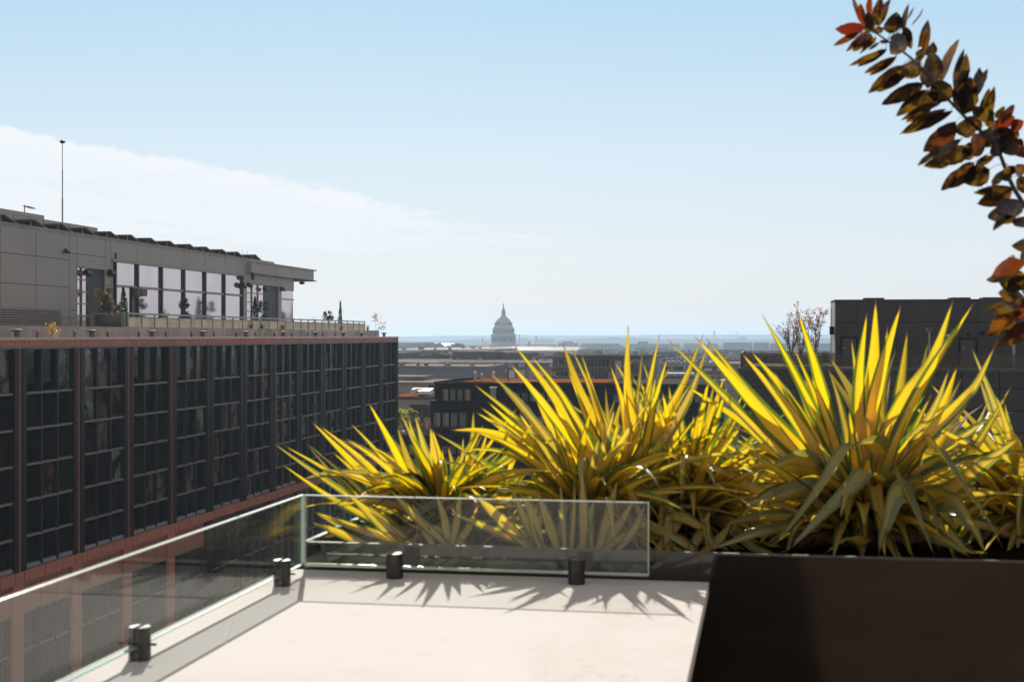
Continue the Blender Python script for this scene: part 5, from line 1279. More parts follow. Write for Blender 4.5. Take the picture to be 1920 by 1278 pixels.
lat('lantern_roof', [(40, 362), (44, 352), (44, 344), (34, 338), (24, 310), (16, 285), (13, 262), (14, 256)], MT_c, 24)
lat('statue', [(10, 258), (12, 240), (8, 222), (9, 208), (5, 198), (4, 190)], MT['cap_stone'], 10)
m = MB()
m.box(cxy[0] - 110, cxy[0] + 110, cxy[1] - 10, cxy[1] + 50, 0, zrow(1110)); m.box(cxy[0] - 32, cxy[0] + 32, cxy[1] - 40, cxy[1] - 10.2, 0, zrow(1075))
m.build('wings', MT_c, cap)
# flag poles near it
MT['pole'] = pbr('pole', (0.10, 0.10, 0.11), 0.5)
MT['flag'] = pbr('flag', (0.20, 0.07, 0.08), 0.8, c2=(0.08, 0.08, 0.16), scale=0.5)
for px, pt, pb_, lab in ((904.5, 634, 653, 'flagpole with a furled flag left of the dome, the taller of two'), (909.5, 640, 653, 'shorter flagpole left of the dome'), (973.5, 627, 651, 'flagpole just right of the dome'), (1004.5, 629, 649, 'flagpole between the dome and the chimney building'), (991, 640, 647, 'low flagpole with a red and white flag by the chimney building')):
    t = 1750.0; a = P(px, pt, t); z0 = P(px, pb_ + 6, t).z
    o = thing('flagpole', lab, 'flagpole', (a.x, a.y, z0))
    MB().tube([(a.x, a.y, z0), (a.x, a.y, a.z)], 0.22, 6).build('pole', MT['pole'], o)
    MB().add([(a.x, a.y, a.z - 0.3), (a.x + 0.9, a.y + 0.3, a.z - 0.5), (a.x + 1.1, a.y, a.z - 2.4), (a.x, a.y, a.z - 2.6)], [(0, 1, 2, 3)]).build('flag', MT['flag'], o)

# ================================================================ CITY BUILDINGS
def wall_mat(name, c, win=None, fw=4.0, fh=3.6, gx=0.55, gy=0.5, rough=0.7, var=0.12):
    """plain wall, with a window pattern for far facades when win is given"""
    m, nt = newmat(name)
    b = nt.nodes.new('ShaderNodeBsdfPrincipled'); pos = objco(nt)
    n = maprange(nt, noise(nt, pos, 0.25, 5, 0.6), 0.3, 0.7)
    cc = mixc(nt, n, tuple(x * (1 - var) for x in c), tuple(min(1, x * (1 + var)) for x in c))
    if win:
        sp = nt.nodes.new('ShaderNodeSeparateXYZ'); nt.links.new(pos, sp.inputs[0])
        h = M(nt, 'ADD', sp.outputs[0], M(nt, 'MULTIPLY', sp.outputs[1], 0.9))
        fx = M(nt, 'FRACT', M(nt, 'DIVIDE', h, fw)); fz = M(nt, 'FRACT', M(nt, 'DIVIDE', sp.outputs[2], fh))
        g = nt.nodes.new('ShaderNodeNewGeometry'); sn = nt.nodes.new('ShaderNodeSeparateXYZ'); nt.links.new(g.outputs['Normal'], sn.inputs[0])
        side = M(nt, 'LESS_THAN', M(nt, 'ABSOLUTE', sn.outputs[2]), 0.5)
        w_ = M(nt, 'MULTIPLY', M(nt, 'MULTIPLY', M(nt, 'LESS_THAN', fx, gx), M(nt, 'LESS_THAN', fz, gy)), side)
        cell = nt.nodes.new('ShaderNodeTexWhiteNoise'); cell.noise_dimensions = '2D'
        nt.links.new(combine(nt, M(nt, 'FLOOR', M(nt, 'DIVIDE', h, fw)), M(nt, 'FLOOR', M(nt, 'DIVIDE', sp.outputs[2], fh)), 0.0), cell.inputs['Vector'])
        wc = mixc(nt, cell.outputs['Value'], tuple(x * 0.5 for x in win), tuple(min(1, x * 1.7) for x in win))
        cc = mixc(nt, w_, cc, wc)
        nt.links.new(maprange(nt, w_, 0, 1, rough, 0.15, False), b.inputs['Roughness'])
    else: b.inputs['Roughness'].default_value = rough
    nt.links.new(cc, b.inputs['Base Color']); b.inputs['Specular IOR Level'].default_value = 0.0
    outp(nt, b.outputs[0]); return m
MT['w_gray'] = wall_mat('wall_gray', (0.23, 0.235, 0.255))
MT['w_shed'] = wall_mat('wall_shed', (0.22, 0.23, 0.265), var=0.05)
MT['roof_membrane'] = pbr('roof_membrane', (0.50, 0.465, 0.44), 0.95, spec=0.0, var=0.3, scale=0.05)
MT['w_dark'] = wall_mat('wall_dark', (0.105, 0.107, 0.118))
MT['w_black'] = wall_mat('wall_black', (0.030, 0.030, 0.032))
MT['w_white'] = wall_mat('wall_white', (0.62, 0.60, 0.58))
MT['w_pale'] = wall_mat('wall_pale', (0.46, 0.43, 0.42), (0.12, 0.12, 0.14))
MT['w_brick'] = wall_mat('wall_brick', (0.20, 0.145, 0.135), (0.34, 0.35, 0.38), 3.2, 3.4, 0.62, 0.68)
MT['w_brickp'] = wall_mat('wall_brick_plain', (0.20, 0.115, 0.095))
MT['w_speck'] = wall_mat('wall_speckled', (0.33, 0.31, 0.28), (0.10, 0.10, 0.10), 1.7, 1.9, 0.5, 0.45)
MT['w_olive'] = wall_mat('wall_olive', (0.18, 0.175, 0.16))
MT['w_taupe'] = wall_mat('wall_taupe', (0.36, 0.325, 0.31))
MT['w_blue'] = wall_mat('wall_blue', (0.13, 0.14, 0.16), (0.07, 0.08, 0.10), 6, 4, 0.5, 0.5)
MT['w_garage'] = wall_mat('wall_garage', (0.27, 0.27, 0.28))
MT['roof_white'] = pbr('roof_white', (0.27, 0.245, 0.225), 0.95, spec=0.0, var=0.5, scale=0.15)
MT['roof_gray'] = pbr('roof_gray', (0.075, 0.068, 0.066), 0.95, spec=0.0, var=0.5, scale=0.15)
MT['sedum'] = pbr('sedum', (0.29, 0.085, 0.03), 0.95, spec=0.0, var=0.35, scale=0.9, bump=0.8, bscale=3.0, c2=(0.22, 0.08, 0.02))
MT['win_dark'] = mirror_glass('window_dark', (0.03, 0.033, 0.038), wav=0.004, wscale=0.6)
MT['curtain'] = wall_mat('curtained_window', (0.20, 0.215, 0.21), var=0.25)
MT['drape'] = pbr('drape', (0.40, 0.30, 0.27), 0.8, scale=2.0, stretch=(9, 9, 0.3), var=0.3)

def block(name, label, px0, px1, ytop, Y, thick, mat, roof=None, cat='building', z0=0.0, cap=0.5, group=None):
    a, b_ = onY(px0, ytop, Y), onY(px1, ytop, Y)
    o = thing(name, label, cat, ((a.x + b_.x) / 2, Y + thick / 2, z0), group)
    z = (a.z + b_.z) / 2
    MB().box(a.x, b_.x, Y, Y + thick, z0, z - (cap if roof else 0)).build('wall', mat, o)
    if roof:
        MB().box(a.x - 0.15, b_.x + 0.15, Y - 0.15, Y + thick + 0.15, z - cap + 0.001, z).build('roof', roof, o)
    o['_x'] = (a.x, b_.x); return o, a.x, b_.x, z
def pbox(parent, name, px0, px1, yt, yb, Y, thick, mat):
    a, b_ = onY(px0, yt, Y), onY(px1, yb, Y)
    return MB().box(a.x, b_.x, Y, Y + thick, b_.z, a.z).build(name, mat, parent)

# ---- dark apartment block with sedum roof (centre)
YA = 166.0
ap = thing('apartment_block', 'dark grey apartment block with a red sedum roof behind the middle yucca', 'building', (onY(1080, 700, YA).x, YA + 9, 0))
zt = onY(960, 716, YA).z
x0, x1 = onY(815, 716, YA).x, onY(1350, 716, YA).x
xs0 = onY(1143, 716, YA).x
MB().box(x0, x1, YA, YA + 15, 0, zt - 0.25).build('wall', MT['w_black'], ap)
f = MB(); f.box(x0 - 0.1, xs0, YA - 0.1, YA + 0.35, zt - 0.25, zt); f.box(x0 - 0.1, x0 + 0.35, YA + 0.36, YA + 15.1, zt - 0.25, zt); f.box(xs0 - 0.4, xs0, YA + 0.36, YA + 15.1, zt - 0.25, zt); f.box(x0 + 0.36, xs0 - 0.41, YA + 14.7, YA + 15.1, zt - 0.25, zt)
f.box(xs0 + 0.01, x1 + 0.1, YA - 0.1, YA + 15.1, zt - 0.25, zt - 0.1)
f.build('roof_edge', MT['roof_gray'], ap)
MB().box(x0 + 3.2, xs0 - 0.45, YA + 0.6, YA + 14.6, zt - 0.24, zt - 0.02).build('sedum_roof', MT['sedum'], ap)
x2 = onY(807, 775, YA - 1.5).x
z1 = onY(850, 752, YA - 1.5).z
MB().box(x2, x1 - 0.02, YA - 1.5, YA - 0.01, 0, z1).build('lower_wall', MT['w_black'], ap)
MB().box(x2 - 0.06, x0 + 0.4, YA - 1.55, YA + 0.0, z1 + 0.001, z1 + 0.12).build('ledge', MT['roof_white'], ap)
def apt_window(px0, px1, yt, yb, Y, n, drapes=(), mat='curtain'):
    a, b_ = onY(px0, yt, Y), onY(px1, yb, Y); w = (b_.x - a.x) / n
    for i in range(n):
        g = MB().box(a.x + w * i + 0.12, a.x + w * (i + 1) - 0.12, Y - 0.03, Y + 0.05, b_.z, a.z)
        wn2 = g.build('window', MT[mat], ap)
        fr = MB()
        for s in (0, 1): fr.box(a.x + w * (i + s) - 0.1, a.x + w * (i + s) + 0.1, Y - 0.10, Y + 0.02, b_.z - 0.1, a.z + 0.1)
        for z in (b_.z - 0.05, a.z + 0.05): fr.box(a.x + w * i + 0.11, a.x + w * (i + 1) - 0.11, Y - 0.09, Y + 0.02, z - 0.07, z + 0.07)
        fr.build('window_frame', MT['dark_metal'], wn2)
        if i in drapes:
            MB().box(a.x + w * i + w * 0.45, a.x + w * i + w * 0.85, Y - 0.045, Y - 0.032, b_.z + 0.03, a.z - 0.03).build('drape', MT['drape'], wn2)
apt_window(829, 883, 729, 751, YA, 4, (0, 3)); apt_window(812, 875.5, 773, 801, YA - 1.5, 4, (0, 1))
apt_window(812, 930, 835, 852, YA - 1.5, 8, (0, 4)); apt_window(812, 930, 855, 872, YA - 1.5, 8); apt_window(745, 806, 885, 905, YA - 1.7, 4)
apt_window(920, 933, 727, 742, YA, 1, mat='win_dark'); apt_window(960, 1040, 735, 755, YA, 5, (2,)); apt_window(940, 1040, 779, 804, YA - 1.5, 6, (1, 4)); apt_window(1150, 1320, 740, 765, YA, 9, (2, 6))
MB().box(onY(745, 800, YA - 1.7).x, x2 - 0.02, YA - 1.7, YA + 10, 0, onY(780, 816, YA - 1.7).z).build('side_wing', MT['w_black'], ap)
apt_window(746, 806, 834, 852, YA - 1.7, 4, (0, 1)); apt_window(746, 806, 857, 876, YA - 1.7, 4, (0,))
zc = onY(960, 717.5, YA).z
pbox(ap, 'canopy', 925, 985, 716.5, 718, YA - 2.0, 1.9, MT['roof_white']); pbox(ap, 'canopy', 988, 1010, 714.5, 716, YA - 1.6, 1.5, MT['roof_white'])
a, b_ = onY(808, 796, YA - 3.2), onY(880, 812, YA - 3.2)
br = MB()
for z in (a.z - 0.1, a.z - 0.5): br.box(a.x, b_.x, YA - 3.2, YA - 3.16, z, z + 0.06)
for i in range(13): br.box(a.x + (b_.x - a.x) * i / 12 - 0.02, a.x + (b_.x - a.x) * i / 12 + 0.02, YA - 3.21, YA - 3.17, b_.z, a.z)
br.build('balcony_rail', MT['dark_metal'], ap)
MB().box(a.x, b_.x, YA - 3.3, YA - 1.52, b_.z - 0.3, b_.z).build('balcony', MT['w_black'], ap)
# roof stacks and things standing on the sedum roof
def stack(px, ytop, ybot, Y, r, label, cap=True):
    a, b_ = onY(px, ytop, Y), onY(px, ybot, Y)
    o = thing('flue_pipe', label, 'flue', (a.x, Y, b_.z), 'flues on the sedum roof')
    MB().lathe([(r * 1.5, b_.z), (r * 1.4, b_.z + 0.3), (r, b_.z + 0.4), (r, a.z - 0.15)], (a.x, Y, 0), 12).build('pipe', MT['steel'], o)
    MB().lathe([(r * 1.25, a.z - 0.32), (r * 1.25, a.z - 0.02), (r * 0.7, a.z)], (a.x, Y, 0), 12).build('cap', MT['white_metal'], o)
stack(890.5, 695, 712, YA + 5, 0.13, 'tall capped steel flue at the left of the sedum roof')
stack(903, 699, 714, YA + 3, 0.10, 'shorter steel flue just right of the tall left flue')
stack(925.5, 696, 710, YA + 9, 0.13, 'steel flue with a round cap behind the pair of left flues')
stack(1007, 696, 711, YA + 5, 0.2, 'thick flue with a broad white cap on the right of the sedum roof')
p = onY(953, 712, YA + 4); o = thing('roof_mast', 'thin dark roof mast carrying a round tan dish', 'mast', (p.x, p.y, zt))
zt2 = onY(953, 690, YA + 4).z
MB().tube([(p.x, p.y, zt - 0.03), (p.x, p.y, zt2)], 0.07, 8).build('pole', MT['dark_metal'], o)
q = onY(949.5, 694.5, YA + 4)
MB().tube([(q.x, p.y - 0.1, q.z), (q.x, p.y - 0.02, q.z)], 0.2, 14).build('dish', MT['drape'], o)
p = onY(930, 740, YA - 0.6); o = thing('air_unit', 'small metal roof unit with a pale hood on the dark block, left of the canopy', 'air unit', (p.x, p.y, z1))
a, b_ = onY(921, 727, YA - 0.6), onY(932, 742, YA - 0.6)
MB().box(a.x, b_.x, YA - 1.2, YA - 0.2, z1 + 0.12, a.z).build('casing', MT['steel'], o); MB().box(a.x - 0.1, b_.x + 0.1, YA - 1.3, YA - 0.1, a.z + 0.001, a.z + 0.15).build('hood', MT['white_metal'], o)

# ---- low grey house with the air unit, left of the dark block
YL = 232.0
lo, xa, xb, zz = block('low_gray_house', 'low grey house with white trimmed roofs between the office building and the dark block', 730, 817, 744.5, YL, 14, MT['w_taupe'], MT['roof_gray'], cap=0.3)
pbox(lo, 'window', 767, 817, 758, 768, YL - 0.05, 0.03, MT['win_dark']) if False else None
pbox(lo, 'terrace_window', 767, 812, 758, 782, YL - 0.06, 0.05, MT['win_dark'])
m = MB(); a, b_ = onY(730, 740, YL + 1), onY(779, 745, YL + 1); m.box(a.x, b_.x, YL + 0.3, YL + 12, zz + 0.001, zz + 0.12); m.build('sedum_strip', MT['sedum'], lo)
up_, xa2, xb2, zz2 = block('upper_gray_house', 'upper grey storey with flat white edged roof above the low house', 722, 815, 716, YL + 16, 18, MT['w_taupe'], MT['roof_white'], cap=0.5, z0=0)
MB().box(xa2, onY(787, 760, YL + 16).x, YL + 15.9, YL + 15.99, 0, zz2 - 2.0).build('grey_panel', MT['w_gray'], up_)
pbox(up_, 'window', 803, 814, 720, 733, YL + 15.9, 0.05, MT['win_dark'])
m = MB(); a = onY(735, 709.5, YL + 30); b_ = onY(801, 711, YL + 30); m.box(a.x, b_.x, YL + 26, YL + 36, zz2 + 0.4, zz2 + 0.75)
m.build('roof_terrace_slab', MT['roof_white'], up_)
zlo = zz + 0.02; yy = YL + 4
a, b_ = onY(783, 733, yy), onY(805, 743, yy)
o = thing('air_unit', 'white box shaped air unit with a round duct on the low grey house', 'air unit', ((a.x + b_.x) / 2, yy + 1, zlo))
MB().prism([(yy, zlo + 0.3), (yy + 3.2, zlo + 0.3), (yy + 3.2, a.z + 0.45), (yy, a.z)], a.x, b_.x, 'x').build('casing', MT['white_metal'], o, bevel=0.03)
c1 = onY(779, 735, yy + 1.5)
MB().tube([(c1.x + 1.2, yy + 1.6, c1.z + 0.3), (c1.x, yy + 1.5, c1.z + 0.25), (c1.x - 0.3, yy + 0.6, c1.z)], [0.45, 0.55, 0.6], 14).build('duct', MT['white_metal'], o)
for xx in (a.x + 0.2, b_.x - 0.2): MB().box(xx - 0.1, xx + 0.1, yy + 0.3, yy + 2.8, zlo - 0.02, zlo + 0.299).build('foot', MT['steel'], o)
# closed parasol and planting on its terrace
zT = onY(790, 812, YL - 8).z
tr, *_ = block('roof_deck', 'planted roof deck in front of the low grey house', 738, 812, 812, YL - 16, 15.8, MT['w_dark'], MT['paving'], cap=0.3)
p = onY(791.5, 800, YL - 5); h = onY(791.5, 762, YL - 5).z - zT
o = thing('closed_parasol', 'closed cream parasol on the planted roof deck', 'parasol', (p.x, p.y, zT))
MB().tube([(p.x, p.y, zT), (p.x, p.y, zT + h)], 0.05, 6).build('pole', MT['bark'], o)
MB().lathe([(0.28, h * 0.25), (0.42, h * 0.36), (0.34, h * 0.45), (0.40, h * 0.62), (0.26, h * 0.82), (0.06, h * 0.97), (0.02, h)], (p.x, p.y, zT), 9, False).build('canopy', MT['roof_gray'], o)
def deck_pt(px, dy): q = onY(px, 800, YL - dy); return (q.x, q.y, zT)
plant('terrace_tree', 'bright yellow green tree on the roof deck, beside the office building corner', deck_pt(760, 10), onY(765, 764, YL - 10).z - zT, 2.1, 'blob', MT['yellowgreen'], 900, 0.22, 71, cat='tree', stemh=0.3)
plant('terrace_tree', 'taller green shoot of a tree right of the yellow green one on the deck', deck_pt(775, 9), onY(775, 763, YL - 9).z - zT, 1.2, 'blob', MT['yellowgreen'], 420, 0.2, 72, cat='tree', stemh=0.4)
plant('deck_shrub', 'rust brown shrub under the closed parasol', deck_pt(786, 11), onY(786, 784, YL - 11).z - zT, 1.4, 'blob', MT['rustleaf'], 620, 0.17, 73, stemh=0.1)
plant('deck_shrub', 'dull brown shrub below the yellow green tree', deck_pt(768, 13), onY(768, 788, YL - 13).z - zT, 1.5, 'blob', MT['magnolia'], 520, 0.17, 74, stemh=0.1)
plant('deck_shrub', 'orange tinted shrub against the dark block wall', deck_pt(802, 12), onY(800, 790, YL - 12).z - zT, 1.0, 'blob', MT['rustleaf'], 420, 0.15, 75, stemh=0.1)

# ---- right-hand dark building with terrace
YR = 88.0
MT['dark_panel'] = pbr('dark_panel', (0.052, 0.049, 0.049), 0.55, var=0.16, scale=0.5)
MT['side_panel'] = pbr('side_panel', (0.30, 0.29, 0.285), 0.5, var=0.08)
zTr = onY(1700, 691, YR).z
rbd = thing('dark_roof_house', 'dark panelled building with a roof terrace on the right behind the yuccas', 'building', (onY(1700, 700, YR).x, YR + 12, 0))
xl, xr = onY(1385, 691, YR).x, 70.0
MB().box(xl, xr, YR, YR + 30, 0, zTr - 0.2).build('wall', MT['dark_panel'], rbd)
MB().box(xl - 0.1, xr, YR - 0.1, YR + 30, zTr - 0.199, zTr).build('terrace_slab', MT['w_dark'], rbd)
j = MB()
for px in (1448, 1519, 1590, 1661, 1732, 1803, 1874): q = onY(px, 700, YR); j.box(q.x - 0.03, q.x + 0.03, YR - 0.008, YR + 0.01, 0, zTr - 0.22)
for py in (727, 768, 809, 850, 891): q = onY(1700, py, YR); j.box(xl + 0.01, xr, YR - 0.007, YR + 0.01, q.z - 0.03, q.z + 0.03)
j.build('panel_joints', MT['w_black'], rbd)
YH = 96.0
xh0 = onY(1567, 563, YH).x; zh = onY(1700, 563, YH).z
ph = thing('roof_cabin', 'dark box shaped plant cabin with two doors on the right roof terrace', 'cabin', (onY(1750, 600, YH).x, YH + 4, zTr))
MB().box(xh0, xr - 2, YH, YH + 6.2, zTr + 0.001, zh).build('wall', MT['dark_panel'], ph)
MB().box(xh0 - 0.05, xh0 - 0.001, YH + 0.3, YH + 6.1, zTr + 0.001, zh - 0.05).build('side_wall', MT['side_panel'], ph)  # lighter sheet: sunlight on the left side put into its colour
j = MB()
for px in (1607, 1646, 1681, 1720, 1759, 1797, 1834, 1872): q = onY(px, 600, YH); j.box(q.x - 0.012, q.x + 0.012, YH - 0.006, YH + 0.01, zTr + 0.01, zh - 0.01)
q = onY(1700, 604, YH); j.box(xh0 + 0.01, xr - 3, YH - 0.007, YH + 0.01, q.z - 0.02, q.z + 0.02)
j.build('panel_joints', MT['w_black'], ph)
q = onY(1700, 562, YH); MB().box(xh0 - 0.08, xr - 1.9, YH - 0.08, YH + 6.3, zh + 0.001, zh + 0.07).build('coping', MT['w_dark'], ph)
for px0, px1, dy in ((1621, 1658, 1.4), (1783, 1820, 1.4), (1844, 1900, 1.4)): 
    a, b_ = onY(px0, 561, YH + 2), onY(px1, 561, YH + 2); MB().box(a.x, b_.x, YH + 2, YH + 4, zh + 0.071, zh + 0.24).build('roof_curb', MT['w_dark'], ph)
def cdoor(px0, px1, yt, lab):
    d = pbox(ph, 'door', px0, px1, yt, 690, YH - 0.05, 0.045, MT['w_dark'])
    a, b_ = onY(px0, yt, YH), onY(px1, 690, YH); fr = MB()
    fr.box(a.x - 0.1, a.x - 0.005, YH - 0.09, YH, b_.z, a.z + 0.1); fr.box(b_.x + 0.005, b_.x + 0.1, YH - 0.09, YH, b_.z, a.z + 0.1); fr.box(a.x - 0.004, b_.x + 0.004, YH - 0.09, YH, a.z + 0.005, a.z + 0.1)
    fr.build('door_frame', MT['w_black'], d)
    MB().box(a.x + 0.12, a.x + 0.22, YH - 0.14, YH - 0.051, b_.z + 1.3, b_.z + 1.4).build('handle', MT['steel'], d)
cdoor(1579, 1605, 634, 'a'); cdoor(1801, 1829, 636, 'b')
for px, py, s in ((1777, 629, 0.09), (1815, 626, 0.1), (1842, 624, 0.11), (1571, 652, 0.05)): 
    q = onY(px, py, YH); MB().box(q.x - s, q.x + s, YH - 0.2, YH - 0.001, q.z - s, q.z + s).build('wall_light', MT['white_metal'] if px == 1777 else MT['w_black'], ph)
q = onX(1562, 640, xh0 - 0.2)
lad = MB(); yl = YH + 3.2
for k in range(16): lad.box(xh0 - 0.18, xh0 - 0.14, yl - 0.25, yl + 0.25, zTr + 0.25 + k * 0.28, zTr + 0.30 + k * 0.28)
for s in (-0.28, 0.28): lad.box(xh0 - 0.18, xh0 - 0.13, yl + s - 0.02, yl + s + 0.02, zTr, zh - 0.4)
lad.build('ladder', MT['steel'], ph)
q = onY(1560, 620, YH + 1.2); MB().box(xh0 - 0.35, xh0 - 0.052, YH + 1.0, YH + 1.4, q.z - 0.25, q.z + 0.3).build('wall_lamp', MT['w_black'], ph)
# lamp post and round post on that terrace
q = onY(1742.5, 616, YR + 4); z0 = zTr
o = thing('terrace_lamp', 'slim pale post with a square lamp head on the right terrace', 'lamp', (q.x, q.y, z0))
MB().box(q.x - 0.05, q.x + 0.05, q.y - 0.05, q.y + 0.05, z0, onY(1742, 621, YR + 4).z).build('post', MT['steel'], o)
MB().box(q.x - 0.17, q.x + 0.17, q.y - 0.12, q.y + 0.12, onY(1742, 621.5, YR + 4).z, onY(1742, 614, YR + 4).z).build('lamp_head', MT['vent'], o)
q = onY(1901, 650, YR + 1); o = thing('steel_post', 'slim grey post at the right edge, rising behind the railing', 'post', (q.x, q.y, zTr - 1.0))
MB().lathe([(0.09, zTr), (0.09, onY(1901, 648, YR + 1).z)], (q.x, q.y, 0), 8).build('shaft', MT['steel'], o); MB().lathe([(0.12, onY(1901, 648, YR + 1).z), (0.12, onY(1901, 646, YR + 1).z)], (q.x, q.y, 0), 8).build('cap', MT['steel'], o)
# glass railing
MT['smoke_glass'] = thin_glass('smoked_glass', (0.62, 0.60, 0.58), dirt=0.10, dirtcol=(0.35, 0.30, 0.26))
MT['rail_dark'] = pbr('rail_dark', (0.035, 0.034, 0.036), 0.4)
zr0 = onY(1700, 662, YR + 0.3).z
rg = thing('glass_railing', 'dark framed glass railing along the front of the right terrace', 'railing', (onY(1700, 690, YR).x, YR + 0.3, zTr))
npan = 15; xr_ = 38.0; wv_ = 1.42; xx = xl + 0.15
MB().box(xx, xr_, YR + 0.26, YR + 0.34, zr0 - 0.05, zr0).build('top_rail', MT['rail_dark'], rg)
k = 0
while xx < xr_ - 0.1:
    MB().box(xx - 0.03, xx + 0.03, YR + 0.26, YR + 0.34, zTr, zr0 - 0.051).build('post', MT['rail_dark'], rg)
    if xx + wv_ < xr_: MB().box(xx + 0.06, xx + wv_ - 0.06, YR + 0.295, YR + 0.305, zTr + 0.06, zr0 - 0.09).build('pane', MT['smoke_glass'], rg)
    xx += wv_
rs = thing('glass_railing', 'dark framed glass railing returning along the left end of the right terrace', 'railing', (xl + 0.15, YR + 5, zTr))
MB().box(xl + 0.11, xl + 0.19, YR + 0.36, YR + 12, zr0 - 0.05, zr0).build('top_rail', MT['rail_dark'], rs)
for i in range(9):
    y = YR + 1.7 + i * 1.42; MB().box(xl + 0.11, xl + 0.19, y - 0.03, y + 0.03, zTr, zr0 - 0.051).build('post', MT['rail_dark'], rs)
    if i < 8: MB().box(xl + 0.145, xl + 0.155, y + 0.06, y + 1.36, zTr + 0.06, zr0 - 0.09).build('pane', MT['smoke_glass'], rs)
rk = thing('glass_railing', 'dark framed railing across the back of the right terrace, left of the cabin', 'railing', ((xl + xh0) / 2, YR + 12, zTr))
MB().box(xl + 0.2, xh0 - 0.1, YR + 12.0, YR + 12.08, zr0 - 0.05, zr0).build('top_rail', MT['rail_dark'], rk)
n_ = 5
for i in range(n_ + 1):
    x = xl + 0.25 + (xh0 - xl - 0.4) * i / n_; MB().box(x - 0.03, x + 0.03, YR + 12.0, YR + 12.08, zTr, zr0 - 0.051).build('post', MT['rail_dark'], rk)
    if i < n_: MB().box(x + 0.06, x + (xh0 - xl - 0.4) / n_ - 0.06, YR + 12.03, YR + 12.04, zTr + 0.06, zr0 - 0.09).build('pane', MT['smoke_glass'], rk)
MT['lawn'] = pbr('lawn', (0.10, 0.12, 0.03), 0.9, scale=3, var=0.4)
tag(MB().box(xl + 0.3, xh0 - 0.3, YR + 0.9, YR + 11.5, zTr + 0.001, zTr + 0.09).build('grass', MT['lawn']), kind='stuff')
# multi-stem trees in dark tubs
def bare_tree(label, px, ytop, Y, spread, nleaf, mat, seed, tub):
    rn = random.Random(seed); q = onY(px, 690, Y); z0 = zTr; H = onY(px, ytop, Y).z - z0
    o = thing('multi_stem_tree', label, 'tree', (q.x, q.y, z0))
    MB().box(q.x - tub, q.x + tub, q.y - tub, q.y + tub, z0, z0 + 0.75).build('tub', MT['side_panel'], o)
    tips = []; b_ = MB()
    def grow(p, d, L, r, lev):
        n = 4; pts = [p]; dd = d.copy()
        for i in range(n):
            dd = (dd + Vector((rn.gauss(0, 0.12), rn.gauss(0, 0.12), 0.06))).normalized(); pts.append(pts[-1] + dd * L / n)
        b_.tube(pts, [r * (1 - 0.5 * i / n) for i in range(n + 1)], 5, False)
        tips.extend(pts[2:] if lev > 0 else [])
        if lev < 3:
            for k in range(rn.choice((2, 3, 3))):
                s = rn.randint(1, n); e = (dd + Vector((rn.gauss(0, 0.5), rn.gauss(0, 0.5), rn.uniform(0, 0.3)))).normalized()
                grow(pts[s], e, L * rn.uniform(0.5, 0.75), r * 0.5, lev + 1)
    for k in range(4):
        a = k * 1.57 + rn.uniform(-.4, .4); grow(Vector((q.x, q.y, z0 + 0.6)), Vector((math.cos(a) * spread, math.sin(a) * spread, 1)).normalized(), H * 0.46, 0.045, 0)
    b_.build('trunk', MT['bark'], o)
    lf = MB()
    for _ in range(nleaf):
        c = rn.choice(tips) + Vector((rn.gauss(0, 0.07), rn.gauss(0, 0.07), rn.gauss(0, 0.07))); a = Vector((rn.gauss(0, 1), rn.gauss(0, 1), rn.gauss(0, 1))).normalized(); e = a.orthogonal().normalized(); f_ = a.cross(e); s = rn.uniform(0.035, 0.075)
        lf.add([c - e * s, c + f_ * s * 0.6, c + e * s, c - f_ * s * 0.6], [(0, 1, 2, 3)])
    lf.build('crown', mat, o)
bare_tree('nearly bare multi stem tree on the right terrace, at the left of the tree group', 1484, 592, YR + 6, 0.36, 420, MT['rustleaf'], 81, 0.5)
bare_tree('nearly bare thin tree in the middle of the terrace tree group', 1502, 592, YR + 8, 0.28, 420, MT['rustleaf'], 82, 0.45)
bare_tree('rust leaved multi stem tree at the right of the terrace tree group, beside the cabin', 1527, 584, YR + 6.5, 0.30, 950, MT['rustleaf'], 83, 0.5)

# ---- middle distance
block('long_gray_shed', 'long windowless grey building with a flat roof, above the low grey houses', 640, 911, 686, 330, 26, MT['w_shed'], MT['roof_white'], cap=0.35)
bk, bxa, bxb, bz = block('brick_mill', 'long brick building with rows of pale windows behind the sedum roof', 640, 1110, 680, 420, 40, MT['w_brick'], None)
MB().box(bxa - 0.3, bxb + 0.3, 419.6, 460, bz + 0.001, bz + 0.15).build('cornice', MT['w_gray'], bk)
zz = onY(900, 676, 460).z
MB().box(bxa, bxb, 461, 500, 0, zz).build('rear_roof', MT['w_brickp'], bk)
cr = MB(); 
for i in range(60): x = bxa + (bxb - bxa) * (0.4 + 0.6 * i / 60); cr.box(x - 0.05, x + 0.05, 419.6, 419.7, bz + 0.15, bz + 0.55)
cr.box(bxa + (bxb - bxa) * 0.4, bxb, 419.55, 419.75, bz + 0.55, bz + 0.65); cr.build('roof_rail', MT['rail_dark'], bk)
block('brick_stair_head', 'small brick stair head on the mill roof, left of the pipes', 771, 816, 679.5, 410, 6, MT['w_brickp'], MT['roof_white'], cap=0.4)
block('gray_roof_box', 'plain grey roof box at the corner of the office building', 735, 761, 662, 520, 20, MT['w_dark'], None)
block('gray_hall', 'blue grey hall with faint stripes behind the row of small evergreens', 763, 807, 660, 700, 40, MT['w_gray'], MT['roof_gray'], cap=0.6)
block('dark_plant_room', 'wide dark plant room on the far roof, left of the speckled facade', 848, 918, 658, 480, 22, MT['w_dark'], MT['roof_white'], cap=0.4)
block('dark_plant_room', 'narrow lower dark box joined to the right end of the wide plant room', 910, 928, 660.5, 478, 20, MT['w_dark'], None)
block('dark_plant_room', 'square dark plant room right of the speckled facade', 941.5, 991, 662, 480, 22, MT['w_dark'], None)
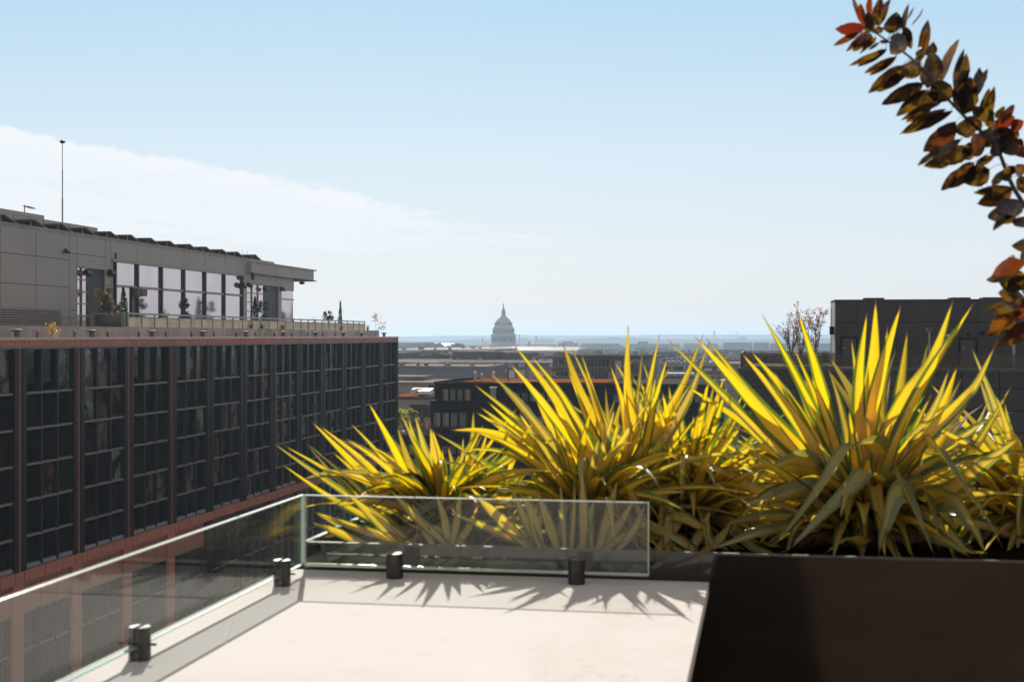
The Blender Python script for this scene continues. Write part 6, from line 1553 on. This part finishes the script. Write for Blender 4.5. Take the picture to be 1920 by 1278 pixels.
block('speckled_tower', 'pale speckled facade between the two dark plant rooms', 922, 945, 659.5, 640, 40, MT['w_speck'], None)
block('white_terrace_row', 'row of white flat roofs glinting left of the dome', 700, 850, 655.5, 1050, 210, MT['w_pale'], MT['roof_membrane'], cap=1.0)
block('white_terrace_row', 'bright white roofs directly under the dome', 846, 926, 654, 1150, 220, MT['w_pale'], MT['roof_membrane'], cap=1.2)
block('white_terrace_row', 'pale roof edge right of the dome foot', 928, 1010, 650.5, 1500, 160, MT['w_pale'], MT['roof_membrane'], cap=1.2)
block('pale_row', 'pale low block behind the small evergreens', 803, 850, 661, 760, 30, MT['w_pale'], MT['roof_white'], cap=0.6)
block('domed_roof_house', 'low house with a bubbled white roof, above the wide plant room', 862, 912, 656, 820, 30, MT['w_pale'], MT['roof_white'], cap=0.6)
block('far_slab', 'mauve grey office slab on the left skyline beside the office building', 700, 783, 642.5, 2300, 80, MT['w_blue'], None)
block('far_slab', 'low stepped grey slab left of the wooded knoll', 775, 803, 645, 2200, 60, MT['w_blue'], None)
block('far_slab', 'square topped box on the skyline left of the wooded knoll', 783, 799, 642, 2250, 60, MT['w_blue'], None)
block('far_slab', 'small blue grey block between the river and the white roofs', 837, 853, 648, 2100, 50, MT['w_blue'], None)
# barrel vaulted hall
YV = 1250.0
a, b_ = onY(944, 668, YV), onY(1097, 668, YV); zt = onY(1000, 650.5, YV).z; zs = onY(1000, 661.5, YV).z
MT['vault'] = pbr('vault_roof', (0.19, 0.165, 0.155), 0.5, var=0.08, scale=0.05, spec=0.03)
o = thing('vaulted_hall', 'long hall with a shiny barrel vaulted roof right of the dome', 'hall', ((a.x + b_.x) / 2, YV + 30, 0))
MB().box(a.x, b_.x, YV, YV + 60, 0, zs - 0.01).build('wall', MT['w_gray'], o)
pol = [(YV + 30 - 30 * math.cos(math.pi * i / 20), zs + (zt - zs) * math.sin(math.pi * i / 20)) for i in range(21)]
m = MB(); vs_ = [(x, y, z) for x in (a.x + 7, b_.x - 7) for y, z in pol]
m.add(vs_, [(i, i + 1, 22 + i, 21 + i) for i in range(20)], True)
for s, x, sg in ((0, a.x + 7, -7), (1, b_.x - 7, 7)):
    for k in range(5): pass
    r0_ = [(x, y, z) for y, z in pol]; r1_ = [(x + sg * 0.6, YV + 30 + (y - YV - 30) * 0.92, zs + (z - zs) * 0.9) for y, z in pol]; r2_ = [(x + sg, YV + 30 + (y - YV - 30) * 0.7, zs + (z - zs) * 0.62) for y, z in pol]; r3 = [(x + sg, YV + 30 + (y - YV - 30) * 0.7, zs) for y, z in pol]
    vv = r0_ + r1_ + r2_ + r3; m.add(vv, [(j * 21 + i, j * 21 + i + 1, (j + 1) * 21 + i + 1, (j + 1) * 21 + i) for j in range(3) for i in range(20)], True)
m.build('vault', MT['vault'], o)
# olive terrace house with curved roof
YO = 330.0
oz, oxa, oxb, ozz = block('olive_terrace_house', 'olive grey terraced house with a gallery of windows and a small curved roof', 1035, 1212, 691, YO, 24, MT['w_olive'], MT['roof_gray'], cap=0.9)
a, b_ = onY(1036, 669, YO + 6), onY(1072, 690, YO + 6); 
MB().box(a.x, onY(1212, 690, YO + 6).x, YO + 6, YO + 24, ozz, a.z).build('upper_wall', MT['w_olive'], oz)
hx = b_.x - a.x
MB().prism([(a.x - 0.2, a.z + 0.001)] + [(a.x - 0.2 + (hx + 0.4) * (1 - math.cos(math.pi * i / 10)) / 2, a.z + 0.3 + 0.9 * math.sin(math.pi * i / 10)) for i in range(11)] + [(b_.x + 0.2, a.z + 0.001)], YO + 5.6, YO + 20, 'y').build('curved_roof', MT['roof_white'], oz)
a2, b2 = onY(1073, 672, YO + 5), onY(1214, 673, YO + 5); MB().box(a2.x, b2.x, YO + 4.6, YO + 24, a.z + 0.002, a.z + 0.4).build('upper_roof', MT['roof_gray'], oz)
for px0, px1, yt, yb, yy_ in ((1038.5, 1045, 673, 683, YO + 5.95), (1048, 1058, 673, 683, YO + 5.95), (1060, 1066, 674, 684, YO + 5.95), (1100, 1142, 674.5, 687, YO + 5.9), (1146, 1153, 677, 690, YO + 5.95), (1042, 1066, 693, 705, YO - 0.05), (1108, 1140, 697, 711, YO - 0.05), (1156, 1164, 690, 712, YO - 0.05), (1176, 1196, 678, 712, YO - 0.05), (1200, 1210, 678, 712, YO - 0.05)):
    wnx = pbox(oz, 'window', px0, px1, yt, yb, yy_, 0.04, MT['win_dark'])
    a_, b__ = onY(px0, yt, yy_), onY(px1, yb, yy_); fr = MB(); n_ = max(2, int((b__.x - a_.x) / 0.8))
    for i in range(n_ + 1): x = a_.x + (b__.x - a_.x) * i / n_; fr.box(x - 0.06, x + 0.06, yy_ - 0.06, yy_ - 0.001, b__.z, a_.z)
    fr.build('mullions', MT['w_gray'], wnx)
a_ = onY(1154, 676, YO - 0.3); b__ = onY(1165, 716, YO - 0.3); MB().box(a_.x, b__.x, YO - 0.3, YO - 0.01, 0, a_.z - 0.0).build('stair_tower', MT['w_taupe'], oz)
a_ = onY(1168, 702, 240); 
o, *_ = block('dark_vent_box', 'dark open box with a pale frame on the roof, behind the tallest middle leaf', 1176, 1192, 703, 215, 5, MT['w_black'], MT['roof_gray'], cap=0.25)
plant('roof_vine', 'sparse climbing shrub on the olive terrace house', (onY(1190, 690, YO - 0.6).x, YO - 0.6, onY(1190, 697, YO).z), 3.4, 1.5, 'blob', MT['magnolia'], 260, 0.14, 91, stemh=0.1)
plant('terrace_planting', 'brown straggly planting on the olive house terrace', (onY(1032, 700, YO - 6).x, YO - 6, onY(1032, 708, YO - 6).z), 1.6, 1.8, 'blob', MT['magnolia'], 260, 0.13, 92, stemh=0.1)
block('terrace_wall', 'pale stone terrace wall below the olive house', 1003, 1110, 706, YO - 8, 6, MT['w_taupe'], MT['roof_gray'], cap=0.3, cat='wall')
# parking garage with cars on top
YG = 520.0
gg, gxa, gxb, gz = block('parking_garage', 'grey open parking garage with cars parked on its top deck', 1236, 1332, 680, YG, 60, MT['w_garage'], None)
for i in range(3):
    zt_ = gz - 1.4 - i * 3.2; MB().box(gxa + 1, gxb - 1, YG - 0.06, YG - 0.01, zt_ - 1.4, zt_).build('opening', MT['w_black'], gg)
for i in range(5): x = gxa + (gxb - gxa) * i / 4; MB().box(x - 0.5, x + 0.5, YG - 0.25, YG - 0.07, 0, gz).build('pillar', MT['w_garage'], gg)
CARC = {'white': (0.72, 0.72, 0.72), 'silver': (0.45, 0.46, 0.48), 'dark': (0.05, 0.05, 0.06), 'blue': (0.10, 0.16, 0.30), 'red': (0.35, 0.04, 0.04)}
for k_, c_ in CARC.items(): MT['car_' + k_] = pbr('car_' + k_, c_, 0.25, var=0.03, coat=0.6)
MT['car_glass'] = mirror_glass('car_glass', (0.03, 0.035, 0.04), wav=0)
MT['tyre'] = pbr('tyre', (0.02, 0.02, 0.02), 0.9)
def car(x, y, z, color, label):
    o = thing('parked_car', label, 'car', (x, y, z), 'cars parked on the garage roof')
    m = MB(); m.prism([(y - 2.2, z + 0.3), (y + 2.2, z + 0.3), (y + 2.2, z + 0.75), (y + 1.4, z + 0.9), (y - 1.5, z + 0.92), (y - 2.2, z + 0.75)], x - 0.88, x + 0.88, 'x'); m.build('body', MT['car_' + color], o, bevel=0.05)
    MB().prism([(y - 1.4, z + 0.921), (y + 1.3, z + 0.921), (y + 0.7, z + 1.4), (y - 0.9, z + 1.42)], x - 0.76, x + 0.76, 'x').build('cabin', MT['car_glass'], o)
    MB().box(x - 0.7, x + 0.7, y - 0.85, y + 0.65, z + 1.421, z + 1.46).build('car_roof', MT['car_' + color], o)
    for sx in (-0.8, 0.8):
        for sy in (-1.35, 1.35): MB().tube([(x + sx - 0.1, y + sy, z + 0.32), (x + sx + 0.1, y + sy, z + 0.32)], 0.32, 10).build('wheel', MT['tyre'], o)
rn = random.Random(17); cs = list(CARC); ncar = 0
for row in range(3):
    for i in range(8):
        c_ = rn.choice(['white', 'white', 'silver', 'silver', 'dark', 'blue', 'red'])
        if rn.random() < 0.12: continue
        rowname = ('front', 'middle', 'back')[row]
        car(gxa + 1.6 + i * (gxb - gxa - 3.0) / 7.4, YG + 3.5 + row * 9, gz, c_, f'{c_} car in the {rowname} row on the garage roof, {ORD[i]} bay from the left'); ncar += 1
# white framed roof and neighbours on the right
wf, fxa, fxb, fz = block('low_white_roof', 'low building with a thin white roof frame in front of the garage', 1245, 1352, 706, 300, 16, MT['w_taupe'], MT['roof_gray'], cap=0.3)
a_ = onY(1250, 699, 302); b__ = onY(1300, 706, 302); m = MB()
m.box(a_.x, b__.x, 302, 306, a_.z - 0.2, a_.z); 
for i in range(4): x = a_.x + (b__.x - a_.x) * i / 3; m.box(x - 0.08, x + 0.08, 302, 302.2, fz, a_.z - 0.2)
m.build('roof_frame', MT['white_metal'], wf)
block('brick_rowhouses', 'dark red brick houses right of the garage', 1312, 1350, 686, 380, 30, MT['w_brick'], MT['roof_gray'], cap=0.5)
block('flat_white_roof', 'small house with a rounded white roof edge left of the right terrace', 1340, 1362, 671, 430, 20, MT['w_taupe'], MT['roof_white'], cap=0.8)
block('taupe_corner_house', 'taupe corner house with pale roof edge next to the right terrace', 1352, 1386, 681, 210, 14, MT['w_taupe'], MT['roof_white'], cap=0.4)
o_, *_ = block('louvred_box', 'grey louvred roof box at the corner below the right terrace', 1350, 1359, 713, 196, 6, MT['side_panel'], None)
block('orange_brick_house', 'long orange brown brick row behind the right terrace corner', 1362, 1400, 677, 350, 22, MT['w_brickp'], MT['roof_gray'], cap=0.5)
# blue silhouettes on the skyline
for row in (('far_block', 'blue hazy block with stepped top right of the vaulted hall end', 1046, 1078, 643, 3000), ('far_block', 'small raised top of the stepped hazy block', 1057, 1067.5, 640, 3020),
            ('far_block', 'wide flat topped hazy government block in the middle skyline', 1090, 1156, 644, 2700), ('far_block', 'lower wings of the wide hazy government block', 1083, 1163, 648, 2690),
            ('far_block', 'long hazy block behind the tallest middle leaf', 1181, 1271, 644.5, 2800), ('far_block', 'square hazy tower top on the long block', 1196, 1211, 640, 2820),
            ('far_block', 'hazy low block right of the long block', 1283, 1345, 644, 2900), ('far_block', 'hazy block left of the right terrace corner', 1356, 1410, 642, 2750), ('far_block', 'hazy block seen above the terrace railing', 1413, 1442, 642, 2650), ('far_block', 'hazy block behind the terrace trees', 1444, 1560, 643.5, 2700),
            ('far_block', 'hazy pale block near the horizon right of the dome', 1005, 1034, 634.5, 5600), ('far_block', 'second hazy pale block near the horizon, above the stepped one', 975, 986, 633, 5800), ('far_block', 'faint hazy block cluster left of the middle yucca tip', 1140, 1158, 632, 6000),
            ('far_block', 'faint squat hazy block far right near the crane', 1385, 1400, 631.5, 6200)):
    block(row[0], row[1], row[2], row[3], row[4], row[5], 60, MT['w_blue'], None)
o, x0_, x1_, zz = block('chimney_works', 'hazy low works with one chimney right of the dome', 987, 1034, 646.5, 2400, 50, MT['w_blue'], None)
q = onY(996, 639, 2420); MB().box(q.x - 1.0, q.x + 1.0, 2400, 2402, zz - 0.2, q.z).build('chimney', MT['w_blue'], o)
# obelisk-like memorial tower and tower crane near the horizon
t_ = 7000; q = P(1339.5, 617, t_); kx = t_ / F
o = thing('memorial_tower', 'faint blue stepped memorial tower with a pointed top on the horizon', 'tower', (q.x, q.y, 0))
MB().lathe([(4.0 * kx, 0), (4.0 * kx, EYE + (HZ - 636) * kx), (2.8 * kx, EYE + (HZ - 635) * kx), (2.6 * kx, EYE + (HZ - 628) * kx), (1.9 * kx, EYE + (HZ - 627) * kx), (1.8 * kx, EYE + (HZ - 622) * kx), (0.2 * kx, EYE + (HZ - 617) * kx)], (q.x, q.y, 0), 8, False).build('shaft', MT['w_blue'], o)
t_ = 5200; kx = t_ / F; q = P(1382.5, 620, t_)
o = thing('tower_crane', 'faint tower crane with a long jib on the far right horizon', 'crane', (q.x, q.y, 0))
MB().box(q.x - 0.8, q.x + 0.8, q.y - 0.8, q.y + 0.8, 0, q.z).build('tower', MT['pole'], o)
MB().tube([(q.x - 17 * kx, q.y, q.z - 3 * kx), (q.x + 5 * kx, q.y, q.z - 3 * kx)], 0.7, 6).build('jib', MT['pole'], o)
# little conical evergreens on the far roof
p0 = onY(762, 676, 560); p1 = onY(836, 676, 560); zb = p0.z
rf, *_ = block('planted_roof', 'brown roof with a row of small conical evergreens', 740, 846, 676, 540, 40, MT['w_dark'], None)
proto = None; rn = random.Random(33); NE = 22
for i in range(NE):
    px = 763.5 + 73 * i / (NE - 1) + rn.uniform(-0.6, 0.6) + (1.2 if i >= 13 else 0)
    q = onY(px, 676, 560); lab = f'small dark conical evergreen on the far planted roof, {ORD[i]} from the left'
    if proto is None: proto = plant('conical_evergreen', lab, (q.x, q.y, zb), 1.75, 0.5, 'cone', MT['ever'], 340, 0.27, 95, group='row of small evergreens on the far roof'); o = proto
    else: o = copy_tree(proto, (q.x, q.y, zb), lab)
    s = rn.uniform(0.85, 1.25) * (1.25 if i >= 13 else 1.0); o.scale = (1.15, 1.15, s * 1.25)
for i, (px, lab) in enumerate(((827, 'autumn yellow tree behind the evergreen row, left of three'), (832, 'autumn yellow tree behind the evergreen row, middle of three'), (841, 'autumn brown tree behind the evergreen row, right of three'))):
    q = onY(px, 676, 600); plant('autumn_tree', lab, (q.x, q.y, zb - 3), onY(px, 659.5 + 1.5 * (i % 2), 600).z - zb + 3, 1.5, 'blob', MT['autumn'] if i < 2 else MT['rustleaf'], 420, 0.35, 96 + i, cat='tree', group='autumn trees behind the evergreen row')
# wooded knoll and street trees in the middle distance
def wood(name, boxes, n, size, seed, mat):
    rn = random.Random(seed); m = MB()
    for _ in range(n):
        px0, px1, yt, Y0, Y1 = rn.choice(boxes); Y = rn.uniform(Y0, Y1); px = rn.uniform(px0, px1); q = onY(px, yt, Y); h = q.z * rn.uniform(0.55, 1.0)
        r = rn.uniform(4, 8)
        for _ in range(14):
            d = Vector((rn.gauss(0, 1), rn.gauss(0, 1), rn.gauss(0, 1))).normalized() * r * rn.random() ** 0.4; c = Vector((q.x, Y, h - r * 0.6)) + Vector((d.x, d.y, d.z * 0.8))
            a = Vector((rn.gauss(0, 1), rn.gauss(0, 1), rn.gauss(0, 1))).normalized(); e = a.orthogonal().normalized(); f_ = a.cross(e); s = size * rn.uniform(0.5, 1.2)
            m.add([c - e * s, c + f_ * s, c + e * s, c - f_ * s], [(0, 1, 2, 3)])
    return tag(m.build(name, mat), kind='stuff')
MT['far_tree'] = leaf_mat('far_tree', (0.05, 0.055, 0.035), (0.08, 0.08, 0.03), 0.3, 0.0, 0.5, scale=0.05)
MT['bare_wood'] = leaf_mat('bare_wood', (0.13, 0.10, 0.085), (0.13, 0.09, 0.06), 0.3, 0.0, 0.4, scale=0.05)
wood('woods', [(798, 826, 645, 1900, 1990), (852, 866, 646, 1850, 1900), (1100, 1400, 657, 1400, 2300), (640, 930, 651, 1950, 2050)], 420, 3.2, 5, MT['far_tree'])
wood('woods', [(1095, 1240, 664, 620, 900), (1240, 1400, 666, 700, 1000), (740, 860, 668, 640, 690)], 200, 1.9, 6, MT['bare_wood'])
rn = random.Random(8)
kn = MB(); q = onY(812, 645, 1940)
kn = leaf_cloud(rn, (q.x, q.y, 0), lambda: Vector((rn.gauss(0, 6.5), rn.gauss(0, 6), max(0, rn.uniform(0, 1) * (q.z - 0) * math.exp(-(rn.gauss(0, .35)) ** 2)))), 900, 2.2)
o = thing('wooded_knoll', 'dark wooded knoll with a spire tree on the left skyline', 'trees', (q.x, q.y, 0)); kn.build('crown', MT['far_tree'], o); MB().tube([(q.x, q.y, 0), (q.x, q.y, q.z * 0.8)], 0.6, 6).build('trunk', MT['bark'], o)

# ---- plant and stair heads standing on the far roofs
MT['unit_light'] = pbr('unit_light', (0.30, 0.29, 0.28), 0.6, spec=0.1, var=0.2)
def unit(px, ytop, Y, wpx, zroof, label, mat='w_gray', hood=True):
    a, b_ = onY(px - wpx / 2, ytop, Y), onY(px + wpx / 2, ytop, Y)
    o = thing('roof_unit', label, 'roof unit', ((a.x + b_.x) / 2, Y + 1, zroof), 'plant units on the far roofs'); w_ = b_.x - a.x
    MB().box(a.x, b_.x, Y, Y + max(1.5, w_ * 0.7), zroof + 0.15, a.z).build('casing', MT[mat], o)
    MB().box(a.x + 0.1, b_.x - 0.1, Y + 0.1, Y + max(1.3, w_ * 0.6), zroof, zroof + 0.149).build('plinth', MT['w_black'], o)
    if hood: MB().lathe([(w_ * 0.22, 0), (w_ * 0.22, 0.3), (w_ * 0.16, 0.36)], ((a.x + b_.x) / 2, Y + max(1.5, w_ * 0.7) / 2, a.z), 10).build('fan_cowl', MT['unit_light'], o)
zsh = onY(776, 686, 330).z
for px, yt, w_, lab, mt in ((752, 681, 9, 'low grey roof unit on the long grey shed, nearest the office building', 'w_gray'), (783, 679, 5, 'pale square unit on the long grey shed, under the evergreen row', 'unit_light'), (798, 682, 6, 'dark unit on the long grey shed, right of the pale square one', 'w_dark'), (838, 683, 12, 'wide flat dark unit in the middle of the long grey shed', 'w_dark'), (884, 683, 8, 'grey unit at the right end of the long grey shed', 'w_gray')):
    unit(px, yt, 334, w_, zsh, lab, mt)
zmi = onY(900, 676, 460).z
for px, yt, w_, lab, mt in ((858, 672.5, 7, 'small unit on the brick mill roof below the wide plant room', 'w_gray'), (900, 672, 6, 'pale unit on the brick mill roof below the low dark box', 'unit_light'), (1004, 671, 10, 'dark unit on the mill roof right of the square plant room', 'w_dark'), (1022, 673, 7, 'grey unit on the mill roof beside the olive house', 'w_gray')):
    unit(px, yt, 470, w_, zmi, lab, mt)
zwr = onY(780, 655.5, 1050).z
for px, yt, w_, lab, mt in ((757, 651, 8, 'low box on the white roofs beside the office building', 'w_gray'), (789, 650.5, 10, 'broad low box in the middle of the white roofs', 'w_dark'), (815, 651.5, 5, 'small box on the white roofs under the wooded knoll', 'w_gray'), (843, 651.5, 6, 'dark box at the right end of the first white roofs', 'w_dark')):
    unit(px, yt, 1070, w_, zwr, lab, mt, False)
zwr = onY(890, 654, 1150).z
for px, yt, w_, lab, mt in ((868, 649.5, 5, 'dark box on the bright roofs left of the dome', 'w_dark'), (886, 649, 6, 'grey box on the bright roofs left of the dome foot', 'w_gray'), (900, 650, 4, 'small dark gabled box close to the dome foot', 'w_dark')):
    unit(px, yt, 1170, w_, zwr, lab, mt, False)
for row in (('city_block', 'brown block between the vaulted hall and the olive house', 1000, 1036, 668, 600, 30, 'w_brick'), ('city_block', 'low pale block behind the left tips of the middle yucca', 950, 1000, 664.5, 760, 40, 'w_pale'), ('city_block', 'grey block with many windows behind the evergreen row', 790, 835, 656.5, 900, 40, 'w_blue'),
            ('city_block', 'dark low block beside the bubbled white roof', 905, 946, 655.5, 960, 30, 'w_gray'), ('city_block', 'brown brick block behind the tallest middle leaf', 1130, 1182, 664, 800, 40, 'w_brick'), ('city_block', 'grey slab behind the parked cars', 1225, 1262, 660, 900, 40, 'w_blue'), ('city_block', 'long low brick block behind the garage, to its right', 1262, 1318, 663.5, 1000, 40, 'w_brick'),
            ('city_block', 'pale block between crossing leaves right of the garage', 1318, 1360, 661, 1100, 40, 'w_pale'), ('city_block', 'grey block above the taupe corner house', 1345, 1392, 656, 1300, 50, 'w_blue'), ('city_block', 'pale office block under the long hazy block', 1100, 1150, 655, 1600, 50, 'w_pale'), ('city_block', 'blue grey block under the square hazy tower', 1190, 1250, 652, 2000, 60, 'w_blue'), ('city_block', 'dull brown block left of the garage behind the olive house', 1205, 1236, 668, 640, 30, 'w_brick')):
    block(row[0], row[1], row[2], row[3], row[4], row[5], row[6], MT[row[7]], MT['roof_gray'], cap=0.6)
wood('woods', [(1095, 1240, 661, 900, 1300), (1240, 1400, 660, 1100, 1500), (1380, 1560, 662, 700, 1400), (850, 945, 663, 700, 900)], 330, 2.2, 9, MT['bare_wood'])

# ================================================================ HAZE
m, nt = newmat('haze_air')
pv_ = nt.nodes.new('ShaderNodeVolumePrincipled')
pv_.inputs['Color'].default_value = (0.60, 0.78, 0.98, 1); pv_.inputs['Density'].default_value = HAZE = 0.00015; pv_.inputs['Anisotropy'].default_value = 0.3
o_ = nt.nodes.new('ShaderNodeOutputMaterial'); nt.links.new(pv_.outputs[0], o_.inputs['Volume'])
hz = MB().box(-15500, 15500, -500, 21500, -1.0, 84.0).build('haze', m); tag(hz, kind='stuff')
